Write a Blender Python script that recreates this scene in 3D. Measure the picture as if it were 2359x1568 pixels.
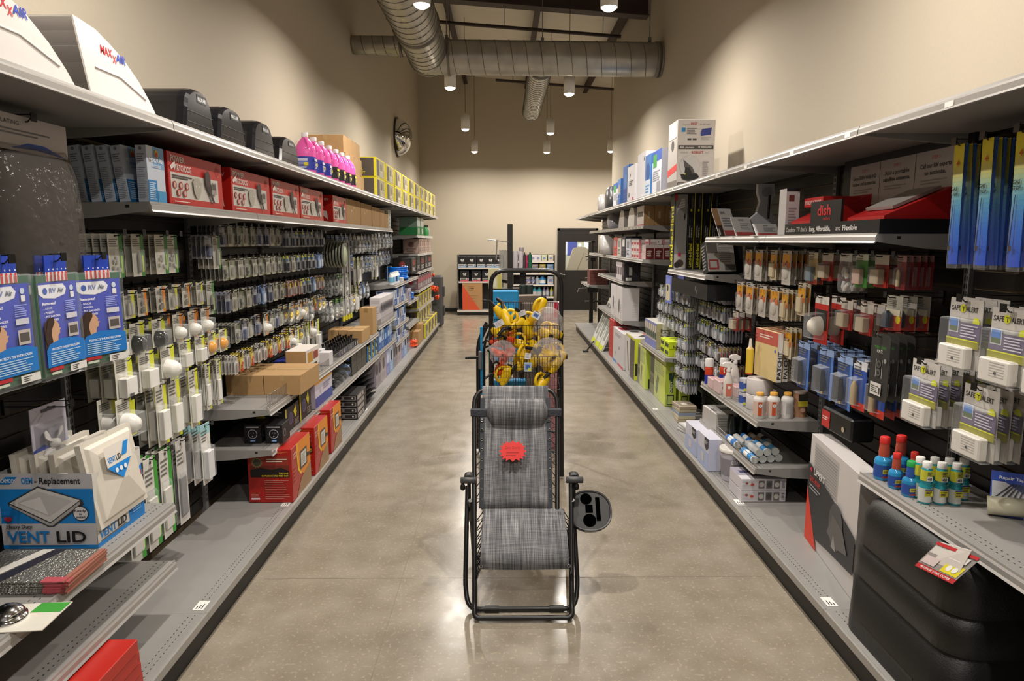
import bpy, math, random
from mathutils import Vector, Matrix
R_ = random.Random(11)
for o in list(bpy.data.objects): bpy.data.objects.remove(o)
SC = bpy.context.scene; COL = SC.collection
PI = math.pi
# ---------------------------------------------------------------- camera
FPX, CXP, CYP, HC = 1560., 1179.5, 784., 1.805
PITCH, YAW = 0.145126, 0.0111
cd = bpy.data.cameras.new('camera'); cam = bpy.data.objects.new('camera', cd); COL.objects.link(cam)
cd.sensor_width = 36; cd.lens = FPX/2359*36; cd.clip_start = .02; cd.clip_end = 100
cam.location = (0, 0, HC); cam.rotation_euler = (PI/2-PITCH, 0, -YAW); SC.camera = cam
# ---------------------------------------------------------------- colour management, world
SC.view_settings.view_transform = 'Standard'; SC.view_settings.look = 'None'
SC.view_settings.gamma = 1; SC.view_settings.use_curve_mapping = False; SC.view_settings.exposure = 0.0
W = bpy.data.worlds.new('world'); SC.world = W; W.use_nodes = True
W.node_tree.nodes['Background'].inputs[0].default_value = (1.0, .93, .85, 1)
W.node_tree.nodes['Background'].inputs[1].default_value = 0.30
LAMP_W = 29.
LAMPS = [(-.72, -.5), (.92, -.3), (-.72, 2.9), (.92, 3.05), (-.72, 6.3), (.93, 6.35), (-.728, 9.54), (.912, 9.9),
         (-.718, 12.94), (.883, 13.38), (-.686, 16.1), (.99, 16.2), (2.445, 16.0), (4.1, 16.1)]  # last lamp is out of view, added to brighten the back wall
LAMP_Z = 3.85
def lamp_light(x, y):
    l = bpy.data.lights.new('downlight', 'AREA'); l.shape = 'DISK'; l.size = .12; l.energy = LAMP_W
    l.color = (1.0, .925, .84); l.spread = PI*.93
    o = bpy.data.objects.new('downlight_beam', l); COL.objects.link(o); return o
# ---------------------------------------------------------------- survey helpers: a sight line of the photo met with a real plane
def _basis():
    f = Vector((math.sin(YAW)*math.cos(PITCH), math.cos(YAW)*math.cos(PITCH), -math.sin(PITCH)))
    r = Vector((math.cos(YAW), -math.sin(YAW), 0)); return f, r, r.cross(f)
_F, _R, _U = _basis()
def _ray(px, py): return _F+_R*((px-CXP)/FPX)-_U*((py-CYP)/FPX)
def PX(px, py, x): d = _ray(px, py); t = x/d[0]; return Vector((x, d[1]*t, HC+d[2]*t))
def PY(px, py, y): d = _ray(px, py); t = y/d[1]; return Vector((d[0]*t, y, HC+d[2]*t))
def PZ(px, py, z): d = _ray(px, py); t = (z-HC)/d[2]; return Vector((d[0]*t, d[1]*t, z))
# ---------------------------------------------------------------- materials
def lin(c):
    if isinstance(c, str):
        c = c.lstrip('#'); c = c if len(c) == 6 else ''.join(k*2 for k in c); c = [int(c[i:i+2], 16)/255 for i in (0, 2, 4)]
        return tuple(x/12.92 if x <= .04045 else ((x+.055)/1.055)**2.4 for x in c)
    return c
_M = {}
def M(col, rough=.55, metal=0., emit=0., alpha=None, bump=0., nz=.06, scale=30., spec=.5):
    k = (col, rough, metal, emit, alpha, bump, nz, scale, spec)
    if k in _M: return _M[k]
    m = bpy.data.materials.new('mat'); m.use_nodes = True; nt = m.node_tree; b = nt.nodes['Principled BSDF']
    c = lin(col); b.inputs['Base Color'].default_value = (*c, 1)
    b.inputs['Roughness'].default_value = rough; b.inputs['Metallic'].default_value = metal
    b.inputs['Specular IOR Level'].default_value = spec
    if nz:
        tc = nt.nodes.new('ShaderNodeTexCoord'); n = nt.nodes.new('ShaderNodeTexNoise'); n.inputs['Scale'].default_value = scale
        nt.links.new(tc.outputs['Object'], n.inputs['Vector']); r = nt.nodes.new('ShaderNodeMapRange')
        r.inputs['To Min'].default_value = 1-nz; r.inputs['To Max'].default_value = 1+nz
        nt.links.new(n.outputs['Fac'], r.inputs['Value']); mx = nt.nodes.new('ShaderNodeMix'); mx.data_type = 'RGBA'; mx.blend_type = 'MULTIPLY'
        mx.inputs['Factor'].default_value = 1; mx.inputs[6].default_value = (*c, 1); nt.links.new(r.outputs[0], mx.inputs[7])
        nt.links.new(mx.outputs[2], b.inputs['Base Color'])
        if bump:
            bp = nt.nodes.new('ShaderNodeBump'); bp.inputs['Strength'].default_value = bump; bp.inputs['Distance'].default_value = .01
            nt.links.new(n.outputs['Fac'], bp.inputs['Height']); nt.links.new(bp.outputs[0], b.inputs['Normal'])
    if emit:
        b.inputs['Emission Color'].default_value = (*c, 1); b.inputs['Emission Strength'].default_value = emit
    if alpha is not None: b.inputs['Alpha'].default_value = alpha
    _M[k] = m; return m
def P(c): return M(c, .5, nz=.03)          # printed card
def clear(a=.2, tint='#e8ecef', rough=.12, bump=0., bs=25.):
    k = ('clear', a, tint, rough, bump, bs)
    if k in _M: return _M[k]
    m = bpy.data.materials.new('clear_plastic'); m.use_nodes = True; nt = m.node_tree; b = nt.nodes['Principled BSDF']
    b.inputs['Base Color'].default_value = (*lin(tint), 1); b.inputs['Roughness'].default_value = rough
    out = nt.nodes['Material Output']; t = nt.nodes.new('ShaderNodeBsdfTransparent'); mx = nt.nodes.new('ShaderNodeMixShader')
    fr = nt.nodes.new('ShaderNodeLayerWeight'); fr.inputs[0].default_value = .5; pw = nt.nodes.new('ShaderNodeMath'); pw.operation = 'POWER'; pw.inputs[1].default_value = 4.
    nt.links.new(fr.outputs['Facing'], pw.inputs[0]); ad = nt.nodes.new('ShaderNodeMath'); ad.operation = 'MULTIPLY_ADD'; ad.inputs[1].default_value = .5; ad.inputs[2].default_value = .03+a*.3; ad.use_clamp = True
    nt.links.new(pw.outputs[0], ad.inputs[0])
    if bump:
        n = noise(nt, bs, 3); bp = nt.nodes.new('ShaderNodeBump'); bp.inputs['Strength'].default_value = bump; bp.inputs['Distance'].default_value = .02
        nt.links.new(n.outputs['Fac'], bp.inputs['Height']); nt.links.new(bp.outputs[0], b.inputs['Normal'])
    nt.links.new(ad.outputs[0], mx.inputs[0]); nt.links.new(t.outputs[0], mx.inputs[1])
    nt.links.new(b.outputs[0], mx.inputs[2]); nt.links.new(mx.outputs[0], out.inputs[0]); _M[k] = m; return m
def nodes_mat(name, build):
    m = bpy.data.materials.new(name); m.use_nodes = True; build(m.node_tree, m.node_tree.nodes['Principled BSDF']); return m
def ramp(nt, stops):
    r = nt.nodes.new('ShaderNodeValToRGB'); e = r.color_ramp.elements
    while len(e) < len(stops): e.new(.5)
    for i, (p, c) in enumerate(stops): e[i].position = p; e[i].color = (*lin(c), 1)
    return r
def noise(nt, scale, detail=2, co=None, sc=None):
    n = nt.nodes.new('ShaderNodeTexNoise'); n.inputs['Scale'].default_value = scale; n.inputs['Detail'].default_value = detail
    tc = nt.nodes.new('ShaderNodeTexCoord'); mp = nt.nodes.new('ShaderNodeMapping')
    if sc: mp.inputs['Scale'].default_value = sc
    nt.links.new(tc.outputs['Object'], mp.inputs[0]); nt.links.new(mp.outputs[0], n.inputs['Vector']); return n
def mixc(nt, f, a, b, mode='MIX'):
    mx = nt.nodes.new('ShaderNodeMix'); mx.data_type = 'RGBA'; mx.blend_type = mode
    for s, v in ((0, f), (6, a), (7, b)):
        if hasattr(v, 'outputs') or hasattr(v, 'is_linked'):
            nt.links.new(v if hasattr(v, 'is_linked') else v.outputs[0], mx.inputs[s])
        else: mx.inputs[s].default_value = v if s == 0 else (*lin(v), 1)
    return mx.outputs[2]
def _floor(nt, b):
    n1 = noise(nt, .8, 5); n2 = noise(nt, 5, 4); n3 = noise(nt, 160, 2); n4 = noise(nt, 55, 2)
    r1 = ramp(nt, [(.3, '#8a8274'), (.7, '#9c9384')]); nt.links.new(n1.outputs['Fac'], r1.inputs[0])
    r2 = ramp(nt, [(.3, '#dedbd6'), (.7, '#ffffff')]); nt.links.new(n2.outputs['Fac'], r2.inputs[0])
    c = mixc(nt, .8, r1.outputs[0], r2.outputs[0], 'MULTIPLY')
    r3 = ramp(nt, [(.58, '#000000'), (.68, '#ffffff')]); nt.links.new(n4.outputs['Fac'], r3.inputs[0])
    ms = nt.nodes.new('ShaderNodeMath'); ms.operation = 'MULTIPLY'; ms.inputs[1].default_value = .3; nt.links.new(r3.outputs[0], ms.inputs[0])
    c = mixc(nt, ms.outputs[0], c, '#c2b49a')
    r5 = ramp(nt, [(.28, '#ffffff'), (.40, '#000000')]); nt.links.new(n3.outputs['Fac'], r5.inputs[0])
    m5 = nt.nodes.new('ShaderNodeMath'); m5.operation = 'MULTIPLY'; m5.inputs[1].default_value = .5; nt.links.new(r5.outputs[0], m5.inputs[0])
    c = mixc(nt, m5.outputs[0], c, '#6d6252')
    nt.links.new(c, b.inputs['Base Color'])
    rr = nt.nodes.new('ShaderNodeMapRange'); rr.inputs['To Min'].default_value = .10; rr.inputs['To Max'].default_value = .34
    nt.links.new(n2.outputs['Fac'], rr.inputs['Value']); nt.links.new(rr.outputs[0], b.inputs['Roughness'])
    b.inputs['Specular IOR Level'].default_value = .3
MFLOOR = nodes_mat('polished_concrete', _floor)
def _wall(nt, b):
    n1 = noise(nt, 900, 2, sc=(1, 1, .05)); n2 = noise(nt, .5, 2)
    r = ramp(nt, [(.3, '#b0a694'), (.7, '#b8ae9c')]); nt.links.new(n1.outputs['Fac'], r.inputs[0])
    nt.links.new(r.outputs[0], b.inputs['Base Color']); b.inputs['Roughness'].default_value = .75
    bp = nt.nodes.new('ShaderNodeBump'); bp.inputs['Strength'].default_value = .08; bp.inputs['Distance'].default_value = .004
    nt.links.new(noise(nt, 220, 2).outputs['Fac'], bp.inputs['Height']); nt.links.new(bp.outputs[0], b.inputs['Normal'])
MWALL = nodes_mat('beige_wall_paint', _wall)
def _fabric(nt, b):
    n1 = noise(nt, 1, 3, sc=(420, 6, 6)); n2 = noise(nt, 1, 2, sc=(8, 200, 200)); n3 = noise(nt, 1, 2, sc=(30, 4, 3))
    r1 = ramp(nt, [(.34, '#30323a'), (.5, '#75767c'), (.66, '#bdbcbb')]); nt.links.new(n1.outputs['Fac'], r1.inputs[0])
    r2 = ramp(nt, [(.35, '#55565c'), (.65, '#a8a7a6')]); nt.links.new(n2.outputs['Fac'], r2.inputs[0])
    r3 = ramp(nt, [(.35, '#77777d'), (.65, '#ffffff')]); nt.links.new(n3.outputs['Fac'], r3.inputs[0])
    c = mixc(nt, .38, r1.outputs[0], r2.outputs[0]); c = mixc(nt, .6, c, r3.outputs[0], 'MULTIPLY')
    nt.links.new(c, b.inputs['Base Color']); b.inputs['Roughness'].default_value = .8
MFAB = nodes_mat('woven_sling_fabric', _fabric)
import copy as _cp
MFAB2 = nodes_mat('see_through_sling', lambda nt, b: (_fabric(nt, b), setattr(b.inputs['Alpha'], 'default_value', .86)))
def _duct(nt, b):
    n1 = noise(nt, 5, 2); r = ramp(nt, [(.3, '#9a978f'), (.7, '#aeaba2')]); nt.links.new(n1.outputs['Fac'], r.inputs[0])
    nt.links.new(r.outputs[0], b.inputs['Base Color']); b.inputs['Metallic'].default_value = .8; b.inputs['Roughness'].default_value = .34
MDUCT = nodes_mat('galvanised_duct', _duct)
def _shelf(nt, b):
    n1 = noise(nt, 3, 4); r = ramp(nt, [(.3, '#8a8885'), (.7, '#93918e')]); nt.links.new(n1.outputs['Fac'], r.inputs[0])
    nt.links.new(r.outputs[0], b.inputs['Base Color']); b.inputs['Roughness'].default_value = .42
MSHELF = nodes_mat('grey_powder_coat', _shelf)
MPOST = M('#6e6e6e', .45); MRAIL = M('#a29f9b', .35, .2); MBLK = M('#0d0d0d', .5); MTUBE = M('#141414', .33)
MSLAT = M('#141312', .42, spec=.4); MGRV = M('#5e5240', .6); MHOOK = M('#0b0b0b', .3); MBEAM = M('#33211d', .6)
MCARD = M('#ad8a5c', .75, bump=.1); MCHROME = M('#d8d8d8', .12, 1.); MHOLE = M('#1b1b1b', .8)
# ---------------------------------------------------------------- mesh builder
ORG = {}
class MB:
    def __init__(s): s.v = []; s.f = []; s.m = []; s.mats = []; s.sm = []
    def mi(s, m):
        if isinstance(m, str): m = P(m)
        if m not in s.mats: s.mats.append(m)
        return s.mats.index(m)
    def add(s, vs, fs, m, sm=False):
        b = len(s.v); s.v += [tuple(v) for v in vs]; i = s.mi(m)
        for f in fs: s.f.append([b+k for k in f]); s.m.append(i); s.sm.append(sm)
        return s
    def box(s, x0, x1, y0, y1, z0, z1, m):
        v = [(x, y, z) for x in (x0, x1) for y in (y0, y1) for z in (z0, z1)]
        return s.add(v, [(0, 1, 3, 2), (4, 6, 7, 5), (0, 4, 5, 1), (2, 3, 7, 6), (0, 2, 6, 4), (1, 5, 7, 3)], m)
    def cbox(s, x0, x1, y0, y1, z0, z1, m, c=.003):
        # box with chamfered edges
        pts = []; X = (x0, x1); Y = (y0, y1); Z = (z0, z1); sg = (1, -1); ids = {}
        for a in (0, 1):
            for b in (0, 1):
                for d in (0, 1):
                    for k in range(3):
                        p = [X[a]+sg[a]*c, Y[b]+sg[b]*c, Z[d]+sg[d]*c]; p[k] = (X[a], Y[b], Z[d])[k]
                        ids[(a, b, d, k)] = len(pts); pts.append(p)
        F = []
        for k in range(3):
            o = [i for i in range(3) if i != k]
            for e in (0, 1):
                q = []
                for t in ((0, 0), (1, 0), (1, 1), (0, 1)):
                    i = [0, 0, 0]; i[k] = e; i[o[0]] = t[0]; i[o[1]] = t[1]; q.append(ids[(*i, k)])
                F.append(q if (e == 1) ^ (k == 1) else q[::-1])
        for k in range(3):  # edges along axis k
            o = [i for i in range(3) if i != k]
            for t in ((0, 0), (0, 1), (1, 0), (1, 1)):
                i0 = [0]*3; i1 = [0]*3; i0[k] = 0; i1[k] = 1
                for q, w in zip(o, t): i0[q] = i1[q] = w
                a = [ids[(*i0, o[0])], ids[(*i1, o[0])], ids[(*i1, o[1])], ids[(*i0, o[1])]]
                F.append(a)
        for a in (0, 1):
            for b in (0, 1):
                for d in (0, 1): F.append([ids[(a, b, d, 0)], ids[(a, b, d, 1)], ids[(a, b, d, 2)]])
        return s.add(pts, F, m)
    def poly(s, pts, m): return s.add(pts, [list(range(len(pts)))], m)
    def prism(s, pts, vec, m, sm=False):
        n = len(pts); vec = Vector(vec); v = [Vector(p) for p in pts]+[Vector(p)+vec for p in pts]
        s.add(v, [list(range(n))[::-1], list(range(n, 2*n))], m)
        return s.add(v, [(i, (i+1) % n, n+(i+1) % n, n+i) for i in range(n)], m, sm)
    def loft(s, rings, m, sm=True, cap=True, closed=True):
        n = len(rings[0]); v = [p for r in rings for p in r]; f = []
        for k in range(len(rings)-1):
            for i in range(n if closed else n-1):
                j = (i+1) % n; f.append((k*n+i, k*n+j, (k+1)*n+j, (k+1)*n+i))
        s.add(v, f, m, sm)
        if cap: s.add(rings[0], [list(range(n))[::-1]], m); s.add(rings[-1], [list(range(n))], m)
        return s
    def tube(s, path, r, m, n=8, closed=False, cap=True):
        P_ = [Vector(p) for p in path]; rings = []; N = len(P_); prev = None
        rr = r if isinstance(r, (list, tuple)) else [r]*N
        for i in range(N):
            a = P_[(i-1) % N] if (closed or i > 0) else P_[i]; b = P_[(i+1) % N] if (closed or i < N-1) else P_[i]
            t = (b-a).normalized()
            if prev is None:
                up = Vector((0, 0, 1)) if abs(t.z) < .9 else Vector((1, 0, 0)); x = t.cross(up).normalized()
            else: x = (prev-t*prev.dot(t)).normalized()
            prev = x; y = t.cross(x)
            rings.append([P_[i]+(x*math.cos(2*PI*k/n)+y*math.sin(2*PI*k/n))*rr[i] for k in range(n)])
        if closed: rings.append(rings[0]); return s.loft(rings, m, cap=False)
        return s.loft(rings, m, cap=cap)
    def lathe(s, c, prof, m, n=16, axis='z', cap=True, d=None):
        c = Vector(c); A = {'x': (Vector((0, 1, 0)), Vector((0, 0, 1)), Vector((1, 0, 0))), 'y': (Vector((0, 0, 1)), Vector((1, 0, 0)), Vector((0, 1, 0))),
             'z': (Vector((1, 0, 0)), Vector((0, 1, 0)), Vector((0, 0, 1)))}[axis if not d else 'z']
        if d is not None:
            w = Vector(d).normalized(); u = w.orthogonal().normalized(); A = (u, w.cross(u), w)
        R = [[c+(A[0]*math.cos(2*PI*k/n)+A[1]*math.sin(2*PI*k/n))*r+A[2]*z for k in range(n)] for r, z in prof]
        ms = m if isinstance(m, list) else None
        if ms:
            for i in range(len(R)-1): s.loft(R[i:i+2], ms[i], cap=False)
            if cap: s.add(R[0], [list(range(n))[::-1]], ms[0]); s.add(R[-1], [list(range(n))], ms[-1])
            return s
        return s.loft(R, m, cap=cap)
    def build(s, name, parent=None, org=None, loc=None, rot=None, bev=0, sub=0):
        if not s.v: return None
        if parent is not None: o0 = ORG.get(parent.name, Vector((0, 0, 0)))
        else: o0 = Vector(org) if org is not None else Vector((0, 0, 0))
        me = bpy.data.meshes.new(name); me.from_pydata([tuple(Vector(v)-o0) for v in s.v], [], s.f)
        for m in s.mats: me.materials.append(m)
        me.polygons.foreach_set('material_index', s.m); me.polygons.foreach_set('use_smooth', s.sm); me.update()
        o = bpy.data.objects.new(name, me); COL.objects.link(o)
        if parent is not None: o.parent = parent
        else:
            ORG[o.name] = o0; o.location = loc if loc is not None else o0
            if loc is not None and org is None: ORG[o.name] = Vector((0, 0, 0))
            if rot is not None: o.rotation_euler = rot
        ORG[o.name] = o0
        if bev:
            b = o.modifiers.new('b', 'BEVEL'); b.width = bev; b.segments = 2; b.limit_method = 'ANGLE'
        if sub:
            b = o.modifiers.new('s', 'SUBSURF'); b.levels = sub; b.render_levels = sub
        return o
def tag(o, label, cat, group=None, kind=None):
    o['label'] = label; o['category'] = cat
    if group: o['group'] = group
    if kind: o['kind'] = kind
    return o
def struct(o): o['kind'] = 'structure'; return o
def empty(name, loc=(0, 0, 0), rot=None):
    o = bpy.data.objects.new(name, None); COL.objects.link(o); o.location = loc; ORG[o.name] = Vector(loc)
    o.empty_display_size = .05
    if rot is not None: o.rotation_euler = rot; ORG[o.name] = Vector((0, 0, 0))
    return o
def local(o): ORG[o.name] = Vector((0, 0, 0)); return o
def dup(o, loc=None, rot=None, label=None, group=None, parent=None):
    c = o.copy(); COL.objects.link(c); ORG[c.name] = Vector((0, 0, 0))
    if parent is not None: c.parent = parent
    if loc is not None: c.location = loc
    if rot is not None: c.rotation_euler = rot
    if label: c['label'] = label
    if group: c['group'] = group
    for ch in list(o.children): dup(ch, parent=c)
    return c
def arc(c, r, a0, a1, n, ax='xz'):
    out = []
    for i in range(n+1):
        a = a0+(a1-a0)*i/n; p = [c[0], c[1], c[2]]; k = {'x': 0, 'y': 1, 'z': 2}
        p[k[ax[0]]] += r*math.cos(a); p[k[ax[1]]] += r*math.sin(a); out.append(tuple(p))
    return out
# ---------------------------------------------------------------- lettering and printed artwork
_T = {}
def glyphs(s, bold):
    k = (s, bold)
    if k not in _T:
        c = bpy.data.curves.new('t', 'FONT'); c.body = s; c.size = 1; c.resolution_u = 2
        if bold: c.offset = .022
        o = bpy.data.objects.new('t', c)
        me = bpy.data.meshes.new_from_object(o)
        v = [(p.co.x, p.co.y) for p in me.vertices]; f = [list(p.vertices) for p in me.polygons]
        bpy.data.objects.remove(o); bpy.data.meshes.remove(me)
        x0 = min([p[0] for p in v] or [0]); x1 = max([p[0] for p in v] or [1])
        _T[k] = ([(a-x0, b) for a, b in v], f, x1-x0)
    return _T[k]
class Art(MB):
    def face(s, o, u, v, w, h):
        s.o = Vector(o); s.u = Vector(u).normalized(); s.vv = Vector(v).normalized(); s.w = w; s.h = h; s.n = s.u.cross(s.vv).normalized(); s.k = 1; return s
    def pt(s, a, b): return s.o+s.u*(a*s.w)+s.vv*(b*s.h)+s.n*(.0005*s.k)
    def rect(s, a, b, c, d, col): s.poly([s.pt(a, b), s.pt(c, b), s.pt(c, d), s.pt(a, d)], col); s.k += 1; return s
    def pg(s, pts, col): s.poly([s.pt(a, b) for a, b in pts], col); s.k += 1; return s
    def disc(s, a, b, r, col, ry=None, n=18):
        ry = ry or r*1.; p = [s.pt(a, b)+s.u*(r*s.h*math.cos(2*PI*i/n))+s.vv*(ry*s.h*math.sin(2*PI*i/n)) for i in range(n)]
        s.poly(p, col); s.k += 1; return s
    def text(s, t, a, b, h, col, al='L', bold=True, fit=None, rot=0):
        v, f, w = glyphs(t, bold); sc = h*s.h/.73; sx = sc
        if rot: sc = h*s.w/.73; sx = sc
        L = s.w if not rot else s.h
        if fit and w*sx > fit*L: sx = fit*L/w
        elif fit and w*sx < fit*L*.8: sx = min(fit*L/w, sx*1.25)
        off = {'L': 0, 'C': -w*sx/2, 'R': -w*sx}[al]; base = s.pt(a, b); U_, V_ = s.u, s.vv
        if rot == 1: U_, V_ = s.vv, -s.u
        if rot == -1: U_, V_ = -s.vv, s.u
        s.add([base+U_*(off+x*sx)+V_*(y*sc) for x, y in v], f, col); s.k += 1; return s
    def lines(s, a, b, c, d, n, col, fill=.45, seed=1):
        r = random.Random(seed); st = (d-b)/n
        for i in range(n):
            y = d-st*(i+.5); e = c-(c-a)*r.random()*.3
            s.poly([s.pt(a, y-st*fill/2), s.pt(e, y-st*fill/2), s.pt(e, y+st*fill/2), s.pt(a, y+st*fill/2)], col)
        s.k += 1; return s
    def star(s, a, b, r, col, n=14, q=.8):
        p = [s.pt(a, b)+s.u*(rr*s.h*math.cos(PI*i/n))+s.vv*(rr*s.h*math.sin(PI*i/n)) for i in range(2*n) for rr in [r if i % 2 else r*q]]
        s.poly(p, col); s.k += 1; return s
def carton(name, label, cat, x0, x1, y0, y1, z0, z1, col, art=None, group=None, rz=0, flap=None, tape=None, rx=0, ry=0, side=None):
    """box standing on z0; art(A, face) draws on the faces 'n' (towards camera), 'a' (aisle side), 't' (top)"""
    cx, cy = (x0+x1)/2, (y0+y1)/2; w, d, h = x1-x0, y1-y0, z1-z0
    b = MB(); mt = col if not isinstance(col, str) else P(col)
    b.cbox(-w/2, w/2, -d/2, d/2, 0, h, mt, min(.0025, w/8, d/8, h/8))
    root = b.build(name, loc=(cx, cy, z0+.0005), rot=(rx, ry, rz)); local(root); tag(root, label, cat, group)
    A = Art(); sd = side if side is not None else (1 if cx < 0 else -1)
    def face(k):
        if k == 'n': return A.face((-w/2, -d/2, 0), (1, 0, 0), (0, 0, 1), w, h)
        if k == 'a' and sd > 0: return A.face((w/2, -d/2, 0), (0, 1, 0), (0, 0, 1), d, h)
        if k == 'a': return A.face((-w/2, d/2, 0), (0, -1, 0), (0, 0, 1), d, h)
        if k == 't': return A.face((-w/2, -d/2, h), (1, 0, 0), (0, 1, 0), w, d)
    if art: art(A, face)
    if flap:
        q = face('t'); q.rect(.0, .494, 1, .506, '#4a3a26')
        q.rect(0, .44, 1, .56, M('#b39468', .35)); q = face('n'); q.rect(.44, .72, .56, 1, M('#b39468', .35)); face('a').rect(.0, .9, .02, 1, '#8c6c42')
    if A.v: A.build('printed_artwork', parent=root)
    return root
ORD = ['first', 'second', 'third', 'fourth', 'fifth', 'sixth', 'seventh', 'eighth', 'ninth', 'tenth', 'eleventh', 'twelfth', 'thirteenth', 'fourteenth', 'fifteenth', 'sixteenth', 'seventeenth', 'eighteenth', 'nineteenth', 'twentieth', 'twenty-first', 'twenty-second', 'twenty-third', 'twenty-fourth']
def stripe_tag(o): return o
# ================================================================ the room
def wallbox(name, x0, x1, y0, y1, z0, z1, m=MWALL): return struct(MB().box(x0, x1, y0, y1, z0, z1, m).build(name))
fl = MB(); fl.box(-2.6, 5.2, -5, 17.7, -.1, 0, MFLOOR); struct(fl.build('floor'))
for yy in (-.8, 3.62, 8.05, 12.5): 
    pass
jt = MB()
for xx in (.04,): jt.box(xx-.60, xx-.598, -5, 17.5, 0, .0006, M('#6c6355', .5))
for yy in (3.45, 8.0, 12.6): jt.box(-1.3, 1.4, yy, yy+.002, 0, .0006, M('#6c6355', .5))
struct(jt.build('trim_1'))
wallbox('wall_left', -2.2, -1.98, -5, 12.25, 0, 6.1)
wallbox('wall_left_far', -2.4, -2.14, 12.25, 17.6, 0, 6.1)
wallbox('wall_right', 2.06, 2.26, -5, 13.25, 0, 6.1)
wallbox('wall_right_far', 5.0, 5.2, 13.0, 17.6, 0, 6.1)
wallbox('wall_right_return', 2.26, 5.0, 13.05, 13.25, 0, 6.1)
wallbox('wall_back', -2.4, 5.2, 17.55, 17.75, 0, 6.2)
MINS = M('#cfc8ba', .6, bump=.3, scale=4)
def cz(x): return 5.79-.073*x
ce = MB(); ce.add([(-2.4, -5, cz(-2.4)), (5.2, -5, cz(5.2)), (5.2, 17.7, cz(5.2)), (-2.4, 17.7, cz(-2.4)), (-2.4, -5, cz(-2.4)+.1), (5.2, -5, cz(5.2)+.1), (5.2, 17.7, cz(5.2)+.1), (-2.4, 17.7, cz(-2.4)+.1)],
   [(0, 1, 2, 3), (7, 6, 5, 4), (0, 4, 5, 1), (1, 5, 6, 2), (2, 6, 7, 3), (3, 7, 4, 0)], MINS)
struct(ce.build('ceiling'))
for i, x in enumerate((-.95, .55, 2.0)):
    b = MB(); z = cz(x); b.box(x-.05, x+.05, 10.4, 17.5, z-.2, z-.18, MBEAM); b.box(x-.015, x+.015, 10.4, 17.5, z-.18, z-.005, MBEAM)
    o = b.build('purlin', org=(x, 13, z)); o['kind'] = 'structure'
b = MB()
for (z0, z1, y0, y1) in ((-.0, .02, 10.1, 10.3), (.02, .66, 10.19, 10.21), (.66, .68, 10.1, 10.3)):
    f = lambda x, q: 5.11-.073*x+q
    b.add([(-1.97, y0, f(-1.97, z0)), (2.05, y0, f(2.05, z0)), (2.05, y1, f(2.05, z0)), (-1.97, y1, f(-1.97, z0)), (-1.97, y0, f(-1.97, z1)), (2.05, y0, f(2.05, z1)), (2.05, y1, f(2.05, z1)), (-1.97, y1, f(-1.97, z1))],
      [(0, 3, 2, 1), (4, 5, 6, 7), (0, 1, 5, 4), (1, 2, 6, 5), (2, 3, 7, 6), (3, 0, 4, 7)], MBEAM)
struct(b.build('roof_beam'))
for nm, y, dz, xa, xb in (('sprinkler_pipe', 11.9, -.46, -1.95, 1.95), ('sprinkler_pipe', 16.4, -.3, -.2, 3.0)):
    b = MB(); b.tube([(xa, y, cz(xa)+dz), (xb, y, cz(xb)+dz)], .03, M('#2c1d19', .5))
    for xx in (xa+.4, xb-.3, (xa+xb)/2): b.tube([(xx, y, cz(xx)+dz), (xx, y, cz(xx)-.002)], .006, MPOST)
    o = b.build(nm, org=((xa+xb)/2, y, cz(0)+dz))
    tag(o, 'dark sprinkler pipe crossing under the roof '+('just behind the big duct' if y < 13 else 'close to the back wall'), 'pipe', 'roof pipes')
for side, x, y1 in (('left', -1.98, 12.25), ('right', 2.06, 13.25)): pass
bb = MB(); bb.box(-2.14, 1.33, 17.53, 17.55, 0, .1, '#15130f'); bb.box(2.43, 5, 17.53, 17.55, 0, .1, '#15130f'); struct(bb.build('baseboard_back'))
bb = MB(); bb.box(-2.14, -2.125, 13.9, 17.53, 0, .1, '#15130f'); struct(bb.build('baseboard_left'))
# spiral ducts
def duct(name, path, r, label, seams=.19, parts=(), n=28, cap=True):
    e = empty(name, path[0]); b = MB(); P_ = [Vector(p) for p in path]
    # spiral lock seam ridges: rings swept along the path
    pts = []; L = 0
    for i in range(len(P_)-1):
        d = (P_[i+1]-P_[i]).length; k = max(1, int(d/.04))
        for j in range(k): pts.append(P_[i].lerp(P_[i+1], j/k))
    pts.append(P_[-1])
    b.tube(pts, r, MDUCT, n=n, cap=cap); b.build('duct_shell', parent=e)
    # helical seam
    hb = MB(); hel = []; acc = 0.; prev = None
    for i in range(len(pts)-1):
        t = (pts[i+1]-pts[i]); ln = t.length; t.normalize()
        x = t.cross(Vector((0, 0, 1))).normalized() if abs(t.z) < .95 else Vector((1, 0, 0)); y = t.cross(x)
        for q in range(6):
            a = 2*PI*(acc+ln*q/6)/seams; hel.append(pts[i]+t*(ln*q/6)+(x*math.cos(a)+y*math.sin(a))*(r+.001))
        acc += ln
    hb.tube(hel, .0045, M('#6d6a64', .4, .7), n=4); hb.build('spiral_seam', parent=e)
    for nm, p, d, rr, w in parts:
        k = MB(); k.lathe(p, [(r-.01, -w/2), (rr, -w/2), (rr, w/2), (r-.01, w/2)], M('#77736b', .45, .7), n=n, d=d, cap=False); k.build(nm, parent=e)
    return tag(e, label, 'duct', 'spiral ducts')
y0 = 9.3
duct('spiral_duct', [(-1.04, y0, 4.19), (2.055, y0, 4.16)], .215, 'thick grey spiral air duct spanning the aisle from elbow to right wall',
     parts=[('band', (-.72, y0, 4.186), (1, 0, 0), .235, .03), ('end_collar', (2.0, y0, 4.16), (1, 0, 0), .225, .06)])
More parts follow.
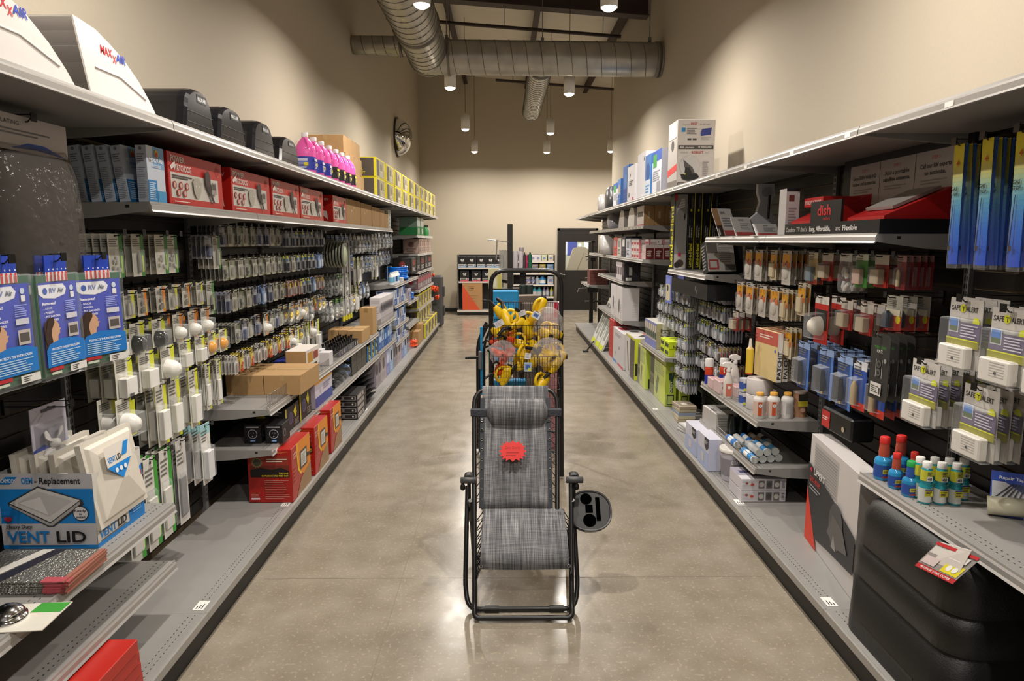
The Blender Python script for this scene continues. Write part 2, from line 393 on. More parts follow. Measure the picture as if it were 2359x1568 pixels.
duct('spiral_duct', [(-1.975, y0+.02, 4.34), (-1.20, y0+.02, 4.33)], .118, 'thinner grey spiral duct between the left wall and the large duct', seams=.14, parts=[('band', (-1.34, y0, 4.33), (1, 0, 0), .15, .03)])
zz = 4.24; pth = [(-1.0, -1.0, zz), (-1.0, 8.75, zz)]+[(-1.0+.0, 8.75+.5*math.sin(a), zz) for a in (.5, 1.0)]
duct('spiral_duct', [(-1.0, -1.0, zz), (-1.0, 9.42, zz)], .26, 'widest spiral duct running overhead toward the camera on the left',
     parts=[('band', (-1.0, 8.1, zz), (0, 1, 0), .275, .05), ('end_cap', (-1.0, 9.42, zz), (0, 1, 0), .27, .06)])
d4 = duct('spiral_duct', [(.50, 9.3, 4.16), (.50, 12.9, 4.16)], .165, 'narrow spiral duct branching away to the back wall with a capped end',
     seams=.13, parts=[('band', (.50, 9.62, 4.16), (0, 1, 0), .185, .05), ('end_cap', (.50, 12.9, 4.16), (0, 1, 0), .17, .05)])
for sx in (-1, 1): hd = MB(); hd.tube([(.5+sx*.13, 12.93, 4.20), (.5+sx*.04, 12.95, 4.10)], .012, MBLK); hd.build('damper_handle', parent=d4)
for i, (x, y, z0) in enumerate(((.50, 9.3, 4.38), (1.9, 9.3, 4.39), (-.75, 9.3, 4.41))):
    b = MB(); b.tube([(x, y, z0-.015), (x, y, cz(x)-.001)], .006, MPOST, n=6); b.box(x-.02, x+.02, y-.02, y+.02, z0-.01, z0+.05, MPOST)
    tag(b.build('hanger_rod', org=(x, y, z0)), 'thin steel rod holding up the crossing duct at its '+['middle', 'right end', 'left end'][i], 'rod', 'duct hangers')
# pendant downlights
for i, (x, y) in enumerate(LAMPS):
    e = empty('pendant_light', (x, y, LAMP_Z)) if i == 0 else None
    if i == 0:
        b = MB(); b.lathe((x, y, LAMP_Z), [(.052, .02), (.078, .0), (.078, .26), (.04, .275), (.012, .29)], M('#d9d6d0', .5), n=20, cap=False)
        b.lathe((x, y, LAMP_Z), [(.012, .29), (.0, .29)], M('#d9d6d0', .5), n=12, cap=False); b.build('housing', parent=e)
        b = MB(); b.lathe((x, y, LAMP_Z), [(.0, -.03), (.03, -.026), (.055, -.014), (.07, .006)], M('#fff0d6', .5, emit=30., nz=0), n=20, cap=False); b.build('lamp_lens', parent=e)
        b = MB(); b.tube([(x, y, LAMP_Z+.28), (x, y, cz(x)-.03)], .004, MBLK, n=6); b.build('cord', parent=e); P0 = e
        tag(e, '', 'pendant light', 'pendant downlights')
    else:
        e = dup(P0, loc=(x, y, LAMP_Z))
        if x > 2: 
            for ch in e.children: pass
    sd = 'left' if x < 0 else ('right' if x < 2 else 'far right')
    e['label'] = f'white cylinder pendant light in the {sd} row, '+ORD[int((y+5)//3.3)]+' from the near end' if x < 2 else f'white cylinder pendant light {"just" if x < 3 else "added unseen, much farther"} beyond the end of the right wall'
    l = lamp_light(x, y); l.parent = e; l.location = (0, 0, -.034)
# convex mirror on the left wall
c = PX(914, 316, -2.135); e = empty('dome_mirror', c)
MMIR = M('#cfcfcf', .05, 1., nz=0)
prof = [(.36*math.cos(a), .30*math.sin(a)) for a in [i*PI/2/10 for i in range(11)]]
b = MB(); b.lathe(c+Vector((.01, 0, 0)), prof, MMIR, n=32, axis='x', cap=False); b.build('mirror_dome', parent=e)
b = MB(); b.lathe(c, [(.37, -.0), (.385, .0), (.385, .03), (.355, .03)], M('#2a2320', .4), n=32, axis='x'); b.build('rim', parent=e)
tag(e, 'silver half-dome security mirror on the left wall near the back', 'mirror')
# door in the back wall
DX0, DX1, DZ = 1.36, 2.40, 2.14; DY = 17.55; MD = M('#191511', .5)
b = MB(); b.box(DX0, DX0+.06, DY-.03, DY, 0, DZ, MD); b.box(DX1-.06, DX1, DY-.03, DY, 0, DZ, MD); b.box(DX0, DX1, DY-.03, DY, DZ-.06, DZ, MD)
dr = b.build('door_1', org=(1.9, DY, 0)); struct(dr)
wa = PY(1303, 556, DY-.02); wb = PY(1355, 622, DY-.02)
b = MB(); Y0, Y1 = DY-.02, DY-.001
for q in ((DX0+.06, wa.x, .04, DZ-.06), (wb.x, DX1-.06, .04, DZ-.06), (wa.x, wb.x, .04, wb.z), (wa.x, wb.x, wa.z, DZ-.06)): b.box(q[0], q[1], Y0, Y1, q[2], q[3], MD)
b.build('door_leaf', parent=dr)
b = MB(); b.box(DX0+.06, DX1-.06, DY-.04, DY-.001, 0, .04, M('#a9a59c', .4, .5)); b.build('threshold', parent=dr)
b = MB(); k = PY(1291, 631, DY-.06); b.lathe((k.x, DY-.05, k.z), [(.02, 0), (.03, .03)], MCHROME, axis='y'); b.tube([(k.x, DY-.06, k.z), (k.x+.12, DY-.06, k.z-.02)], .012, MCHROME); b.build('door_handle', parent=dr)
b = MB(); b.box(wa.x, wb.x, DY-.013, DY-.010, wb.z, wa.z, clear(.06)); b.build('window_pane', parent=dr)
for q, cc in (): pass
# the room beyond seen through the door pane: a shallow alcove with a covered pallet and a blue drum
b = MB(); b.box(wa.x-.2, wb.x+.2, DY-.0095, DY-.0085, wb.z-.02, wa.z+.02, '#b9bcc0'); b.build('window_backing', parent=dr)
A = Art().face((wa.x, DY-.0096, wb.z), (1, 0, 0), (0, 0, 1), wb.x-wa.x, wa.z-wb.z)
A.rect(0, 0, 1, 1, '#aab09f').rect(0, .55, .1, 1, '#cfd6dc').rect(.08, .5, .5, 1, '#2b3f9c').rect(.8, .75, 1, 1, '#e9f0f6').disc(.62, .88, .06, '#f2f2f0')
A.pg([(.02, 0), (.36, .78), (.5, .8), (.88, .8), (1, .7), (1, 0)], '#8d8774').pg([(.0, 0), (.02, 0), (.36, .78), (.30, .72)], '#b9b39f').pg([(.5, 0), (.82, .62), (.84, .62), (.54, 0)], '#6e6857')
A.build('view_through_pane', parent=dr)
# ================================================================ wall racks
LW, RW = -1.88, 1.97
PITCHY = 1.2193; YS = [2.85+PITCHY*i for i in range(-3, 10)]     # uprights
def wx(side, d): return LW+d if side < 0 else RW-d
def xb(b, side, d0, d1, y0, y1, z0, z1, m):
    a, c = wx(side, d0), wx(side, d1); b.box(min(a, c), max(a, c), y0, y1, z0, z1, m)
BASE_D = {-1: .545, 1: .525}
for side in (-1, 1):
    sn = 'left' if side < 0 else 'right'
    for i in range(len(YS)-1):
        y0, y1 = YS[i], YS[i+1]; far = y0 > 6.6
        e = empty('gondola_bay', (wx(side, 0), (y0+y1)/2, 0))
        b = MB(); z = .17
        xb(b, side, -.06, -.012, y0, y1, .0, 2.262, MGRV)
        while z < 2.24:
            xb(b, side, -.0125, 0, y0+.02, y1-.02, z, min(z+.064, 2.245), MSLAT); z += .0762
        b.build('slatwall_panel', parent=e)
        b = MB(); xb(b, side, -.012, .018, y0-.018, y0+.018, .02, 2.29, MPOST)
        if not far:
            zz = .2
            while zz < 2.25:
                xb(b, side, .0175, .0188, y0-.010, y0-.004, zz, zz+.02, MHOLE); xb(b, side, .0175, .0188, y0+.004, y0+.010, zz, zz+.02, MHOLE); zz += .032
        b.build('slotted_upright', parent=e)
        b = MB(); D = BASE_D[side]
        xb(b, side, .02, D-.012, y0+.001, y1-.001, .125, .15, MSHELF)
        xb(b, side, D-.012, D, y0+.001, y1-.001, .118, .153, MRAIL); xb(b, side, D-.016, D-.012, y0+.001, y1-.001, .149, .156, MRAIL)
        if y0 < 6.6:
            for row in (.05, .075):
                yy = y0+.03+(.012 if row > .06 else 0)
                while yy < y1-.02: xb(b, side, D-row-.004, D-row, yy, yy+.008, .15, .1504, MHOLE); yy += .0254
        b.build('base_deck', parent=e)
        b = MB(); xb(b, side, D-.05, D-.03, y0, y1, 0, .125, M('#0c0b0a', .5)); b.build('kick_plate', parent=e)
        if i in (2, 3, 4, 6) : 
            b = MB(); xb(b, side, D-.085, D-.035, y0+.03, y0+.11, .1505, .1512, P('#e9e7e2'))
            for q in range(3): xb(b, side, D-.075+q*.012, D-.070+q*.012, y0+.04, y0+.06+.01*q, .1512, .1516, P('#222222'))
            b.build('price_tag', parent=e)
        tag(e, f'black slatwall rack bay with grey base deck, {ORD[i]} of the {sn} run', 'rack bay', f'rack bays along the {sn} wall')
def shelf(side, y0, y1, z, depth, label, fence=0., tags=0, name='display_shelf', grp=None, th=.026):
    o = wx(side, depth/2); e = empty(name, (o, (y0+y1)/2, z))
    b = MB(); xb(b, side, 0 if z > 2.2 else .02, depth-.012, y0+.003, y1-.003, z-th, z, MSHELF)
    if y0 < 5.5:
        for row in (.05, .075):
            yy = y0+.03+(.012 if row > .06 else 0)
            while yy < y1-.02: xb(b, side, depth-row-.004, depth-row, yy, yy+.008, z, z+.0004, MHOLE); yy += .0254
    b.build('shelf_deck', parent=e)
    b = MB(); a = wx(side, depth-.012); s = -side
    pr = [(a, z+.004), (a+s*.004, z+.004), (a+s*.005, z-.004), (a+s*.010, z-.012), (a+s*.010, z-.030), (a+s*.016, z-.038), (a+s*.012, z-.040), (a, z-.032)]
    b.prism([(x, y0+.003, zz) for x, zz in pr], (0, y1-y0-.006, 0), MRAIL); b.build('price_rail', parent=e)
    for yy in (y0+.002, y1-.008):
        b = MB(); p = [(wx(side, .018), z-.002), (wx(side, depth-.014), z-.002), (wx(side, depth-.014), z-.034), (wx(side, .2), z-.062), (wx(side, .018), z-.072)]
        b.prism([(x, yy, zz) for x, zz in p], (0, .006, 0), MSHELF)
        if y0 < 6: 
            q = wx(side, depth-.10); b.box(q-.008, q+.008, yy-.001, yy+.007, z-.022, z-.010, MHOLE)
        b.build('bracket', parent=e)
    if fence:
        b = MB(); xx = wx(side, depth-.02); n = int((y1-y0)/.02)
        b.tube([(xx, y0+.01, z+fence), (xx, y1-.01, z+fence)], .002, MCHROME, n=5); b.tube([(xx, y0+.01, z+.01), (xx, y1-.01, z+.01)], .002, MCHROME, n=5)
        for k in range(n+1):
            yy = y0+.01+k*(y1-y0-.02)/n; b.tube([(xx, yy, z+.002), (xx, yy, z+fence)], .0012, MCHROME, n=4)
        b.build('wire_fence', parent=e)
    if tags:
        b = MB(); a2 = wx(side, depth-.012)-side*.0105
        for k in range(tags):
            yy = y0+.06+k*(y1-y0-.1)/max(1, tags); b.box(min(a2, a2+s*.001), max(a2, a2+s*.001), yy, yy+.045, z-.030, z-.013, P('#efece6'))
        b.build('price_ticket', parent=e)
    return tag(e, label, 'shelf', grp)
def shelves(side, i0, i1, z, depth, where, **k):
    sn = 'left' if side < 0 else 'right'
    for i in range(i0, i1):
        kk = dict(k); t = kk.pop('tags', 0); f = kk.pop('fence', 0)
        if isinstance(f, (list, tuple)): f = f[i-i0]
        shelf(side, YS[i], YS[i+1], z, depth, f'grey steel shelf, {where}, {sn} run, bay {ORD[i]}', tags=t, fence=f, grp=f'{sn} wall shelves', **kk)
SL, SR = .44, .405
shelves(-1, 0, 12, 2.285, .545, 'topmost level'); shelves(1, 0, 12, 2.268, .525, 'topmost level', tags=2)
shelves(-1, 3, 8, 1.965, .43, 'second level from the top')
shelves(-1, 1, 3, .672, SL, 'waist-level'); shelves(-1, 1, 3, .405, SL-.015, 'lowest above the base')
shelves(-1, 4, 7, .782, SL, 'level holding brown cartons', fence=(.085, 0.06, 0)); shelves(-1, 4, 7, .525, SL, 'level just above the base', tags=1)
shelves(-1, 7, 8, .835, SL, 'level with white slim cartons', fence=.07); shelves(-1, 7, 8, .54, SL, 'low level with blue cartons')
shelves(-1, 8, 10, 1.235, SL, 'chest level'); shelves(-1, 10, 12, 1.30, SL, 'chest level far'); 
shelves(-1, 8, 9, .96, SL, 'thigh-high level'); shelves(-1, 9, 10, .89, SL, 'thigh-high level'); shelves(-1, 8, 9, .68, SL, 'knee-high level'); shelves(-1, 9, 10, .53, SL, 'knee-high level'); shelves(-1, 8, 9, .45, SL, 'ankle-high level')
shelves(-1, 10, 12, 1.905, SL, 'second level', tags=6); shelves(-1, 10, 12, 1.60, SL, 'third level', tags=6); shelves(-1, 10, 12, .99, SL, 'fifth level', tags=6); shelves(-1, 10, 12, .675, SL, 'sixth level', tags=6); shelves(-1, 10, 12, .39, SL, 'seventh level', tags=6)
shelves(1, 3, 5, 1.837, SR+.012, 'eye level'); shelves(1, 5, 6, 1.545, SR, 'level with tall black cartons')
shelves(1, 1, 3, .80, SR+.01, 'near waist level'); shelves(1, 4, 5, .70, SR, 'level with bottles', ); shelves(1, 4, 5, .395, SR, 'level with sealant tubes', fence=.05)
shelves(1, 7, 11, 1.985, SR, 'second level', tags=5); shelves(1, 7, 11, 1.60, SR, 'third level'); shelves(1, 8, 10, 1.28, SR, 'chest level'); shelves(1, 8, 10, .745, SR, 'knee level'); shelves(1, 6, 7, .675, SR, 'low level with thin white cartons')
# ================================================================ hanging packs
_PR = {}
def inst(key, fn, name, loc, side, label, cat, group=None, tilt=0., extra=0.):
    if key not in _PR:
        root, kids = fn(); _PR[key] = (root.build('proto_root'), [(n, k.build('proto_kid')) for n, k in kids])
        L = [_PR[key][0]]+[k for n, k in _PR[key][1]]; ms = [o.data for o in L]
        for o in L: bpy.data.objects.remove(o)
        _PR[key] = (ms[0], [(n, m) for (n, k), m in zip(kids, ms[1:])])
    rm, kids = _PR[key]; o = bpy.data.objects.new(name, rm); COL.objects.link(o); ORG[o.name] = Vector((0, 0, 0))
    o.location = loc; o.rotation_euler = (tilt, 0, (0 if side < 0 else PI)+extra)
    for n, m in kids:
        c = bpy.data.objects.new(n, m); COL.objects.link(c); c.parent = o
    return tag(o, label, cat, group)
CLR = clear(.17); CLR2 = clear(.10)
def card(w, h, bg, art=None, t=.0018, seed=0, stripe=None, top=None, band=None, txt='#6a6a66'):
    b = Art(); b.box(-t, 0, -w/2, w/2, -h, 0, bg)
    b.face((0, -w/2, -h), (0, 1, 0), (0, 0, 1), w, h)
    if stripe: b.rect(.72, 0, 1, 1, stripe[0]); b.rect(.82, .1, .92, .5, stripe[1])
    if top: b.rect(0, .82, 1, 1, top)
    if band: b.rect(0, .0, 1, .16, band)
    b.rect(.44, .93, .56, .96, '#26241f')
    b.lines(.06, .70, .68, .9, 4, txt, seed=seed)
    if art: art(b)
    b.face((-t, w/2, -h), (0, -1, 0), (0, 0, 1), w, h); b.lines(.1, .1, .9, .9, 12, '#8b8b86', seed=seed+1)
    return b
def blister(w, h, d, z0, y0=0, m=None, taper=.12):
    b = MB(); a, c = w/2, w/2*(1-taper); hz = h*taper/2
    r0 = [(0, y0-a, z0-h), (0, y0+a, z0-h), (0, y0+a, z0), (0, y0-a, z0)]; r1 = [(d, y0-c, z0-h+hz), (d, y0+c, z0-h+hz), (d, y0+c, z0-hz), (d, y0-c, z0-hz)]
    b.loft([r0, r1], m or CLR, sm=False); return b
def F_pack(w, h, bg, prod, d=.02, shape='box', **k):
    def fn():
        r = card(w, h, bg, **k); p = MB(); z0 = -h*.36; hh = h*.54; ww = w*.62; yy = -w*.08
        if shape == 'box': p.cbox(.001, d*.8, yy-ww/2, yy+ww/2, z0-hh, z0-hh*.15, prod, .002)
        elif shape == 'tube': p.lathe((d*.5, yy, z0-hh), [(d*.42, 0), (d*.42, hh*.7), (d*.2, hh*.9)], prod, n=10)
        elif shape == 'pair':
            for q in (-1, 1): p.lathe((d*.45, yy+q*ww*.24, z0-hh*.9), [(d*.3, 0), (d*.38, hh*.3), (d*.2, hh*.8)], prod, n=8)
        elif shape == 'dome': p.lathe((.001, yy, z0-hh*.5), [(ww*.55, 0), (ww*.5, d*.5), (ww*.3, d*.85), (0, d*.95)], prod, n=16, axis='x', cap=False)
        elif shape == 'bits':
            rr = random.Random(int(w*1000)+int(h*100))
            for q in range(7):
                y_, z_ = yy+(rr.random()-.5)*ww*.7, z0-hh*(.2+.7*rr.random()); p.cbox(.001, d*.5, y_-.006, y_+.006, z_-.009, z_+.006, prod, .001)
        return r, [('product', p), ('plastic_blister', blister(ww*1.12, hh*1.04, d, z0+.004, yy))]
    return fn
def F_bag(w, h, d, hdr, fill, hd2=None, bits=None):
    def fn():
        r = Art(); r.box(-.002, .002, -w/2, w/2, -h*.2, 0, hdr); r.face((.002, -w/2, -h*.2), (0, 1, 0), (0, 0, 1), w, h*.2)
        if hd2: r.rect(0, 0, 1, .35, hd2)
        r.lines(.1, .45, .8, .9, 2, '#55585c')
        b = MB(); rings = []; n = 12
        for q, (zz, s) in enumerate(((-.18, .25), (-.3, .8), (-.55, 1.), (-.85, .95), (-.97, .6), (-1.0, .08))):
            rings.append([(d/2*s*math.sin(2*PI*i/n)*(1+.15*math.sin(3*i+q)), w/2*.98*math.cos(2*PI*i/n), h*zz) for i in range(n)])
        b.loft(rings, CLR); c = MB(); rr = random.Random(int(w*999))
        if isinstance(fill, tuple): cols = list(fill)
        else: cols = [fill]
        for q in range(bits or 5):
            y_ = (rr.random()-.5)*w*.55; z_ = -h*(.42+.42*rr.random()); a = rr.random()*PI
            dv = Vector((0, math.cos(a), math.sin(a)))*(w*.2); c.tube([Vector((0, y_, z_))-dv, Vector((d*.15, y_, z_)), Vector((0, y_, z_))+dv], d*.22, cols[q % len(cols)], n=7)
        return r, [('contents', c), ('plastic_bag', b)]
    return fn
def hookmesh(L):
    b = MB(); m = MHOOK
    b.box(0, .006, -.014, .014, -.03, .03, m); b.tube([(0, 0, 0), (L-.012, 0, 0), (L, 0, .012)], .0028, m, n=5)
    b.tube([(0.004, .0, .02), (L*.45, 0, .022), (L+.01, 0, .024)], .0019, m, n=4); b.box(L+.008, L+.011, -.014, .014, .0, .028, MHOOK)
    return b
HOOKS = {}
def hook(side, y, z, L, label, group=None, off=0.):
    k = round(L, 2)
    if k not in HOOKS:
        o = hookmesh(k).build('display_hook'); local(o); HOOKS[k] = o.data; o.data.name = 'display_hook'
    else: o = bpy.data.objects.new('display_hook', HOOKS[k]); COL.objects.link(o); ORG[o.name] = Vector((0, 0, 0))
    o.location = (wx(side, .001+off), y, z); o.rotation_euler = (0, 0, 0 if side < 0 else PI)
    return tag(o, label, 'hook', group)
HR = random.Random(5)
def row(side, bay, rno, z, ys, L, items, first=6, rest=3, gap=.028, extra_hooks=0, tw=.06, off=0., nm=None):
    """one row of pegs; items: list of (key, fn, name, look, cat) cycled peg by peg; nearest peg shows more of its stack"""
    sn = 'left' if side < 0 else 'right'; where = nm or f'{sn} bay {ORD[bay]}'
    for i, y in enumerate(ys):
        it = items[i % len(items)]
        if it is None:
            hook(side, y, z, L, f'empty black wire hook, row {ORD[rno]} from top, peg {ORD[i]}, {sn} bay {ORD[bay]}', f'hooks of {sn} bay {ORD[bay]}'); continue
        key, fn, name, look, cat = it[:5]; g = it[5] if len(it) > 5 else gap
        hook(side, y, z, L, f'black wire hook, row {ORD[rno]}, peg {ORD[i]}, {where}', f'hooks of {where}', off)
        n = first if i == 0 else rest; n = min(n, int((L-.03)/g))
        if HR.random() < .25 and n > 2: n -= 1
        f = off+L-.02-HR.random()*.02
        for q in range(n):
            d = f-q*g
            inst(key, fn, name, (wx(side, d), y+(HR.random()-.5)*.006, z+.008), side,
                 f'{look}, row {ORD[rno]}, peg {ORD[i]}, {where}', cat, f'{look}, {where}, row {ORD[rno]}, peg {ORD[i]}',
                 extra=(HR.random()-.5)*tw)
def lsp(a, b, n): return [a+(b-a)*i/max(1, n-1) for i in range(n)]
WG = '#d4d1c6'
K = {}
def kind(k, fn, name, look, cat, gap=.028): K[k] = (k, fn, name, look, cat, gap)
kind('gw', F_pack(.115, .19, WG, '#b9b9b2', .02, 'bits', stripe=('#3f7f3a', '#b5d24a'), seed=1), 'fixture_pack', 'white and green card pack of clips', 'pack', .03)
kind('gw2', F_pack(.10, .19, '#c9c7bd', '#90908a', .02, 'tube', stripe=('#4a8a44', '#d3dc55'), seed=2), 'fixture_pack', 'pale card pack with green side stripe', 'pack', .03)
kind('yo', F_pack(.085, .12, WG, '#8a8579', .018, 'bits', stripe=('#e5882a', '#d7cf3a'), seed=3), 'bulb_pack', 'small card bulb pack with orange stripe', 'pack')
kind('yo2', F_pack(.085, .12, WG, '#c9c7c2', .022, 'pair', stripe=('#cfd43c', '#e08b2c'), seed=4), 'bulb_pack', 'small card bulb pack with yellow stripe', 'pack')
kind('blk', F_pack(.13, .15, WG, M('#1a1a1c', .15), .05, 'dome', stripe=('#ccd334', '#57a446'), seed=5), 'marker_light', 'black domed marker light on white card', 'light', .06)
kind('bulb', F_pack(.10, .15, WG, M('#e6e4dc', .2), .05, 'dome', stripe=('#d9822c', '#cdd639'), seed=6), 'bulb_pack', 'clear round bulb pack on striped card', 'pack', .06)
kind('lens', F_pack(.12, .15, WG, M('#dcdad2', .2), .035, 'box', stripe=('#cfd739', '#4f9b45'), seed=7), 'lens_pack', 'frosted white lens on striped card', 'pack', .045)
kind('amb', F_pack(.10, .13, WG, M('#e39a1e', .25), .03, 'dome', stripe=('#cfd739', '#e08b2c'), seed=8), 'lens_pack', 'amber round lens on yellow striped card', 'pack', .045)
kind('wfix', F_pack(.14, .18, WG, M('#eceae4', .3), .05, 'box', stripe=('#d5da33', '#4f9b45'), seed=9), 'light_fixture', 'boxy white light fixture on yellow striped card', 'light', .062)
kind('wdome', F_pack(.14, .18, WG, M('#efede7', .3), .07, 'dome', stripe=('#d5da33', '#4f9b45'), seed=10), 'light_fixture', 'round white light fixture on yellow striped card', 'light', .08)
kind('wlong', F_pack(.11, .31, WG, M('#eeece6', .35), .035, 'box', stripe=('#d5da33', '#4f9b45'), seed=11), 'light_fixture', 'long white light fixture pack', 'light', .045)
kind('strip', F_pack(.06, .26, '#cfcdc4', M('#e8e6e0', .4), .012, 'box', stripe=('#cfd739', '#9a9a94'), seed=12), 'light_bar', 'slim white light bar pack', 'light', .02)
kind('oval', F_pack(.11, .34, '#dddbd5', M('#e3e4e6', .2), .04, 'box', top='#9fd0d6', seed=13), 'light_fixture', 'long oval frosted light in clear shell', 'light', .05)
kind('tall', F_pack(.12, .44, '#d8d6cf', M('#d4d2cc', .4), .015, 'box', stripe=('#3f9a37', '#d9dc3b'), seed=14), 'blind_pack', 'tall white and green hanging pack', 'pack', .03)
kind('tall2', F_pack(.10, .44, '#c8c6c2', M('#77767a', .4), .012, 'box', seed=15), 'blind_pack', 'tall grey striped hanging pack', 'pack', .022)
kind('f1', F_pack(.075, .13, '#b9b7ae', '#6f6c68', .02, 'bits', stripe=('#7d8b56', '#c9c7a0'), seed=16), 'fastener_pack', 'small grey card pack of fasteners', 'pack', .026)
kind('f2', F_pack(.075, .13, '#a9abb4', '#3b4468', .02, 'box', seed=17, top='#8c90a2'), 'fastener_pack', 'small blue grey card pack', 'pack', .026)
kind('f3', F_pack(.075, .13, '#c9c6b8', '#b0aca0', .02, 'pair', seed=18, stripe=('#b7bfa6', '#5e7a4c')), 'fastener_pack', 'small ivory card pack', 'pack', .026)
kind('f4', F_pack(.075, .13, '#a7aab0', '#20222c', .02, 'box', seed=19, art=lambda b: b.rect(.0, .8, .55, 1, '#d4dc34').rect(0, .7, .55, .8, '#2f88c9')), 'switch_pack', 'black switch on yellow topped card', 'pack', .026)
kind('f5', F_pack(.075, .12, '#c6a3a0', '#a99f97', .02, 'tube', seed=20, art=lambda b: b.rect(.6, .3, 1, .9, '#e4c92c').rect(.6, 0, 1, .3, '#c23a26')), 'fuse_pack', 'reddish card pack with yellow corner', 'pack', .026)
kind('f6', F_pack(.07, .13, '#8fb0e4', '#cfe0f6', .015, 'box', seed=21), 'fuse_pack', 'light blue card pack', 'pack', .026)
kind('wt', F_pack(.05, .12, '#cfccc6', '#8d7f76', .014, 'tube', seed=22), 'terminal_pack', 'narrow clear pack of terminals', 'pack', .02)
kind('wtr', F_pack(.05, .12, '#d8c23a', '#c23a26', .014, 'bits', seed=23, band='#c23a26'), 'terminal_pack', 'narrow yellow and red terminal pack', 'pack', .02)
kind('bagw', F_bag(.12, .2, .05, '#d8d8d4', ('#e6e4de', '#c9c9c6', '#b0b4b8')), 'fitting_bag', 'clear bag of white plastic fittings', 'bag', .045)
kind('bagg', F_bag(.11, .2, .045, '#73a054', ('#dcdad4', '#c9d0c0'), hd2='#2f5f2c'), 'fitting_bag', 'clear bag with green header', 'bag', .045)
kind('bagb', F_bag(.11, .19, .045, '#a9bcd8', ('#3d74bd', '#d4d8dc', '#23406f'), hd2='#24509b'), 'fitting_bag', 'clear bag of blue fittings', 'bag', .045)
kind('bagy', F_bag(.10, .16, .045, '#d8d6cf', ('#e8c61e', '#d4d2cc'), hd2='#d8a12a'), 'fitting_bag', 'clear bag with yellow fittings', 'bag', .045)
kind('bagk', F_bag(.09, .2, .04, '#2a2d2c', ('#16241a', '#26282a')), 'fitting_bag', 'dark bag of black fittings', 'bag', .035)
b0 = YS[3]
# left bay four (nearest full wall of packs)
row(-1, 3, 0, 1.83, [2.96, 3.12, 3.33, 3.47, 3.86, 3.98], .24, [K['gw'], K['gw2'], K['gw'], K['gw'], K['f2'], K['gw2']], 5, 4)
row(-1, 3, 1, 1.575, [2.93, 3.04, 3.15, 3.32, 3.45, 3.58, 3.71, 3.88], .24, [K['yo'], K['yo2'], K['yo'], K['yo'], K['yo2'], K['yo'], K['yo2'], K['gw2']], 5, 3)
row(-1, 3, 2, 1.43, [2.92, 3.08, 3.25, 3.46, 3.62, 3.78], .24, [K['lens'], K['blk'], K['blk'], K['bulb'], K['bulb'], K['bulb']], 3, 2)
row(-1, 3, 3, 1.29, [2.93, 3.12, 3.31, 3.50, 3.66, 3.80, 3.95], .25, [K['wfix'], K['wfix'], K['wdome'], K['lens'], K['lens'], K['amb'], K['amb']], 3, 2)
row(-1, 3, 4, 1.125, [2.90, 3.22, 3.36, 3.55, 3.72, 3.86], .25, [K['wdome'], K['wlong'], K['wlong'], K['wlong'], K['strip'], K['strip']], 3, 3)
row(-1, 3, 5, .80, [2.92, 3.06, 3.20, 3.36, 3.66], .25, [K['tall'], K['tall'], K['tall'], K['tall2'], K['oval']], 5, 3)
# left bay five
Y5 = lsp(4.17, 5.20, 9)
row(-1, 4, 0, 1.895, Y5, .20, [K['f2'], K['f3'], K['f1'], K['f3'], K['f1'], K['f2']], 6, 3)
row(-1, 4, 1, 1.69, Y5, .20, [K['f1'], K['f3'], K['f3'], K['f1'], K['f3']], 6, 3)
row(-1, 4, 2, 1.49, Y5, .20, [K['f2'], K['f3'], K['f1'], K['f3'], K['f2'], K['f6']], 6, 3)
row(-1, 4, 3, 1.285, Y5[1:], .20, [K['f1'], K['f2'], K['f3'], K['f2'], K['bulb']], 6, 3)
row(-1, 4, 4, 1.10, lsp(4.15, 5.2, 11), .24, [K['wt'], K['wtr'], K['wt'], K['wtr'], K['wt'], K['wt'], K['wtr']], 8, 4)
# left bay six
Y6 = lsp(5.40, 6.42, 8)
row(-1, 5, 0, 1.88, Y6, .20, [K['f2'], K['f2'], K['f4'], K['f4'], K['f2'], K['f4']], 6, 3)
row(-1, 5, 1, 1.685, Y6, .20, [K['f4'], K['f3'], K['f4'], K['f4'], K['f4'], K['f4'], K['f6'], K['f6']], 5, 3)
row(-1, 5, 2, 1.48, Y6, .20, [K['f5'], K['f5'], K['f5'], K['f4'], K['f4'], K['f6'], K['f5']], 5, 3)
row(-1, 5, 3, 1.30, Y6, .20, [K['bagy'], K['bagy'], K['bulb'], K['bagy'], K['bagw'], K['wtr']], 3, 2)
row(-1, 5, 4, 1.10, Y6[:6], .20, [K['bulb'], K['wlong'], K['bagy'], K['strip']], 3, 3)
# left bay seven and eight
Y7 = lsp(6.60, 7.64, 6)
row(-1, 6, 0, 1.46, Y7[:4], .22, [K['bagk'], K['bagk'], K['bagg'], K['bagw']], 4, 3)
row(-1, 6, 1, 1.22, Y7, .22, [K['bagw'], K['bagg'], K['bagg'], K['bagw'], K['bagw'], K['bagy']], 3, 2)
row(-1, 6, 2, 1.86, Y7[2:], .2, [K['bagb'], K['f6'], K['bagb'], K['f2']], 4, 3)
row(-1, 6, 3, 1.66, Y7[3:], .2, [K['f2'], K['bagw'], K['bagb']], 4, 3)
Y8 = lsp(7.82, 8.86, 6)
row(-1, 7, 0, 1.86, Y8, .24, [K['bagw'], K['bagw'], K['bagb'], K['bagb']], 4, 3)
row(-1, 7, 1, 1.62, Y8, .24, [K['wlong'], K['bagw'], K['bagb'], K['bagb'], K['bagw']], 3, 2)
row(-1, 7, 2, 1.30, Y8[:4], .2, [K['wlong'], K['bagw'], K['f6'], K['bagw']], 3, 2)
Y9 = lsp(9.05, 10.0, 5)
row(-1, 8, 0, 1.90, Y9, .26, [K['bagw'], K['bagk'], K['bagw'], K['bagb']], 3, 2)
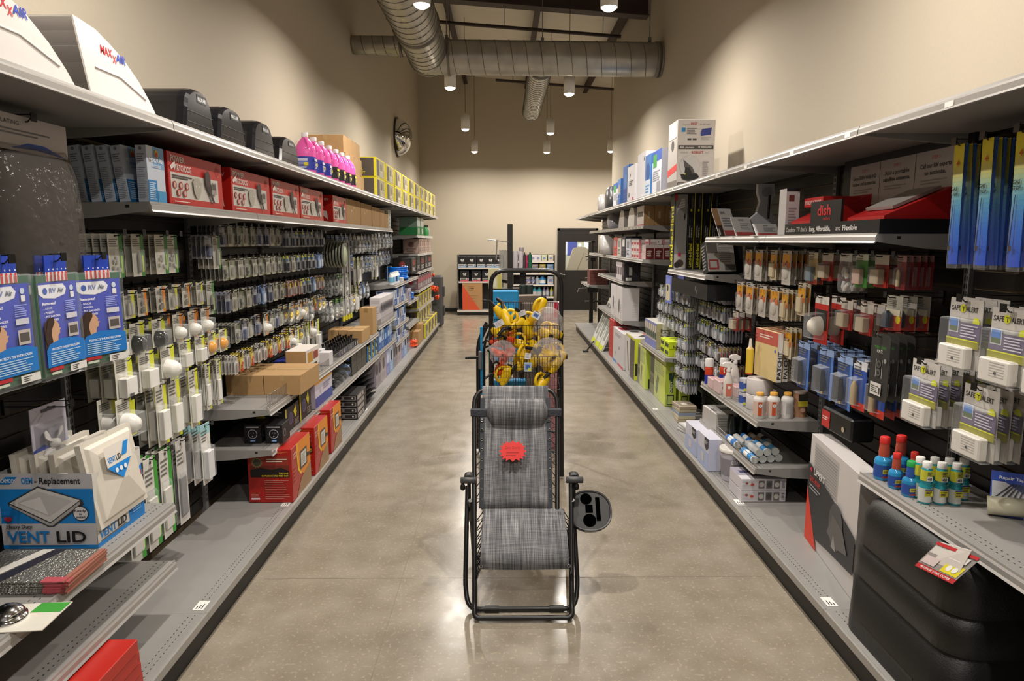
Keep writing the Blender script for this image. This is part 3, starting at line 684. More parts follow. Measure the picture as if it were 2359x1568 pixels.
row(-1, 8, 1, 1.66, Y9, .22, [K['bagb'], K['bagw'], K['bagb'], K['bagk']], 3, 2)
# round drain hoses on hooks, silver extension tubes
def F_disc():
    r = MB(); r.lathe((0, 0, -.13), [(.125, 0), (.13, .012), (.10, .02), (.10, .0)], '#8f9387', n=24, axis='x'); r.box(-.001, .002, -.03, .03, -.035, 0, '#8bab58')
    k = MB(); k.lathe((.006, 0, -.13), [(.098, 0), (.098, .006), (0, .008)], '#c8d6b4', n=24, axis='x', cap=False); return r, [('label_disc', k)]
for q in range(7):
    inst('disc', F_disc, 'hose_coil', (wx(-1, .25-q*.03), 6.95, 1.80), -1, 'flat grey coil with pale green centre hanging beside the slim silver tubes', 'hose coil', 'grey coils hanging in left bay seven')
hook(-1, 6.95, 1.79, .28, 'black wire hook carrying the flat grey coils, left bay seventh', 'coil hook')
for q in range(4):
    b = MB(); y = 7.06+q*.11; x = wx(-1, .2); b.tube([(x, y, 1.02), (x, y, 1.82)], .011, M('#c9c7c2', .3, .4)); b.lathe((x, y, .98), [(.016, 0), (.016, .05)], '#c9c433')
    tag(b.build('extension_tube', org=(x, y, 1.4)), f'slim silver tube standing on end, {ORD[q]} from the camera beside the grey coils', 'tube', 'silver tubes in left bay seven')
# ---- right wall
kind('adh', F_pack(.13, .21, '#c9c5bf', '#d6d0c6', .014, 'dome', seed=30, art=lambda b: b.rect(.08, .5, .92, .9, '#e8a21c').rect(.08, .5, .92, .66, '#dc6a1c').pg([(.35, .6), (.6, .72), (.65, .68), (.42, .56)], '#2b2620')), 'tape_pack', 'orange labelled clear tape pack', 'pack', .035)
kind('adh2', F_pack(.10, .19, '#cfc4ac', '#d9c9a2', .02, 'box', seed=31, art=lambda b: b.rect(.05, .4, .95, .85, '#e0a21f').rect(.05, .4, .95, .55, '#d8681d').pg([(.3, .5), (.65, .68), (.7, .62), (.38, .45)], '#2b2620')), 'tape_pack', 'cream strip pack with orange label', 'pack', .028)
kind('red', F_pack(.12, .15, '#8c1f1c', '#b9a98e', .04, 'box', seed=32, art=lambda b: b.rect(0, .7, 1, 1, '#c7c0b6').rect(.0, .0, .9, .22, '#b3211c')), 'lock_pack', 'red backed clear shell pack', 'pack', .05)
kind('redbig', F_pack(.16, .26, '#c02318', '#d8d2c4', .07, 'dome', seed=33, art=lambda b: b.rect(0, .84, 1, 1, '#e6e2da').rect(.0, .72, 1, .84, '#c8251b').rect(.08, .3, .92, .72, '#1d1a19')), 'lock_pack', 'large red boxed lock with window', 'pack', .09)
kind('grn', F_pack(.11, .16, '#3f8a35', '#c9a99a', .03, 'box', seed=34, top='#d7dcd0'), 'lock_pack', 'green topped clear pack', 'pack', .04)
kind('cream', F_pack(.11, .18, '#b9a46c', '#6e8190', .03, 'box', seed=35, top='#d8d0b4', band='#a03a2c'), 'lock_pack', 'cream and yellow card pack', 'pack', .035)
kind('keys', F_pack(.07, .15, '#7a1f26', '#c9b98c', .02, 'tube', seed=36, top='#b08a8a'), 'fuse_pack', 'narrow dark red pack', 'pack', .03)
kind('blue', F_pack(.16, .27, '#27457f', M('#15181c', .4), .045, 'pair', seed=37, art=lambda b: b.rect(.0, .86, 1, 1, '#8fa9d6').rect(.84, .0, 1, .86, '#4f78c2').disc(.3, .1, .05, '#c9a92c')), 'regulator_pack', 'blue card pack with black regulator hoses', 'pack', .055)
kind('blue2', F_pack(.12, .24, '#22489a', M('#c2a878', .35, .4), .04, 'tube', seed=38, band='#c3341f', top='#d8dbe2'), 'gauge_pack', 'blue card pack with brass gauge and red foot', 'pack', .05)
kind('foam', F_pack(.13, .16, '#a9a59b', M('#1c2d44', .3), .05, 'tube', seed=39, art=lambda b: b.rect(0, 0, 1, .45, '#b3302a').disc(.8, .35, .12, '#e3d32b').rect(0, .45, .9, .62, '#e4dcc0')), 'bulb_pack', 'clear shell pack with red foot and yellow dot', 'pack', .06)
kind('rd6', F_pack(.085, .13, '#a89a94', '#3c2d28', .03, 'tube', seed=42, art=lambda b: b.rect(.1, .7, .5, .95, '#d8b42a').rect(.6, .4, .9, .7, '#b8402c')), 'cleaner_pack', 'orange topped small pack', 'pack', .03)
kind('sw', F_pack(.075, .125, '#9b9da6', '#c6c8cc', .02, 'pair', seed=40, art=lambda b: b.rect(.0, .72, .4, 1, '#d4dc34').rect(0, .62, .4, .72, '#3b8cc8')), 'latch_pack', 'small latch pack with yellow corner tag', 'pack', .024)
kind('sw2', F_pack(.075, .125, '#b4b4b6', '#dedede', .02, 'bits', seed=41), 'latch_pack', 'small silver latch pack', 'pack', .024)
# bay five right (behind the step-board shelf): orange labelled packs
row(1, 4, 0, 1.74, [4.20, 4.40, 4.62, 4.82], .26, [K['adh'], K['adh2'], K['adh'], K['adh']], 5, 4)
row(1, 4, 1, 1.50, [4.18, 4.34, 4.56, 4.76, 4.98], .26, [K['adh2'], K['adh'], K['adh'], K['adh'], K['adh']], 4, 4)
row(1, 4, 2, 1.27, [4.12, 5.12], .24, [K['adh2'], K['red']], 3, 3)
# bay four right
row(1, 3, 0, 1.735, [2.98, 3.15, 3.30, 3.48, 3.68, 3.86], .25, [K['keys'], K['red'], K['grn'], K['bagw'], K['red'], K['cream']], 5, 3)
row(1, 3, 1, 1.555, [3.02, 3.96], .25, [K['foam'], K['adh2']], 3, 3)
row(1, 3, 2, 1.50, [3.22, 3.42, 3.68], .26, [K['red'], K['red'], K['redbig']], 4, 3)
row(1, 3, 3, 1.225, [3.06, 3.20, 3.36, 3.58, 3.84], .27, [K['blue2'], K['blue2'], K['blue'], K['blue'], K['blue']], 5, 4)
# bay six right, small packs over the bottles, and the swing panel beyond
for r_, z in enumerate((1.42, 1.27, 1.11, .95, .80)):
    row(1, 5, r_, z, lsp(5.40, 6.3, 8), .24, [K['sw'], K['sw'], K['sw2'], K['sw']] if r_ < 3 else [K['rd6'], K['sw2'], K['sw']], 7, 3, .024)
# swing panel with its own rows
e = empty('swing_panel', (RW-.2, 6.42, .9)); b = MB(); b.box(1.84, 1.852, 6.12, 7.40, .40, 1.46, MBLK); b.build('panel', parent=e)
b = MB(); b.box(1.825, 1.86, 6.10, 6.12, .38, 1.50, MBLK); b.box(1.825, 1.86, 7.40, 7.42, .38, 1.50, MBLK); b.box(1.825, 1.86, 6.10, 7.42, 1.46, 1.50, MBLK); b.box(1.852, 1.965, 6.10, 6.12, 1.30, 1.40, MBLK); b.build('frame', parent=e)
tag(e, 'black swing panel held off the right wall, carrying rows of small latch packs', 'panel')
for r_, z in enumerate((1.335, 1.185, 1.045, .91, .78, .645, .51)):
    row(1, 6, r_, z, lsp(6.17, 7.3, 8) if z > 1. else lsp(6.17, 6.46, 4), .19, [K['sw'], K['sw2'], K['sw'], K['sw2']], 6, 4, .024, off=.131, nm='swing panel on the right')
# ================================================================ left run: goods
def at(o, lab, cat, g=None): return tag(o, lab, cat, g)
def hood(name, y, prof, x0, x1, z, mat, th=.006, openback=True):
    """cover with a quarter-round side profile in (y,z), side plate towards the aisle"""
    b = MB(); n = len(prof)
    front = [(x1, y+a, z+c) for a, c in prof]+[(x1, y+prof[0][0]+.07, z+.0)]
    b.prism(front, (-th, 0, 0), mat)
    back = [(x0, p[1], p[2]) for p in front]; b.prism(back, (th, 0, 0), mat)
    for i in range(n-1):
        a, c = prof[i], prof[i+1]
        if c[1] < .0: continue
        q = [(x1, y+a[0], z+a[1]), (x1, y+c[0], z+c[1])]; d = Vector((0, c[0]-a[0], c[1]-a[1])).normalized(); nn = Vector((0, -d.z, d.y)) if d.y > 0 or d.z < 0 else Vector((0, d.z, -d.y))
        nn = Vector((0, d.z, -d.y))*th
        v = [Vector(q[0]), Vector(q[1]), Vector(q[1])+nn, Vector(q[0])+nn]
        v2 = [p-Vector((x1-x0, 0, 0)) for p in v]
        b.add(v+v2, [(0, 1, 5, 4), (2, 3, 7, 6), (0, 4, 7, 3), (1, 2, 6, 5)], mat)
    return b
WPL = M('#e4dfdb', .28, nz=.02)
hp = [(-.20, .235), (-.08, .225), (.0, .20), (.09, .165), (.18, .112), (.25, .055), (.30, .004)]
for q, (yy, lab) in enumerate(((1.99, 'white curved vent hood, nearest on the top shelf, cut by the picture edge'), (2.50, 'white curved vent hood beside the black covers on the top shelf'))):
    z = 2.286; b = hood('vent_hood', yy, hp, -1.80, -1.375, z, WPL); o = b.build('vent_hood', org=(-1.58, yy, z), bev=.004); tag(o, lab, 'vent hood', 'white vent hoods on the left top shelf')
    A = Art().face((-1.3745, yy-.20, z), (0, 1, 0), (0, 0, 1), .5, .235)
    A.text('MAX', .28, .66, .12, '#d8202c', fit=.14).text('X', .42, .60, .11, '#d8202c', fit=.045).text('AIR', .465, .64, .12, '#2c46c0', fit=.12)
    A.build('printed_logo', parent=o)
    r = MB(); r.tube([(-1.374, yy-.10, z+.10), (-1.374, yy+.05, z+.10), (-1.374, yy+.22, z+.055)], .003, WPL, n=6); r.build('moulded_rib', parent=o)
MBP = M('#17171a', .18, nz=.03)
for q, (ya, yb, h) in enumerate(((3.08, 3.40, .205), (3.44, 3.80, .195), (3.90, 4.27, .205), (4.36, 4.76, .185))):
    z = 2.286; L = yb-ya; e = empty('vent_cover', (-1.6, ya, z)); n = 10
    pf = [(0, 0), (.03, h*.55)]+[(.03+(.12)*(1-math.cos(a)), h*.55+h*.45*math.sin(a)) for a in lsp(.2, PI/2, 6)]+[(L*.62+(L*.30)*math.sin(a), h*(.42+.58*math.cos(a))) for a in lsp(.1, PI/2, 6)]+[(L, .0)]
    rings = []
    for xx, s in ((-1.80, .97), (-1.78, 1.), (-1.44, 1.), (-1.41, .985), (-1.395, .93)): rings.append([(xx, ya+L/2+(a-L/2)*s, z+c*s) for a, c in pf])
    b = MB(); b.loft(rings, MBP, sm=False); b.build('shell', parent=e, bev=.003)
    A = Art().face((-1.394, ya, z), (0, 1, 0), (0, 0, 1), L, h)
    A.rect(.42, .70, .72, .88, '#2a2a2a').text('MAX AIR', .57, .74, .09, '#d8d8d8', 'C', fit=.26)
    for zz in (.22, .45): A.rect(.08, zz, .92, zz+.012, '#3c3c40')
    A.build('embossed_badge', parent=e)
    if q in (0, 3): A = Art().face((-1.75, ya+.16, z+h), (1, 0, 0), (0, 1, 0), .24, .12); A.rect(0, 0, 1, 1, '#dcdcda').lines(.1, .1, .9, .9, 5, '#77777a'); A.build('paper_label', parent=e)
    tag(e, f'glossy black vent cover, {ORD[q]} of four between the white hoods and pink jugs', 'vent cover', 'black vent covers on the left top shelf')
# pink jugs
PINK = M('#ef62b4', .18, alpha=None, nz=.03); PINKL = M('#f0a6d2', .2)
def jug(lab, c):
    x, y, z = c; e = empty('antifreeze_jug', c); b = MB()
    def ring(r, zz, sq=.85): return [(x+r*math.cos(a)*(1 if abs(math.cos(a)) < .7 else 1), y+r*sq*math.sin(a), z+zz) for a in [2*PI*i/20 for i in range(20)]]
    b.loft([ring(.066, 0), ring(.072, .008), ring(.072, .185), ring(.068, .20), ring(.05, .235), ring(.028, .262), ring(.022, .268)], PINK)
    b.loft([ring(.022, .267, 1), ring(.0215, .276, 1)], PINKL); b.build('bottle_body', parent=e)
    b = MB(); b.lathe((x, y, z+.272), [(.024, 0), (.024, .028), (.021, .031)], '#efe6ea'); b.build('cap', parent=e)
    b = MB(); b.tube([(x+.03, y-.052, z+.19), (x+.038, y-.062, z+.215), (x+.025, y-.05, z+.245), (x+.012, y-.025, z+.258)], .009, PINK); b.build('handle', parent=e)
    b = MB(); b.loft([ring(.0725, .035), ring(.0725, .13)], '#2b3aa6' if lab else '#241d22', cap=False); b.build('label', parent=e)
    A = Art()
    for u, n_ in (((0, 1, 0), 1), ((1, 0, 0), -1)):
        A.face((x+.0735, y-.045, z+.035) if n_ > 0 else (x-.05, y-.0625, z+.035), u, (0, 0, 1), .09, .095)
        A.rect(.1, .66, .9, .86, '#c9c9de' if lab else '#cfc23a').lines(.1, .1, .9, .6, 5, '#b9bde4' if lab else '#8d8d72').rect(.6, .3, .95, .55, '#d8c93a')
    A.build('label_print', parent=e); return e
JA = jug(True, (-1.455, 5.12, 2.286)); JB = jug(False, (-1.455, 5.80, 2.286)); ny = [5.12, 5.34, 5.56, 5.80, 6.03, 6.25, 6.47]
for i, y in enumerate(ny):
    src = JA if i < 3 else JB
    o = src if i in (0, 3) else dup(src, loc=(-1.455, y, 2.286))
    tag(o, f'pink jug with {"blue" if i < 3 else "black"} label, {ORD[i]} from the camera on the left top shelf', 'jug', 'pink jugs on the left top shelf')
# brown cartons behind the jugs
q = 0
for r_, (za, zb, rows_) in enumerate(((2.286, 2.462, 2), (2.464, 2.640, 2), (2.642, 2.80, 1))):
    for cI in range(2):
        y0_ = 6.58+cI*.37-(.0 if r_ < 2 else -.02); x1_ = -1.475-.02*r_
        carton('cardboard_box', f'brown carton, {["bottom", "middle", "top"][r_]} of the stack behind the pink jugs, {"nearer" if cI == 0 else "farther"} column', 'box', -1.86, x1_, y0_, y0_+.36, za, zb, MCARD, group='carton stack by the pink jugs', flap=1, rz=.01*(cI-.5))
# yellow framed cartons, two rows
YEL = '#d6c81c'
def yart(A, F):
    f = F('n'); f.rect(.03, .04, .94, .96, '#4e463d').text('SEWER', .5, .34, .12, '#d8c93a', 'C', fit=.5).text('HOSE KIT', .5, .16, .12, '#d8c93a', 'C', fit=.6).star(.5, .7, .16, '#1d1a18', 9)
    f = F('a'); f.rect(.05, .05, .93, .93, '#a39a78').rect(.08, .1, .34, .9, '#4a443a').disc(.55, .6, .2, '#5f5a44').lines(.4, .1, .85, .42, 4, '#d8d2bc').rect(.76, .5, .9, .85, '#b9ab8a')
    f = F('t'); f.rect(.04, .05, .96, .95, '#6a5f4c')
for i in range(10):
    y = 7.52+i*.64
    if y > 13.4: break
    for r_ in range(2):
        carton('hose_kit_box', f'yellow edged carton, {["lower", "upper"][r_]} row of the left top shelf, {ORD[i]} from the camera', 'box', -1.80, -1.385, y, y+.55, 2.286+r_*.212, 2.286+r_*.212+.21, YEL, yart, 'yellow edged cartons on the left top shelf')
# second shelf: slim blue-white boxes, red boxes, brown cartons
Z2 = 1.966
def slim(A, F):
    f = F('n'); f.rect(.05, .02, .95, .98, '#ccd6e6').disc(.5, .94, .03, '#7d8596').lines(.15, .7, .85, .86, 4, '#7a7f90').lines(.12, .06, .88, .62, 18, '#9097aa', .35)
    f = F('a'); f.rect(0, 0, 1, 1, '#d5dfee').rect(.35, .62, 1, 1, '#84b6e2').rect(0, 0, .5, .4, '#2b86c8').lines(.06, .05, .44, .37, 9, '#cfe2f2').rect(.5, .0, 1, .22, '#4a9fd6').disc(.55, .88, .07, '#e0b52c').disc(.55, .86, .045, '#d44d2e')
    f.text('MOISTURE', .5, .72, .075, '#ffffff', 'C', fit=.75).text('ABSORBER', .5, .63, .05, '#e8eef6', 'C', fit=.6)
for i in range(5):
    x1 = -1.475-(4-i)*.058-(.02 if i < 4 else 0)
    carton('moisture_absorber_box', f'slim pale blue box, {ORD[4-i]} from the aisle at the start of the second shelf', 'box', x1-.045, x1, 2.885, 3.03, Z2, Z2+.232, '#c3d0e4', slim, 'slim pale blue boxes on the left second shelf', ry=(-.11 if i < 4 else 0))
RED = M('#c4261f', .35, nz=.03)
def redart(A, F):
    f = F('a'); f.rect(.03, .14, .90, .62, '#d8d3cb').disc(.90, .80, .11, '#c9685c').disc(.90, .80, .09, '#b8261f')
    f.text('POWER', .04, .82, .12, '#eadfd8', fit=.28).text('WATCHDOG', .08, .66, .12, '#eadfd8', fit=.30).pg([(.02, .72), (.12, .86), (.10, .76), (.16, .80), (.04, .66)], '#eadfd8')
    f.lines(.05, .5, .40, .58, 2, '#4a4644', .6)
    for a, b_ in ((.08, .38), (.18, .38), (.28, .38), (.13, .24), (.23, .24)): f.disc(a, b_, .075, '#b02a2c').disc(a, b_, .05, '#d8b8b0')
    f.pg([(.38, .5), (.42, .58), (.5, .58), (.54, .5), (.52, .3), (.48, .18), (.43, .18), (.39, .3)], '#b9b4a8').pg([(.41, .44), (.445, .42), (.43, .38)], '#e0dcd2').pg([(.51, .44), (.475, .42), (.49, .38)], '#e0dcd2')
    f.disc(.66, .58, .13, '#4a3d3d', .2).pg([(.62, .45), (.70, .45), (.73, .3), (.78, .12), (.74, .12), (.69, .26)], '#3c3234').rect(.72, .3, .82, .55, '#a39c96').rect(.735, .4, .805, .52, '#5c5551')
    f.lines(.03, .05, .3, .09, 1, '#f0d8d0')
    f = F('n'); f.text('POWER WATCHDOG', .14, .5, .1, '#f0e0da', 'C', fit=.8, rot=1).text('SMART RV', .62, .80, .09, '#f5eae4', 'C', fit=.6).pg([(.45, .62), (.72, .60), (.66, .44), (.80, .42), (.84, .10), (.58, .36), (.64, .38), (.50, .42)], '#e6e0dc')
for i, (ya, yb) in enumerate(((3.05, 3.62), (3.74, 4.34), (4.38, 4.96), (4.985, 5.60), (5.92, 6.42))):
    carton('surge_protector_box', f'red and white printed box, {ORD[i]} from the camera on the second left shelf', 'box', -1.74+.01*(i % 2), -1.468, ya, yb, Z2, Z2+.232, RED, redart, 'red boxes on the left second shelf')
for i, (ya, yb, h) in enumerate(((6.46, 7.08, .24), (7.10, 7.66, .235), (7.70, 8.16, .225), (8.18, 8.50, .215), (8.52, 8.74, .175))):
    carton('cardboard_box', f'plain brown carton, {ORD[i]} past the last red box on the second left shelf', 'box', -1.85, -1.475, ya, yb, Z2, Z2+h, MCARD, (lambda A, F: F('a').disc(.35, .55, .04, '#e6dccb').disc(.5, .68, .035, '#e6dccb')) if i in (0, 1) else None, 'brown cartons on the left second shelf')
for i in range(5):
    carton('small_white_box', f'small white box, {ORD[i]} from the bottom of the stack ending the second left shelf', 'box', -1.62, -1.475, 8.76, 8.94, Z2+i*.048, Z2+i*.048+.046, '#dad9d2', lambda A, F: (F('a').rect(.15, .2, .8, .8, '#8c948c'), F('n').rect(.15, .25, .8, .75, '#a0a69e')), 'small white boxes on the left second shelf')
for i in range(3):
    carton('dark_box', f'dark box in the shade behind the slim blue boxes, {ORD[i]} from the bottom', 'box', -1.86, -1.78, 2.88+.01*i, 3.0, Z2+i*.062, Z2+i*.062+.06, '#1d1b20', lambda A, F: F('n').rect(.6, .2, .95, .8, '#c9a24a'), 'dark boxes behind the blue boxes')
# hanging: big clear bags of grey foam near the camera
def F_big():
    r = Art(); r.box(-.002, .002, -.21, .21, -.115, .0, '#c9c2c0'); r.face((.002, -.21, -.115), (0, 1, 0), (0, 0, 1), .42, .115)
    r.pg([(0, 0), (.0, .55), (.12, .1), (.2, 0)], '#20439c').pg([(.3, .06), (.5, .26), (.7, .26), (.98, .0), (.6, .1)], '#254fb2').text('INSULATING', .1, .72, .12, '#3c3c44', fit=.4, bold=False).lines(.1, .42, .8, .62, 2, '#77757c')
    b = MB(); c = MB(); RB = []; RC = []; n = 20
    for k, (zz, s, w) in enumerate(((-.10, .2, .92), (-.13, .6, .97), (-.2, .85, 1), (-.32, .95, 1.), (-.42, 1., 1.), (-.52, .95, 1), (-.56, .7, .99), (-.575, .12, .96))):
        RB.append([(.085*s*math.sin(t)*(1+.10*math.sin(5*t+k)), .215*w*math.copysign(abs(math.cos(t))**.6, math.cos(t)), zz+.008*math.sin(3*t+k*2)) for t in [2*PI*i/n for i in range(n)]])
        if 0 < k < 7: RC.append([(.072*s*math.sin(t)*(1+.12*math.sin(4*t+k*2)), .195*w*math.copysign(abs(math.cos(t))**.6, math.cos(t)), zz-.0) for t in [2*PI*i/n for i in range(n)]])
    b.loft(RB, clear(.5, '#8f8a84', .14, .9, 16.)); c.loft(RC, M('#3d3833', .7, bump=.6, scale=14)); return r, [('foam_cushion', c), ('plastic_bag', b)]
for i, (y, x, lab) in enumerate(((2.36, -1.60, 'large clear bag of dark grey foam hanging under the top shelf'), (1.90, -1.60, 'pale bagged cushion cut by the left picture edge'))):
    inst('bigbag', F_big, 'cushion_bag', (x, y, 2.215-.0*i), -1, lab, 'bag')
    hook(-1, y, 2.20, .30, f'hook carrying the {["dark", "pale"][i]} cushion bag', 'hooks of the near left bay')
# blue and white filter packs with a picture of a woman
SKIN, HAIR = '#c99f80', '#3a2a22'
def F_rv():
    r = Art(); w, h = .205, .33; r.box(-.006, 0, -w/2, w/2, -h-.035, -.035, '#3f6b4c'); r.face((0, -w/2, -h-.035), (0, 1, 0), (0, 0, 1), w, h)
    r.rect(0, .93, 1, 1, '#2f5c43').rect(.40, .945, .62, .99, '#c8cfc0').rect(.02, .04, .98, .93, '#3042b8').rect(0, 0, 1, .09, '#3f6b4c')
    r.pg([(.02, .91), (.62, .91), (.70, .86), (.66, .80), (.4, .765), (.12, .78), (.02, .82)], '#e6e8f0').disc(.17, .845, .034, '#2a55b0').text('RV', .27, .825, .05, '#6b7db9', fit=.18).text('Air', .47, .825, .05, '#54606e', fit=.16)
    r.disc(.82, .86, .03, '#c8d8ea').rect(.78, .76, .87, .82, '#e4e4e8').text('Removes!', .06, .71, .03, '#ffffff', fit=.36)
    for k, t in enumerate(('ODOR', 'POLLEN', 'PET DANDER', 'MOLD SPORES')): r.text('- '+t, .08, .665-.04*k, .021, '#e8eaf4', fit=.4)
    r.lines(.6, .62, .88, .74, 6, '#9aa6dc').rect(.6, .55, .88, .605, '#c9cad4').rect(.62, .36, .88, .50, '#b9b2ae').rect(.65, .39, .85, .47, '#55504e')
    r.pg([(.02, .52), (.12, .58), (.24, .585), (.30, .54), (.33, .5), (.30, .40), (.22, .27), (.02, .24)], HAIR)
    r.pg([(.22, .55), (.31, .555), (.36, .52), (.385, .50), (.37, .475), (.42, .465), (.385, .445), (.39, .42), (.34, .40), (.33, .36), (.36, .28), (.14, .26), (.20, .34), (.17, .44)], SKIN).pg([(.12, .56), (.26, .585), (.27, .53), (.20, .47), (.16, .38), (.06, .30), (.02, .4)], HAIR)
    r.pg([(.02, .26), (.1, .32), (.4, .36), (.75, .35), (.98, .31), (.98, .09), (.02, .09)], '#1d74c4').text('PROTECTS THE ENTIRE CABIN', .5, .255, .024, '#e6f0fa', 'C', fit=.7).lines(.1, .11, .9, .24, 6, '#a9cbe8').rect(.05, .05, .38, .085, '#b02c34').rect(.08, .015, .32, .04, '#c9cfc0').rect(.55, .0, .98, .075, '#dcdad6').lines(.6, .01, .78, .065, 3, '#444')
    hd = Art(); hd.box(-.004, .001, -.055, .055, -.055, .03, '#1c3fae'); hd.face((.001, -.055, -.055), (0, 1, 0), (0, 0, 1), .11, .085).rect(0, 0, 1, .36, '#dcd6d2')
    for k in range(6): hd.rect(.03+k*.17, 0, .10+k*.17, .36, '#c8363c')
    for k in range(5): hd.star(.12+.19*k, .46, .05, '#e6e8f0', 5, .45)
    b = MB(); b.cbox(-.014, .006, -w/2-.012, w/2+.012, -h-.05, -.03, clear(.12), .004)
    f = MB(); f.cbox(-.013, -.007, -w/2-.004, w/2+.004, -h-.04, -.045, M('#5e8f72', .9, bump=.5, scale=60), .002)
    return r, [('header_card', hd), ('plastic_sleeve', b), ('filter_foam', f)]
for i, (y, x) in enumerate(((2.05, -1.50), (2.29, -1.50), (2.52, -1.50))):
    for q in range(3):
        inst('rvair', F_rv, 'air_filter_pack', (x-.035*q, y+.006*q, 1.735-.005*i), -1, f'{["nearest", "middle", "farthest"][i]} hanging air filter pack showing a woman on a blue card', 'filter pack', f'air filter packs on the {["nearest", "middle", "farthest"][i]} hook', extra=(-.25 if i == 2 else .02*q))
    hook(-1, y, 1.74, .40, f'black hook carrying the {["nearest", "middle", "farthest"][i]} air filter packs', 'hooks of the near left bay')
# fan pack low on the near slatwall
def F_fan():
    r = Art(); r.box(-.003, 0, -.1, .1, -.25, 0, '#b9b6c4'); r.face((0, -.1, -.25), (0, 1, 0), (0, 0, 1), .2, .25).pg([(0, .25), (.3, .3), (.6, .26), (1, .38), (1, 0), (0, 0)], '#8f9cc9').pg([(0, .38), (.3, .42), (.6, .3), (.3, .28), (0, .3)], '#33459c').rect(.3, .9, .7, .95, '#4a4a55')
    k = MB(); k.lathe((.006, 0, -.15), [(.018, 0), (.018, .02), (0, .024)], '#d9d6d2', axis='x', cap=False)
    for j in range(4):
        a = PI/4+j*PI/2; P_ = []
        for t in range(9):
            u = t/8*PI*2; rr = .045+.030*math.cos(u); aa = a+.36*math.sin(u); P_.append((.012+.008*math.sin(u), rr*math.cos(aa), -.15+rr*math.sin(aa)))
        k.prism(P_, (.004, 0, 0), '#d4d0d0')
    return r, [('fan_blade', k), ('plastic_blister', blister(.17, .17, .03, -.065))]
inst('fan', F_fan, 'fan_blade_pack', (wx(-1, .16), 2.505, 1.20), -1, 'white fan blade on a pale violet card hanging alone by the near upright', 'fan pack')
hook(-1, 2.505, 1.19, .24, 'black hook carrying the white fan blade card', 'hooks of the near left bay')
# vent lid carton, open with lids leaning out
ZS = .6725; e = None
def ventart(A, F):
    f = F('n'); f.rect(0, 0, 1, 1, '#c9c7cc').rect(0, 0, 1, .05, '#1a86d8').rect(0, .34, 1, .80, '#1a86d8')
    f.pg([(.02, .86), (.10, .96), (.22, .96), (.14, .86)], '#1a86d8').text('CAMCO', .045, .885, .05, '#f2f5f8', fit=.14).text('OEM', .26, .87, .085, '#2b8fe0', fit=.12).text('- Replacement', .40, .87, .085, '#2a2a2e', fit=.48)
    f.pg([(.10, .62), (.43, .84), (.88, .66), (.90, .60), (.56, .30), (.50, .30), (.11, .58)], '#3a3a3e').pg([(.12, .615), (.43, .82), (.86, .655), (.53, .36)], '#dddbd8').pg([(.12, .60), (.53, .345), (.86, .64), (.86, .60), (.55, .315), (.51, .315), (.12, .575)], '#b4b2b2').pg([(.20, .62), (.43, .77), (.78, .645), (.52, .44)], '#c9c7c6').pg([(.22, .62), (.45, .70), (.52, .46)], '#e6e4e2')
    f.disc(.86, .48, .10, '#2a2a2e').disc(.86, .48, .09, '#e2e0e4').text('Ready', .86, .50, .035, '#3a3a40', 'C', fit=.15).text('to', .86, .46, .03, '#3a3a40', 'C').text('install', .86, .42, .03, '#3a3a40', 'C', fit=.13)
    f.text('Heavy Duty', .07, .285, .05, '#3c3a3c', fit=.30).text('VENT', .07, .10, .155, '#1a86d8', fit=.51).text('LID', .59, .10, .155, '#17171a', fit=.32).lines(.08, .058, .93, .085, 2, '#9a989c')
    f.pg([(.06, .44), (.14, .44), (.14, .40), (.10, .37), (.06, .40)], '#c8384a')
    f = F('a'); f.rect(0, 0, 1, 1, '#d5d2cc').rect(0, 0, 1, .06, '#1a86d8').pg([(0, .34), (.30, .36), (.5, .62), (.88, .62), (.95, .74), (1, .78), (1, .06), (.66, .06), (.64, .30), (.3, .30), (0, .26)], '#1a86d8')
    f.rect(0, .06, .64, .30, '#d5d2cc').pg([(.05, .28), (.12, .34), (.28, .34), (.2, .28)], '#1a86d8').text('CAMCO', .09, .295, .03, '#eef2f6', fit=.12).text('VENT', .04, .10, .11, '#1a86d8', fit=.34).text('LID', .40, .10, .11, '#17171a', fit=.22).lines(.05, .065, .6, .09, 1, '#444')
    f.pg([(.42, .40), (.52, .62), (.74, .58), (.66, .32)], '#3a3a3e').pg([(.44, .42), (.53, .60), (.72, .565), (.64, .35)], '#dddbd8')
    for k in range(4): f.disc(.74+.06*k, .30+.03*k, .02, '#e8eef4')
    f.lines(.7, .14, .95, .26, 3, '#7db8ea').rect(.88, .62, .95, .70, '#c8384a')
vx0, vx1, vy0, vy1 = -1.865, -1.517, 2.405, 2.735; VH = .29
o = carton('vent_lid_box', 'open white and blue carton of roof vent lids on the near left shelf', 'box', vx0, vx1, vy0, vy1, ZS, ZS+.008, '#c9b391')
cx, cy = (vx0+vx1)/2, (vy0+vy1)/2
def pan(nm, a):
    b = MB(); b.box(*a, '#d2d0cf'); return b.build(nm, parent=o)
W2, D2 = (vx1-vx0)/2, (vy1-vy0)/2
pan('side_panel', (-W2, W2, -D2, -D2+.004, 0, VH)); pan('side_panel', (-W2, W2, D2-.004, D2, 0, VH)); pan('side_panel', (-W2, -W2+.004, -D2, D2, 0, VH)); pan('side_panel', (W2-.004, W2, -D2, D2, 0, VH*.62))
A = Art()
def vf(k):
    global A
    if k == 'a': A.build('printed_artwork', parent=o); A = Art()
    return vf_(k)
def vf_(k): return A.face((-W2, -D2, 0), (1, 0, 0), (0, 0, 1), 2*W2, VH) if k == 'n' else A.face((W2, -D2, 0), (0, 1, 0), (0, 0, 1), 2*D2, VH*.98)
ventart(A, vf)
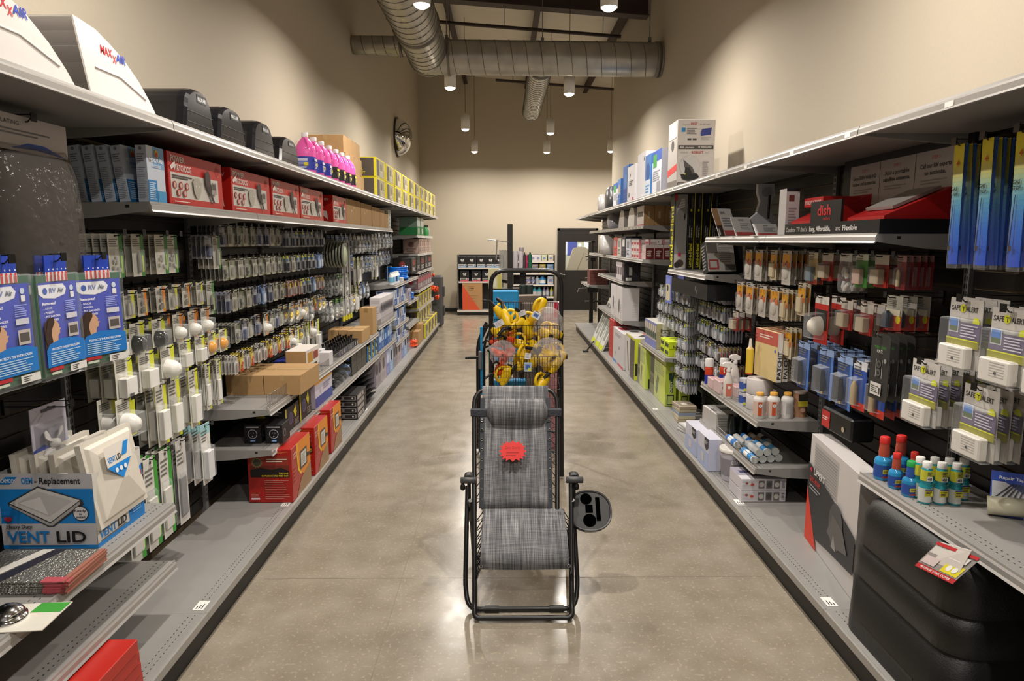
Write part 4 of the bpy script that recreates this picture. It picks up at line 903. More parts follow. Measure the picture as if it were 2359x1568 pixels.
# keep only aisle art that lies on the cut-down panel
A.build('printed_artwork', parent=o)
LID = M('#d6d0c4', .38)
for k in range(4):
    b = MB(); s = .165
    b.loft([[(-s, -s, 0), (s, -s, 0), (s, s, 0), (-s, s, 0)], [(-s, -s, .022), (s, -s, .022), (s, s, .022), (-s, s, .022)]], LID, sm=False)
    b.loft([[(-s*.9, -s*.9, .022), (s*.9, -s*.9, .022), (s*.9, s*.9, .022), (-s*.9, s*.9, .022)], [(-s*.84, -s*.84, .034), (s*.84, -s*.84, .034), (s*.84, s*.84, .034), (-s*.84, s*.84, .034)], [(-.02, -.02, .058), (.02, -.02, .058), (.02, .02, .058), (-.02, .02, .058)]], LID, sm=False)
    tl = (-.03, -.06, -.09)[min(k, 2)]
    l = b.build('roof_vent_dome', loc=(vx1-.075-.07*k+(.045 if k == 0 else 0), cy+.0, ZS+.185+(.012 if k else .045)), rot=(0, PI/2+(-.16 if k == 0 else -.05), 0), bev=.003); local(l)
    tag(l, ['cream pyramid vent lid leaning out of the open carton, label facing the aisle', 'cream vent lid standing just behind the outermost one in the carton', 'cream vent lid third from the aisle in the open carton', 'cream vent lid at the wall side of the open carton'][k], 'vent lid', 'vent lids in the open carton')
    if k == 0:
        A = Art().face((-.09, -.10, .052), (0, 1, 0), (-1, 0, 0), .2, .16); A.o = Vector((.02, -.12, .0595))
        A.pg([(.1, .42), (.9, .42), (.52, .02)], '#1a86d8').rect(.1, .42, .95, .9, '#dedad2').text('VENT', .15, .5, .14, '#1a86d8', fit=.25).text('LID', .42, .5, .14, '#222', fit=.16).pg([(.6, .55), (.75, .85), (.92, .85), (.77, .55)], '#1a86d8')
        for j in range(3): A.disc(.35+.14*j, .28, .06, '#e8eef4')
        A.build('printed_sticker', parent=l)
# stack of foil packs
FOIL = M('#a5a39c', .28, .75, bump=.9, scale=120)
for k in range(8):
    b = MB(); n = 6; w, d = .34, .235; g = [(-w/2+w*i/n, -d/2) for i in range(n+1)]
    b.cbox(-w/2, w/2, -d/2, d/2, 0, .005, FOIL, .0015); rr = (HR.random()-.5)
    o = b.build('foil_insulation_pack', loc=(-1.60+.010*rr, 2.185+.006*rr, ZS+.001+.0057*k), rot=(0, 0, .05*rr+.03)); local(o)
    c = MB(); c.box(w/2-.012, w/2+.004, -d/2-.002, d/2+.002, .0003, .0053, '#9c6656'); c.box(w/2-.07, w/2+.003, -d/2-.002, -d/2+.03, .0004, .0055, '#b04a55'); c.build('red_card_edge', parent=o)
    if k == 7: c = Art().face((-w/2, -d/2, .0052), (1, 0, 0), (0, 1, 0), w, d); c.pg([(.28, 0), (.42, 0), (.62, 1), (.5, 1)], '#20202c').pg([(.12, 0), (.25, 0), (.5, 1), (.38, 1)], '#c9c6c0'); c.build('header_stripe', parent=o)
    tag(o, f'flat foil pack with a red card edge, {ORD[k]} from the bottom of the pile', 'pack', 'pile of foil packs on the near left shelf')
e = empty('dome_light_pack', (-1.50, 1.93, ZS)); b = MB(); b.prism([(-1.58, 1.84, ZS+.001), (-1.36, 1.86, ZS+.001), (-1.37, 2.02, ZS+.001), (-1.58, 2.0, ZS+.001)], (0, 0, .003), '#d8d4c8'); b.build('backing_card', parent=e)
b = MB(); b.prism([(-1.46, 1.955, ZS+.0045), (-1.37, 1.96, ZS+.0045), (-1.372, 2.015, ZS+.0045), (-1.46, 2.01, ZS+.0045)], (0, 0, .0006), '#3f9a3a'); b.build('green_corner', parent=e)
b = MB(); b.lathe((-1.50, 1.92, ZS+.004), [(.05, 0), (.05, .012)]+[(.046*math.cos(a), .012+.034*math.sin(a)) for a in lsp(0, PI/2, 7)], MCHROME, n=24, cap=False); b.build('chrome_dome', parent=e)
tag(e, 'chrome dome light on a white and green card in front of the foil pile', 'light')
inst('bagb', K['bagb'][1], 'fitting_bag', (-1.75, 2.2, 1.02), -1, 'small blue topped bag hanging at the left edge beside the open carton', 'bag'); hook(-1, 2.2, 1.01, .15, 'hook holding the small blue topped bag', 'hooks of the near left bay')
# red boxes on the near base deck
for k, (x1, yb, h) in enumerate(((-1.36, 2.40, .18), (-1.44, 2.33, .135), (-1.44, 2.33, .09))):
    pass
for k in range(4):
    carton('red_tool_box', f'long red box, {ORD[k]} from the bottom of the near stack on the base deck', 'box', -1.52+.012*k, -1.365+.004*k, 1.72-.02*k, 2.36-.012*k, .151+.052*k, .151+.052*k+.05, M('#b8281f', .35, nz=.03),
      lambda A, F: (F('a').text('WEIGHT DISTRIBUTION', .1, .35, .3, '#e8c9c0', fit=.6), F('t').text('HITCH', .12, .3, .06, '#e8d8d0', fit=.2, rot=0)), 'red boxes stacked on the near base deck')
# shelf with brown cartons (bays five to seven)
ZB = .7825
for k in range(2):
    carton('cardboard_box', f'flat brown carton, {"wall" if k == 0 else "aisle"} side of the pair nearest on the fenced shelf', 'box', -1.87+k*.255, -1.62+k*.25-.0, 4.47, 4.93, ZB, ZB+.135, MCARD, group='flat brown cartons on the fenced shelf', flap=1)
carton('product_box', 'upright brown box with a white printed side on the fenced shelf', 'box', -1.655, -1.50, 5.06, 5.42, ZB, ZB+.20, MCARD, lambda A, F: (F('t').rect(0, 0, 1, 1, '#d9d3cc'), F('a').rect(0, 0, 1, 1, '#d6d2cc').rect(.1, .5, .5, .9, '#b8862f').rect(.3, .1, .8, .4, '#4a3d2c').rect(.55, .55, .9, .85, '#8c3b2c')))
carton('product_box', 'small blue and yellow box by the wall behind the printed brown box', 'box', -1.80, -1.70, 5.2, 5.4, ZB, ZB+.10, '#26338f', lambda A, F: F('n').rect(.4, .1, .95, .9, '#d8c62c'))
for k, (x, y) in enumerate(((-1.60, 5.56), (-1.50, 5.62), (-1.60, 5.75))):
    carton('small_white_box', f'small plain white box, {ORD[k]} of three behind the wire fence', 'box', x-.045, x+.045, y-.06, y+.06, ZB, ZB+.11, '#cfccd0', group='white boxes behind the wire fence')
# black tray of small black bottles
e = empty('display_tray', (-1.55, 6.2, ZB)); b = MB(); x0, x1, y0_, y1_ = -1.66, -1.475, 5.95, 6.75
for a in ((x0, x1, y0_, y1_, ZB+.0006, ZB+.004), (x0, x1, y0_, y0_+.004, ZB, ZB+.06), (x0, x1, y1_-.004, y1_, ZB, ZB+.06), (x0, x0+.004, y0_, y1_, ZB, ZB+.06), (x1-.004, x1, y0_, y1_, ZB, ZB+.06)): b.box(*a, '#2a2a2c')
b.build('tray_body', parent=e); tag(e, 'long dark tray of small black bottles on the fenced shelf', 'tray'); A = Art().face((x1, y0_, ZB), (0, 1, 0), (0, 0, 1), .8, .06)
for k in range(9): A.rect(.03+.11*k, .2, .08+.11*k, .8, '#c9c9cc' if k % 3 else '#7a7ab4')
A.build('paper_labels', parent=e)
BT = None
for k in range(24):
    y = 6.0+(k//3)*.092; x = -1.625+(k % 3)*.055
    if BT is None:
        b = MB(); b.lathe((0, 0, .005), [(.02, 0), (.02, .06), (.009, .075), (.009, .095), (.012, .096), (.012, .11)], M('#151416', .25), n=10); BT = b.build('small_bottle'); local(BT); o = BT
    else: o = dup(BT)
    o.location = (x, y, ZB); tag(o, f'small black bottle in the dark tray, {["wall side", "middle", "aisle side"][k % 3]} file, {ORD[k//3]} from the camera', 'bottle', 'black bottles in the tray')
for k, (a, b_, y0_, y1_) in enumerate(((-1.80, -1.70, 6.85, 7.15), (-1.69, -1.60, 6.85, 7.15), (-1.59, -1.44, 6.80, 7.2))):
    carton('cardboard_box', f'low brown carton, {ORD[k]} from the wall, before the tall upright one', 'box', a, b_, y0_, y1_, ZB, ZB+.13, MCARD, group='low brown cartons at the far end of the fenced shelf', flap=1)
carton('cardboard_box', 'tall upright brown carton at the far end of the fenced shelf', 'box', -1.60, -1.455, 7.45, 7.68, ZB, ZB+.295, MCARD, lambda A, F: F('n').rect(.35, .84, .65, .98, '#8f7440').rect(.38, .08, .66, .28, '#8f7440'))
# shelf below
ZC = .5255; CB = '#141417'
def plug(A, F):
    f = F('n'); f.lines(.12, .82, .9, .9, 1, '#d8d8dc', .7).disc(.5, .5, .24, '#c9c9cf').disc(.5, .5, .21, CB).pg([(.4, .55), (.44, .6), (.42, .52)], '#e6e6ea').pg([(.6, .55), (.56, .6), (.58, .52)], '#e6e6ea').disc(.5, .38, .03, '#e6e6ea').pg([(.34, .1), (.38, .2), (.68, .2), (.64, .1)], '#2f7fd0').text('CAMCO', .5, .12, .06, '#eef2f8', 'C', fit=.26)
    f = F('a'); f.disc(.3, .5, .2, '#8c8c92').disc(.3, .5, .16, CB)
for k, x in enumerate((-1.61, -1.475)):
    carton('adapter_box', f'black box with white round plug emblem, {"wall" if k == 0 else "aisle"} side of the pair beside the red carton', 'box', x-.055, x+.055, 4.21, 4.36, ZC, ZC+.125, CB, plug, 'black plug boxes', rz=0)
def yb(A, F): F('n').rect(.0, .0, .3, 1, '#d8c92c').pg([(.4, .2), (.7, .6), (.9, .3)], '#b9a92c').lines(.4, .75, .9, .95, 2, '#c8c8c8'); F('a').rect(0, 0, .08, 1, '#d8cf2c').disc(.35, .5, .26, '#5a5a7c').disc(.35, .5, .2, '#3a3a58').pg([(.55, .7), (.72, .95), (.8, .6), (.7, .4)], '#d6ca2c').lines(.6, .08, .95, .35, 4, '#9a9a8c')
for k, (ya, yb_) in enumerate(((4.42, 4.72), (4.74, 5.02))): carton('cord_box', f'black and yellow cord box, {"nearer" if k == 0 else "farther"} of two behind the small plug boxes', 'box', -1.66, -1.465, ya, yb_, ZC, ZC+.165+.03*k, '#23211f', yb, 'black and yellow cord boxes', rz=.0)
carton('product_box', 'white and violet box with an orange edge beside the yellow cord boxes', 'box', -1.70, -1.455, 5.10, 5.62, ZC, ZC+.20, '#c9c6d6', lambda A, F: (F('n').rect(0, 0, .75, 1, '#6f6a86').rect(.7, .05, .78, .95, '#c98a2c').rect(0, 0, .4, .2, '#2a3a7c'), F('a').rect(0, .9, 1, 1, '#d99a2c').rect(0, 0, 1, .4, '#3d4f9c').disc(.3, .6, .1, '#b9b6c6').lines(.45, .55, .9, .8, 3, '#8d8aa6')))
# bagged black cords lying on the shelf
for k in range(4):
    e = empty('bagged_cable', (-1.56, 5.80+.14*k, ZC)); b = MB(); y = 5.80+.14*k; h = .09+.025*k
    rings = [[(-1.56+.12*s*math.cos(t)+.01*math.sin(3*t+k), y+.06*s*math.cos(t+.6)+.05*math.sin(t)*s, ZC+.002+h*q_*(1+.05*math.sin(4*t))) for t in [2*PI*i/14 for i in range(14)]] for q_, s in ((0, .9), (.3, 1.), (.7, .9), (.95, .5), (1, .05))]
    b.loft(rings, clear(.20, '#c4c6c8')); b.build('plastic_bag', parent=e); c = MB(); c.tube([(-1.56+.075*math.cos(t), y+.04*math.sin(t), ZC+.02+.004*t) for t in lsp(0, 4*PI, 30)], .011, '#1a1a1c', n=6); c.build('cable', parent=e)
    tag(e, f'clear bag with coiled black cable, {ORD[k]} from the camera on the second lowest left shelf', 'bag', 'bagged cables on the second lowest left shelf')
for k in range(3):
    for r_ in range(3):
        carton('surge_box', f'flat black box, pale blue label, {ORD[r_]} up, {ORD[k]} stack beyond the bagged cables', 'box', -1.70, -1.46, 6.38+.24*k, 6.61+.24*k, ZC+.068*r_, ZC+.068*r_+.066, '#22221f', lambda A, F: (F('n').pg([(.5, .3), (.55, .8), (.95, .8), (.9, .3)], '#6f9bd8'), F('a').rect(0, .1, .9, .9, '#4a4943')), 'flat black boxes on the second lowest left shelf')
BY = ['#1f7fd0', '#d6d22c']
for k in range(3):
    for r_ in range(3 if k else 2):
        carton('filter_box', f'blue and yellow printed box, {ORD[r_]} row up, {ORD[k]} file, end of second lowest left shelf', 'box', -1.66, -1.465, 7.14+.19*k, 7.31+.19*k, ZC+.082*r_, ZC+.082*r_+.08, '#3a3a34', lambda A, F: (F('n').rect(0, 0, .45, 1, '#1f7fd0').pg([(.5, .1), (.65, .9), (.9, .5)], '#d6d22c').rect(.1, .6, .4, .9, '#c8ccd0'), F('a').rect(0, 0, .35, 1, '#2a86d2').disc(.6, .5, .35, '#cfcb2c').disc(.55, .5, .16, '#5a5a78').rect(.8, .1, .95, .6, '#d8dade')), 'blue and yellow boxes on the second lowest left shelf')
# big red boxes on the base deck
ZD = .1525
def hug(A, F):
    f = F('n'); f.text('HUGHES', .04, .93, .045, '#e8c9b4', fit=.34).rect(.06, .48, .94, .88, '#3a1712').rect(.06, .60, .94, .70, '#70291a').rect(.06, .70, .94, .88, '#97301f').pg([(.06, .62), (.3, .66), (.55, .62), (.75, .66), (.94, .6), (.94, .48), (.06, .48)], '#1a120e')
    f.pg([(.04, .895), (.6, .92), (.56, .94), (.95, .95), (.62, .925), (.66, .905)], '#d88a3a').star(.22, .76, .10, '#8d8a5c', 12).star(.22, .76, .08, '#4f4a38', 12)
    f.lines(.44, .76, .92, .84, 2, '#e8d2c4', .5).text('THE ONE', .92, .545, .03, '#e0c22c', 'R', fit=.22).text('RV PRODUCT YOU MUST BUY!', .92, .495, .034, '#e0c22c', 'R', fit=.6)
    f.lines(.38, .07, .94, .44, 11, '#c98c80', .3).lines(.06, .12, .28, .2, 3, '#c98c80', .3).lines(.06, .06, .26, .1, 1, '#e8d8e8', .8)
    f = F('a'); f.pg([(.30, 1), (1, 1), (1, .42), (.62, .30), (.35, .48)], '#e08a26').pg([(.34, 1), (.30, .8), (.36, .5), (.5, .38), (.44, .36), (.30, .5), (.26, .8), (.28, 1)], '#e8c02c').pg([(.2, .0), (.45, .28), (1, .42), (1, 0)], '#9a7a58').rect(.42, .45, .80, .80, '#4f4742').rect(.47, .49, .75, .76, '#d6d2ca').lines(.5, .52, .72, .72, 6, '#8c8884').pg([(.8, .66), (.98, .62), (.98, .56), (.8, .58)], '#2c2622')
    f.text('50 AMP', .04, .86, .035, '#f0d8cc', fit=.22).lines(.04, .78, .26, .84, 2, '#e0b8a8').lines(.05, .3, .22, .6, 4, '#b8604c', .3)
for k, (y0_, y1_, dx) in enumerate(((4.155, 4.56, 0), (4.66, 5.02, 0.005), (5.16, 5.50, -.01))):
    carton('autoformer_box', f'tall red carton with orange printed side, {ORD[k]} from the camera on the left base deck', 'box', -1.633+dx, -1.353+dx, y0_, y1_, ZD, ZD+.35, M('#a81e16', .38, nz=.03), hug, 'tall red cartons on the left base deck')
for k in range(4):
    carton('light_kit_box', f'flat black and white box, {ORD[k]} from the bottom of the stack past the red cartons', 'box', -1.62, -1.38, 6.20, 6.62, ZD+.058*k, ZD+.058*k+.056, '#1c1a1a', lambda A, F: (F('n').rect(.04, .15, .96, .85, '#8f8a88').rect(.1, .3, .4, .7, '#1c1a1a').rect(.5, .25, .9, .75, '#2a2626').disc(.82, .5, .15, '#d8d4d2'), F('a').rect(.04, .15, .7, .85, '#a8a29e').disc(.5, .5, .3, '#3a3534')), 'flat black and white boxes on the left base deck')
for k in range(6):
    b = MB(); b.prism([(0, 0, 0), (.30, 0, .02), (.31, .0, .028), (0, 0, .01)], (0, .42, 0), M('#161616', .5)); o = b.build('rubber_mat', loc=(-1.68-.008*k, 6.70+.03*k, ZD+.03*k), rot=(.0, -.12-.05*k, 0)); local(o)
    tag(o, f'thin black rubber mat, {ORD[k]} up in the leaning pile, left base deck', 'mat', 'black mats on the left base deck')
# white slim cartons shelf (bay eight), blue cartons below, tall cartons on the base
def fill(side, y0, y1, z, specs, nm, lab, cat, grp, xf=.02, depthmax=.36):
    """line up boxes from the camera end; spec = (length along y, height, depth, colour, art)"""
    y = y0; i = 0
    while y < y1-.04:
        L, h, d, col, art = specs[i % len(specs)]
        if y+L > y1: break
        a, c = wx(side, SL-xf-d if side < 0 else SR-xf-d), wx(side, (SL if side < 0 else SR)-xf)
        carton(nm, f'{lab}, {ORD[i] if i < 20 else "last"} from the camera', cat, min(a, c), max(a, c), y, y+L*.94, z+.001, z+h, col, art, grp, rz=(HR.random()-.5)*.03*(L > .15)); y += L; i += 1
def blu(c1, c2, c3):
    def f(A, F):
        F('n').rect(.08, .06, .92, .94, c1).lines(.2, .2, .8, .7, 6, c3, .3).rect(.1, .78, .9, .9, c2); F('a').rect(.0, .0, 1, .4, c2).disc(.5, .6, .2, c3).lines(.15, .08, .85, .3, 3, c1)
    return f
fill(-1, 7.98, 8.90, .836, [(.075, .31, .13, '#d3cfd0', blu('#c9c5ca', '#b9b4ba', '#8c8890'))], 'slim_white_box', 'slim white carton standing on the left shelf of bay eight', 'box', 'slim white cartons in left bay eight')
fill(-1, 7.78, 8.92, .541, [(.20, .21, .26, '#5c7fb4', blu('#7d9cc8', '#2a58a6', '#c9d6e8')), (.16, .24, .24, '#c4d0de', blu('#aebfd4', '#3d6aae', '#6b86b4')), (.22, .20, .24, '#2f6db4', blu('#3f7cc0', '#1c4f98', '#9fc0e0'))], 'blue_box', 'blue and white carton on the low shelf of left bay eight', 'box', 'blue cartons in left bay eight')
fill(-1, 7.55, 10.4, ZD, [(.17, .33, .25, '#8f8790', blu('#857d86', '#9c949c', '#4a444c')), (.17, .33, .25, '#8f8790', blu('#857d86', '#9c949c', '#4a444c')), (.36, .34, .25, '#a59ca0', blu('#9a9094', '#b0a6aa', '#5c5458')), (.24, .36, .3, '#a3a8d0', blu('#b4b8dc', '#7f86bc', '#d0d4ec')), (.30, .34, .3, '#b7c9e2', blu('#c6d4ea', '#8fb0d8', '#27343f'))], 'tall_carton', 'tall pale carton on the base deck of the left run', 'box', 'tall pale cartons on the left base deck')
for z_, h_, lab in ((.961, .2, 'thigh-high shelf of left bay nine'), (.681, .19, 'knee-high shelf of left bay nine'), (.451, .17, 'ankle-high shelf of left bay nine')):
    fill(-1, YS[8]+.06, YS[9]-.05, z_, [(.20, h_, .25, '#c2cbd8', blu('#b4c0d0', '#2c55a0', '#6c82a8')), (.17, h_*1.1, .25, '#3b66a8', blu('#4a78b8', '#c8d2de', '#1f3f7c')), (.22, h_*.95, .25, '#a9a6b4', blu('#b8b6c0', '#8886a0', '#5e5c78'))], 'product_box', f'blue or grey carton, {lab}', 'box', f'cartons, {lab}')
fill(-1, YS[9]+.05, YS[10]-.6, .891, [(.2, .2, .25, '#a9a6b4', blu('#b8b6c0', '#8886a0', '#5e5c78'))], 'product_box', 'leaning grey carton on left bay ten', 'box', 'grey cartons in left bay ten')
# white bottles and boxes with the blue hose coil on the chest-level shelf
for k in range(8):
    y = YS[8]+.05+.085*k; b = MB(); z_ = 1.236; x = wx(-1, SL-.06-.01*(k % 2))
    b.lathe((x, y, z_), [(.03, 0), (.032, .01), (.032, .12), (.02, .135), (.018, .16)], '#dfe2e4', n=12); b.lathe((x, y, z_+.03), [(.0325, 0), (.0325, .07)], ['#6fb6d8', '#3c2f7c', '#8cc4dc'][k % 3], n=12, cap=False)
    tag(b.build('white_bottle', org=(x, y, z_)), f'white bottle with a coloured label band, {ORD[k]} in the row before the blue hose', 'bottle', 'white bottles on the left chest-level shelf')
BLUH = M('#0f66c8', .2, nz=.03)
def coil(name, c, R, r, turns, lab, mat=BLUH, ax='z', sq=1.):
    b = MB(); n = 26; pts = []
    for i in range(n*turns+1):
        t = 2*PI*i/n; k = i/n; rr = R+.006*math.sin(k*2.1)
        p = [rr*math.cos(t), rr*sq*math.sin(t), r+2*r*.82*k] if ax == 'z' else [2*r*.82*k, rr*math.cos(t), R+rr*math.sin(t)]
        pts.append((c[0]+p[0], c[1]+p[1], c[2]+p[2]))
    b.tube(pts, r, mat, n=8); b2 = MB()
    o = b.build(name, org=c)
    for s in (.15, .65):
        a = 2*PI*s; b2.tube([(c[0]+(R-2*r)*math.cos(a), c[1]+(R-2*r)*sq*math.sin(a), c[2]+.01), (c[0]+(R-2*r)*math.cos(a), c[1]+(R-2*r)*sq*math.sin(a), c[2]+2*r*turns), (c[0]+(R+2*r)*math.cos(a), c[1]+(R+2*r)*sq*math.sin(a), c[2]+2*r*turns), (c[0]+(R+2*r)*math.cos(a), c[1]+(R+2*r)*sq*math.sin(a), c[2]+.01)], .004, '#e6e9ee', n=5)
    if ax == 'z': b2.build('cable_tie', parent=o)
    return tag(o, lab, 'hose')
coil('water_hose', (wx(-1, .30), 10.0, 1.236), .15, .018, 6, 'bright blue coiled hose lying on the chest-level shelf at left')
coil('water_hose', (wx(-1, .30), 10.75, .893), .13, .014, 4, 'smaller bright blue hose coil on the shelf below, next to yellow edged boxes')
coil('cable_coil', (wx(-1, .38), 10.62, ZD), .11, .012, 5, 'orange coiled cord among the brown cartons on the far left base deck', M('#e8562a', .4))
for k in range(3):
    carton('white_booklet_box', f'low white box, {ORD[k]} lying on the chest-level shelf before the large blue hose', 'box', wx(-1, .22), wx(-1, .42), 9.76+.0*k, 9.84, 1.236+.02*k, 1.254+.02*k, '#dcd9d6', group='low white boxes by the blue hose')
# far bays: printed cartons on every level
def prt(c1, c2, c3): return lambda A, F: (F('n').rect(.08, .08, .92, .92, c1).disc(.5, .6, .2, c2).lines(.2, .12, .8, .35, 3, c3), F('a').rect(.08, .08, .92, .92, c1).rect(.2, .5, .8, .85, c2).lines(.15, .12, .85, .42, 4, c3))
fill(-1, YS[10]+.1, 12.7, 1.906, [(.50, .30, .30, '#2f8a4c', lambda A, F: (F('n').rect(0, .45, 1, 1, '#7f9a8a').disc(.5, .65, .03, '#222'), F('a').rect(0, .5, 1, 1, '#c9d4cc').rect(.3, .1, .7, .4, '#d8e4da')))], 'green_fade_box', 'green and white carton on the upper shelf near the far end', 'box', 'green cartons in the far left bays')
for k in range(3):
    y = 13.0+.22*k; b = MB(); x = wx(-1, .36); b.lathe((x, y, 1.906), [(.06, 0), (.065, .02), (.065, .12), (.03, .17)], '#3fae5c' if k < 2 else '#c9c7c0', n=12); b.lathe((x, y, 2.076), [(.03, 0), (.03, .04)], '#222222', n=10)
    tag(b.build('sprayer_bottle', org=(x, y, 1.906)), f'squat bottle with a black cap, {ORD[k]} after the green cartons', 'bottle', 'squat bottles in the far left bays')
fill(-1, YS[10]+.35, 13.75, 1.601, [(.32, .25, .28, '#9a8478', prt('#a68f84', '#6b4a48', '#3a2c2a')), (.30, .25, .28, '#b09a8c', prt('#b8a498', '#8c6c60', '#4a3a34'))], 'tan_box', 'tan printed carton on the far left third shelf', 'box', 'tan cartons in the far left bays')
fill(-1, YS[9]+.55, 13.7, 1.302, [(.62, .24, .3, '#1a1616', prt('#26201f', '#7c2f2c', '#c8c2be')), (.55, .26, .3, '#1d1917', prt('#1d1917', '#3a3230', '#b4aea8'))], 'black_box', 'black printed carton on the far left fourth shelf', 'box', 'black cartons in the far left bays')
fill(-1, YS[10]+.1, 13.7, .991, [(.20, .22, .25, '#7c4a50', prt('#8f868a', '#a83440', '#d0c8c8')), (.18, .24, .25, '#8c8488', prt('#5c5256', '#b03a48', '#c8c0c0'))], 'red_grey_box', 'red and grey printed pack on the far left fifth shelf', 'box', 'red and grey packs in the far left bays')
for z_, lab in ((.676, 'sixth'), (.391, 'seventh')):
    fill(-1, YS[10]+.06, 13.75, z_, [(.42, .23, .33, YEL, yart)], 'hose_kit_box', f'yellow edged carton on the far left {lab} shelf', 'box', f'yellow edged cartons, far left {lab} shelf')
fill(-1, 10.78, 11.5, ZD, [(.34, .22, .28, '#ad8a5c', None), (.34, .30, .28, '#a98757', None)], 'cardboard_box', 'plain brown carton on the far left base deck', 'box', 'brown cartons on the far left base deck', xf=-.06)
fill(-1, 11.55, 13.8, ZD, [(.52, .25, .36, YEL, yart)], 'hose_kit_box', 'yellow edged carton on the far left base deck', 'box', 'yellow edged cartons on the far left base deck', xf=-.08)
# grey moulded panel and orange bagged cords past the end of the left run
e = empty('storage_case', (-1.45, 14.6, 0)); b = MB(); b.cbox(-1.72, -1.30, 14.25, 14.5, .02, 1.10, M('#4b4b4c', .5), .04); b.build('case_shell', parent=e)
b = MB(); b.cbox(-1.60, -1.42, 14.235, 14.25, .5, .9, M('#3a3a3b', .5), .006); b.build('recessed_panel', parent=e)
for z_ in (.25, .65): b = MB(); b.cbox(-1.30, -1.27, 14.28, 14.46, z_, z_+.22, M('#3a3a3b', .5), .008); b.build('latch', parent=e)
tag(e, 'tall dark grey moulded plastic case standing past the end of the left racks', 'case')
b = MB(); b.box(-1.95, -1.882, 13.9, 14.15, 0, 1.35, MSLAT); tag(b.build('end_panel_stand', org=(-1.9, 14, 0)), 'narrow black panel with hooks past the end of the left racks', 'panel')
for k, (x, y, z_, s) in enumerate(((-1.47, 14.0, 1.12, .07), (-1.42, 14.02, .84, .12), (-1.50, 13.98, .86, .10), (-1.40, 14.0, .66, .09))):
    b = MB(); rr = random.Random(k)
    for q in range(4): b.tube([(x+s*(rr.random()-.5), y+s*(rr.random()-.5), z_+s*(rr.random()-.5)) for _ in range(5)], s*.16, M('#e8552a', .35), n=7)
    tag(b.build('orange_cable', org=(x, y, z_)), f'tangled orange cord hanging at the end of the left run, {["topmost", "largest", "left", "lowest"][k]}', 'cord', 'orange cords at the end of the left run')
    hook(-1, y, z_+s*.7, .30 if False else .40, f'hook reaching out to the {["topmost", "largest", "left", "lowest"][k]} orange cord', 'hooks at the end of the left run')
# ================================================================ right run: goods
ZT = 2.2685
def bart(A, F):
    f = F('n'); f.text('Choose the', .12, .92, .022, '#77757a', fit=.2, bold=False).text('BEST', .34, .92, .035, '#c03a3e', fit=.2).text('for the road', .58, .92, .022, '#77757a', fit=.3, bold=False)
    f.rect(.10, .82, .20, .88, '#2f8fd0').lines(.24, .78, .52, .88, 4, '#8d8a90').pg([(.6, .80), (.64, .86), (.90, .88), (.88, .78), (.62, .76)], '#3a4796').lines(.62, .70, .9, .75, 3, '#b4b0b4').rect(.26, .70, .36, .725, '#4a474a').rect(.40, .70, .5, .725, '#4a474a')
    f.rect(.02, .57, .96, .625, '#4c4846').text('dish', .06, .583, .032, '#e8e6e4', fit=.13).text('playmaker', .21, .583, .026, '#d8d6d4', fit=.24).text('W WINEGARD', .55, .583, .030, '#e8e6e4', fit=.36)
    f.text('Choose the', .08, .51, .02, '#88868a', fit=.2, bold=False).text('ROBUST', .38, .505, .035, '#c03a3e', fit=.32).text('one', .74, .51, .02, '#88868a', fit=.1, bold=False)
    f.disc(.34, .32, .15, '#cfcdce').pg([(.16, .42), (.42, .30), (.5, .2), (.44, .18), (.2, .30)], '#5a5858').pg([(.1, .20), (.14, .13), (.3, .10), (.55, .12), (.6, .17), (.52, .22), (.3, .2)], '#1c1c1e').pg([(.2, .18), (.22, .3), (.34, .3), (.42, .2)], '#262628').disc(.22, .205, .012, '#c9d03c').lines(.68, .18, .86, .40, 8, '#b9b6ba').rect(.02, .02, .7, .08, '#55504e').lines(.04, .03, .6, .07, 2, '#d0cdca')
    f = F('a'); f.rect(0, 0, 1, 1, '#a8a39e').rect(0, .0, 1, .12, '#6c6660').pg([(0, .2), (1, .26), (1, .36), (0, .3)], '#c23a3a').disc(.5, .65, .08, '#4a4644').rect(.1, .75, .9, .97, '#c9c6c2')
carton('antenna_box', 'tall white printed carton showing a satellite antenna, biggest on the right top shelf', 'box', 1.505, 1.83, 6.05, 6.38, ZT, ZT+.58, '#dad5d2', bart)
def dart(A, F):
    f = F('n'); f.rect(0, 0, 1, 1, '#a9abb6').pg([(.25, .35), (.25, .6), (.4, .75), (.6, .8), (.9, .78), (.95, .35)], '#16161a').pg([(0, 0), (1, 0), (1, .3), (.3, .16)], '#3f7fc0'); f = F('a'); f.rect(0, 0, 1, 1, '#cdd0da').rect(0, .75, 1, 1, '#2a55b0').rect(.1, .62, .5, .92, '#3f9a4c').rect(.55, .04, .9, .28, '#8d8d94').lines(.1, .3, .9, .55, 5, '#9a9ca6')
carton('antenna_box', 'grey and blue carton with a black dome picture beside the tallest white carton', 'box', 1.50, 1.86, 6.62, 7.02, ZT, ZT+.42, '#c0c3ce', dart)
q = [(7.10, 7.38, .43, '#3f78bc', blu('#4f8cc8', '#c9d6e4', '#1f4f98')), (7.44, 7.90, .50, '#dcdce2', lambda A, F: F('a').disc(.8, .85, .05, '#333')), (7.94, 8.42, .42, '#e2e0e4', lambda A, F: F('a').text('hp', .3, .72, .1, '#2c2c30', fit=.3).disc(.25, .2, .07, '#2a2a2c').rect(.7, .04, .85, .12, '#c8315c').lines(.2, .45, .8, .6, 3, '#55555a')), (8.46, 8.86, .47, '#2f62a8', blu('#2a5aa4', '#1c4690', '#4a7cc0')), (8.9, 9.12, .34, '#4a7fc4', blu('#5a8ac8', '#2a5aa8', '#b9a06a')), (9.16, 9.62, .32, '#b0b6c2', dart)]
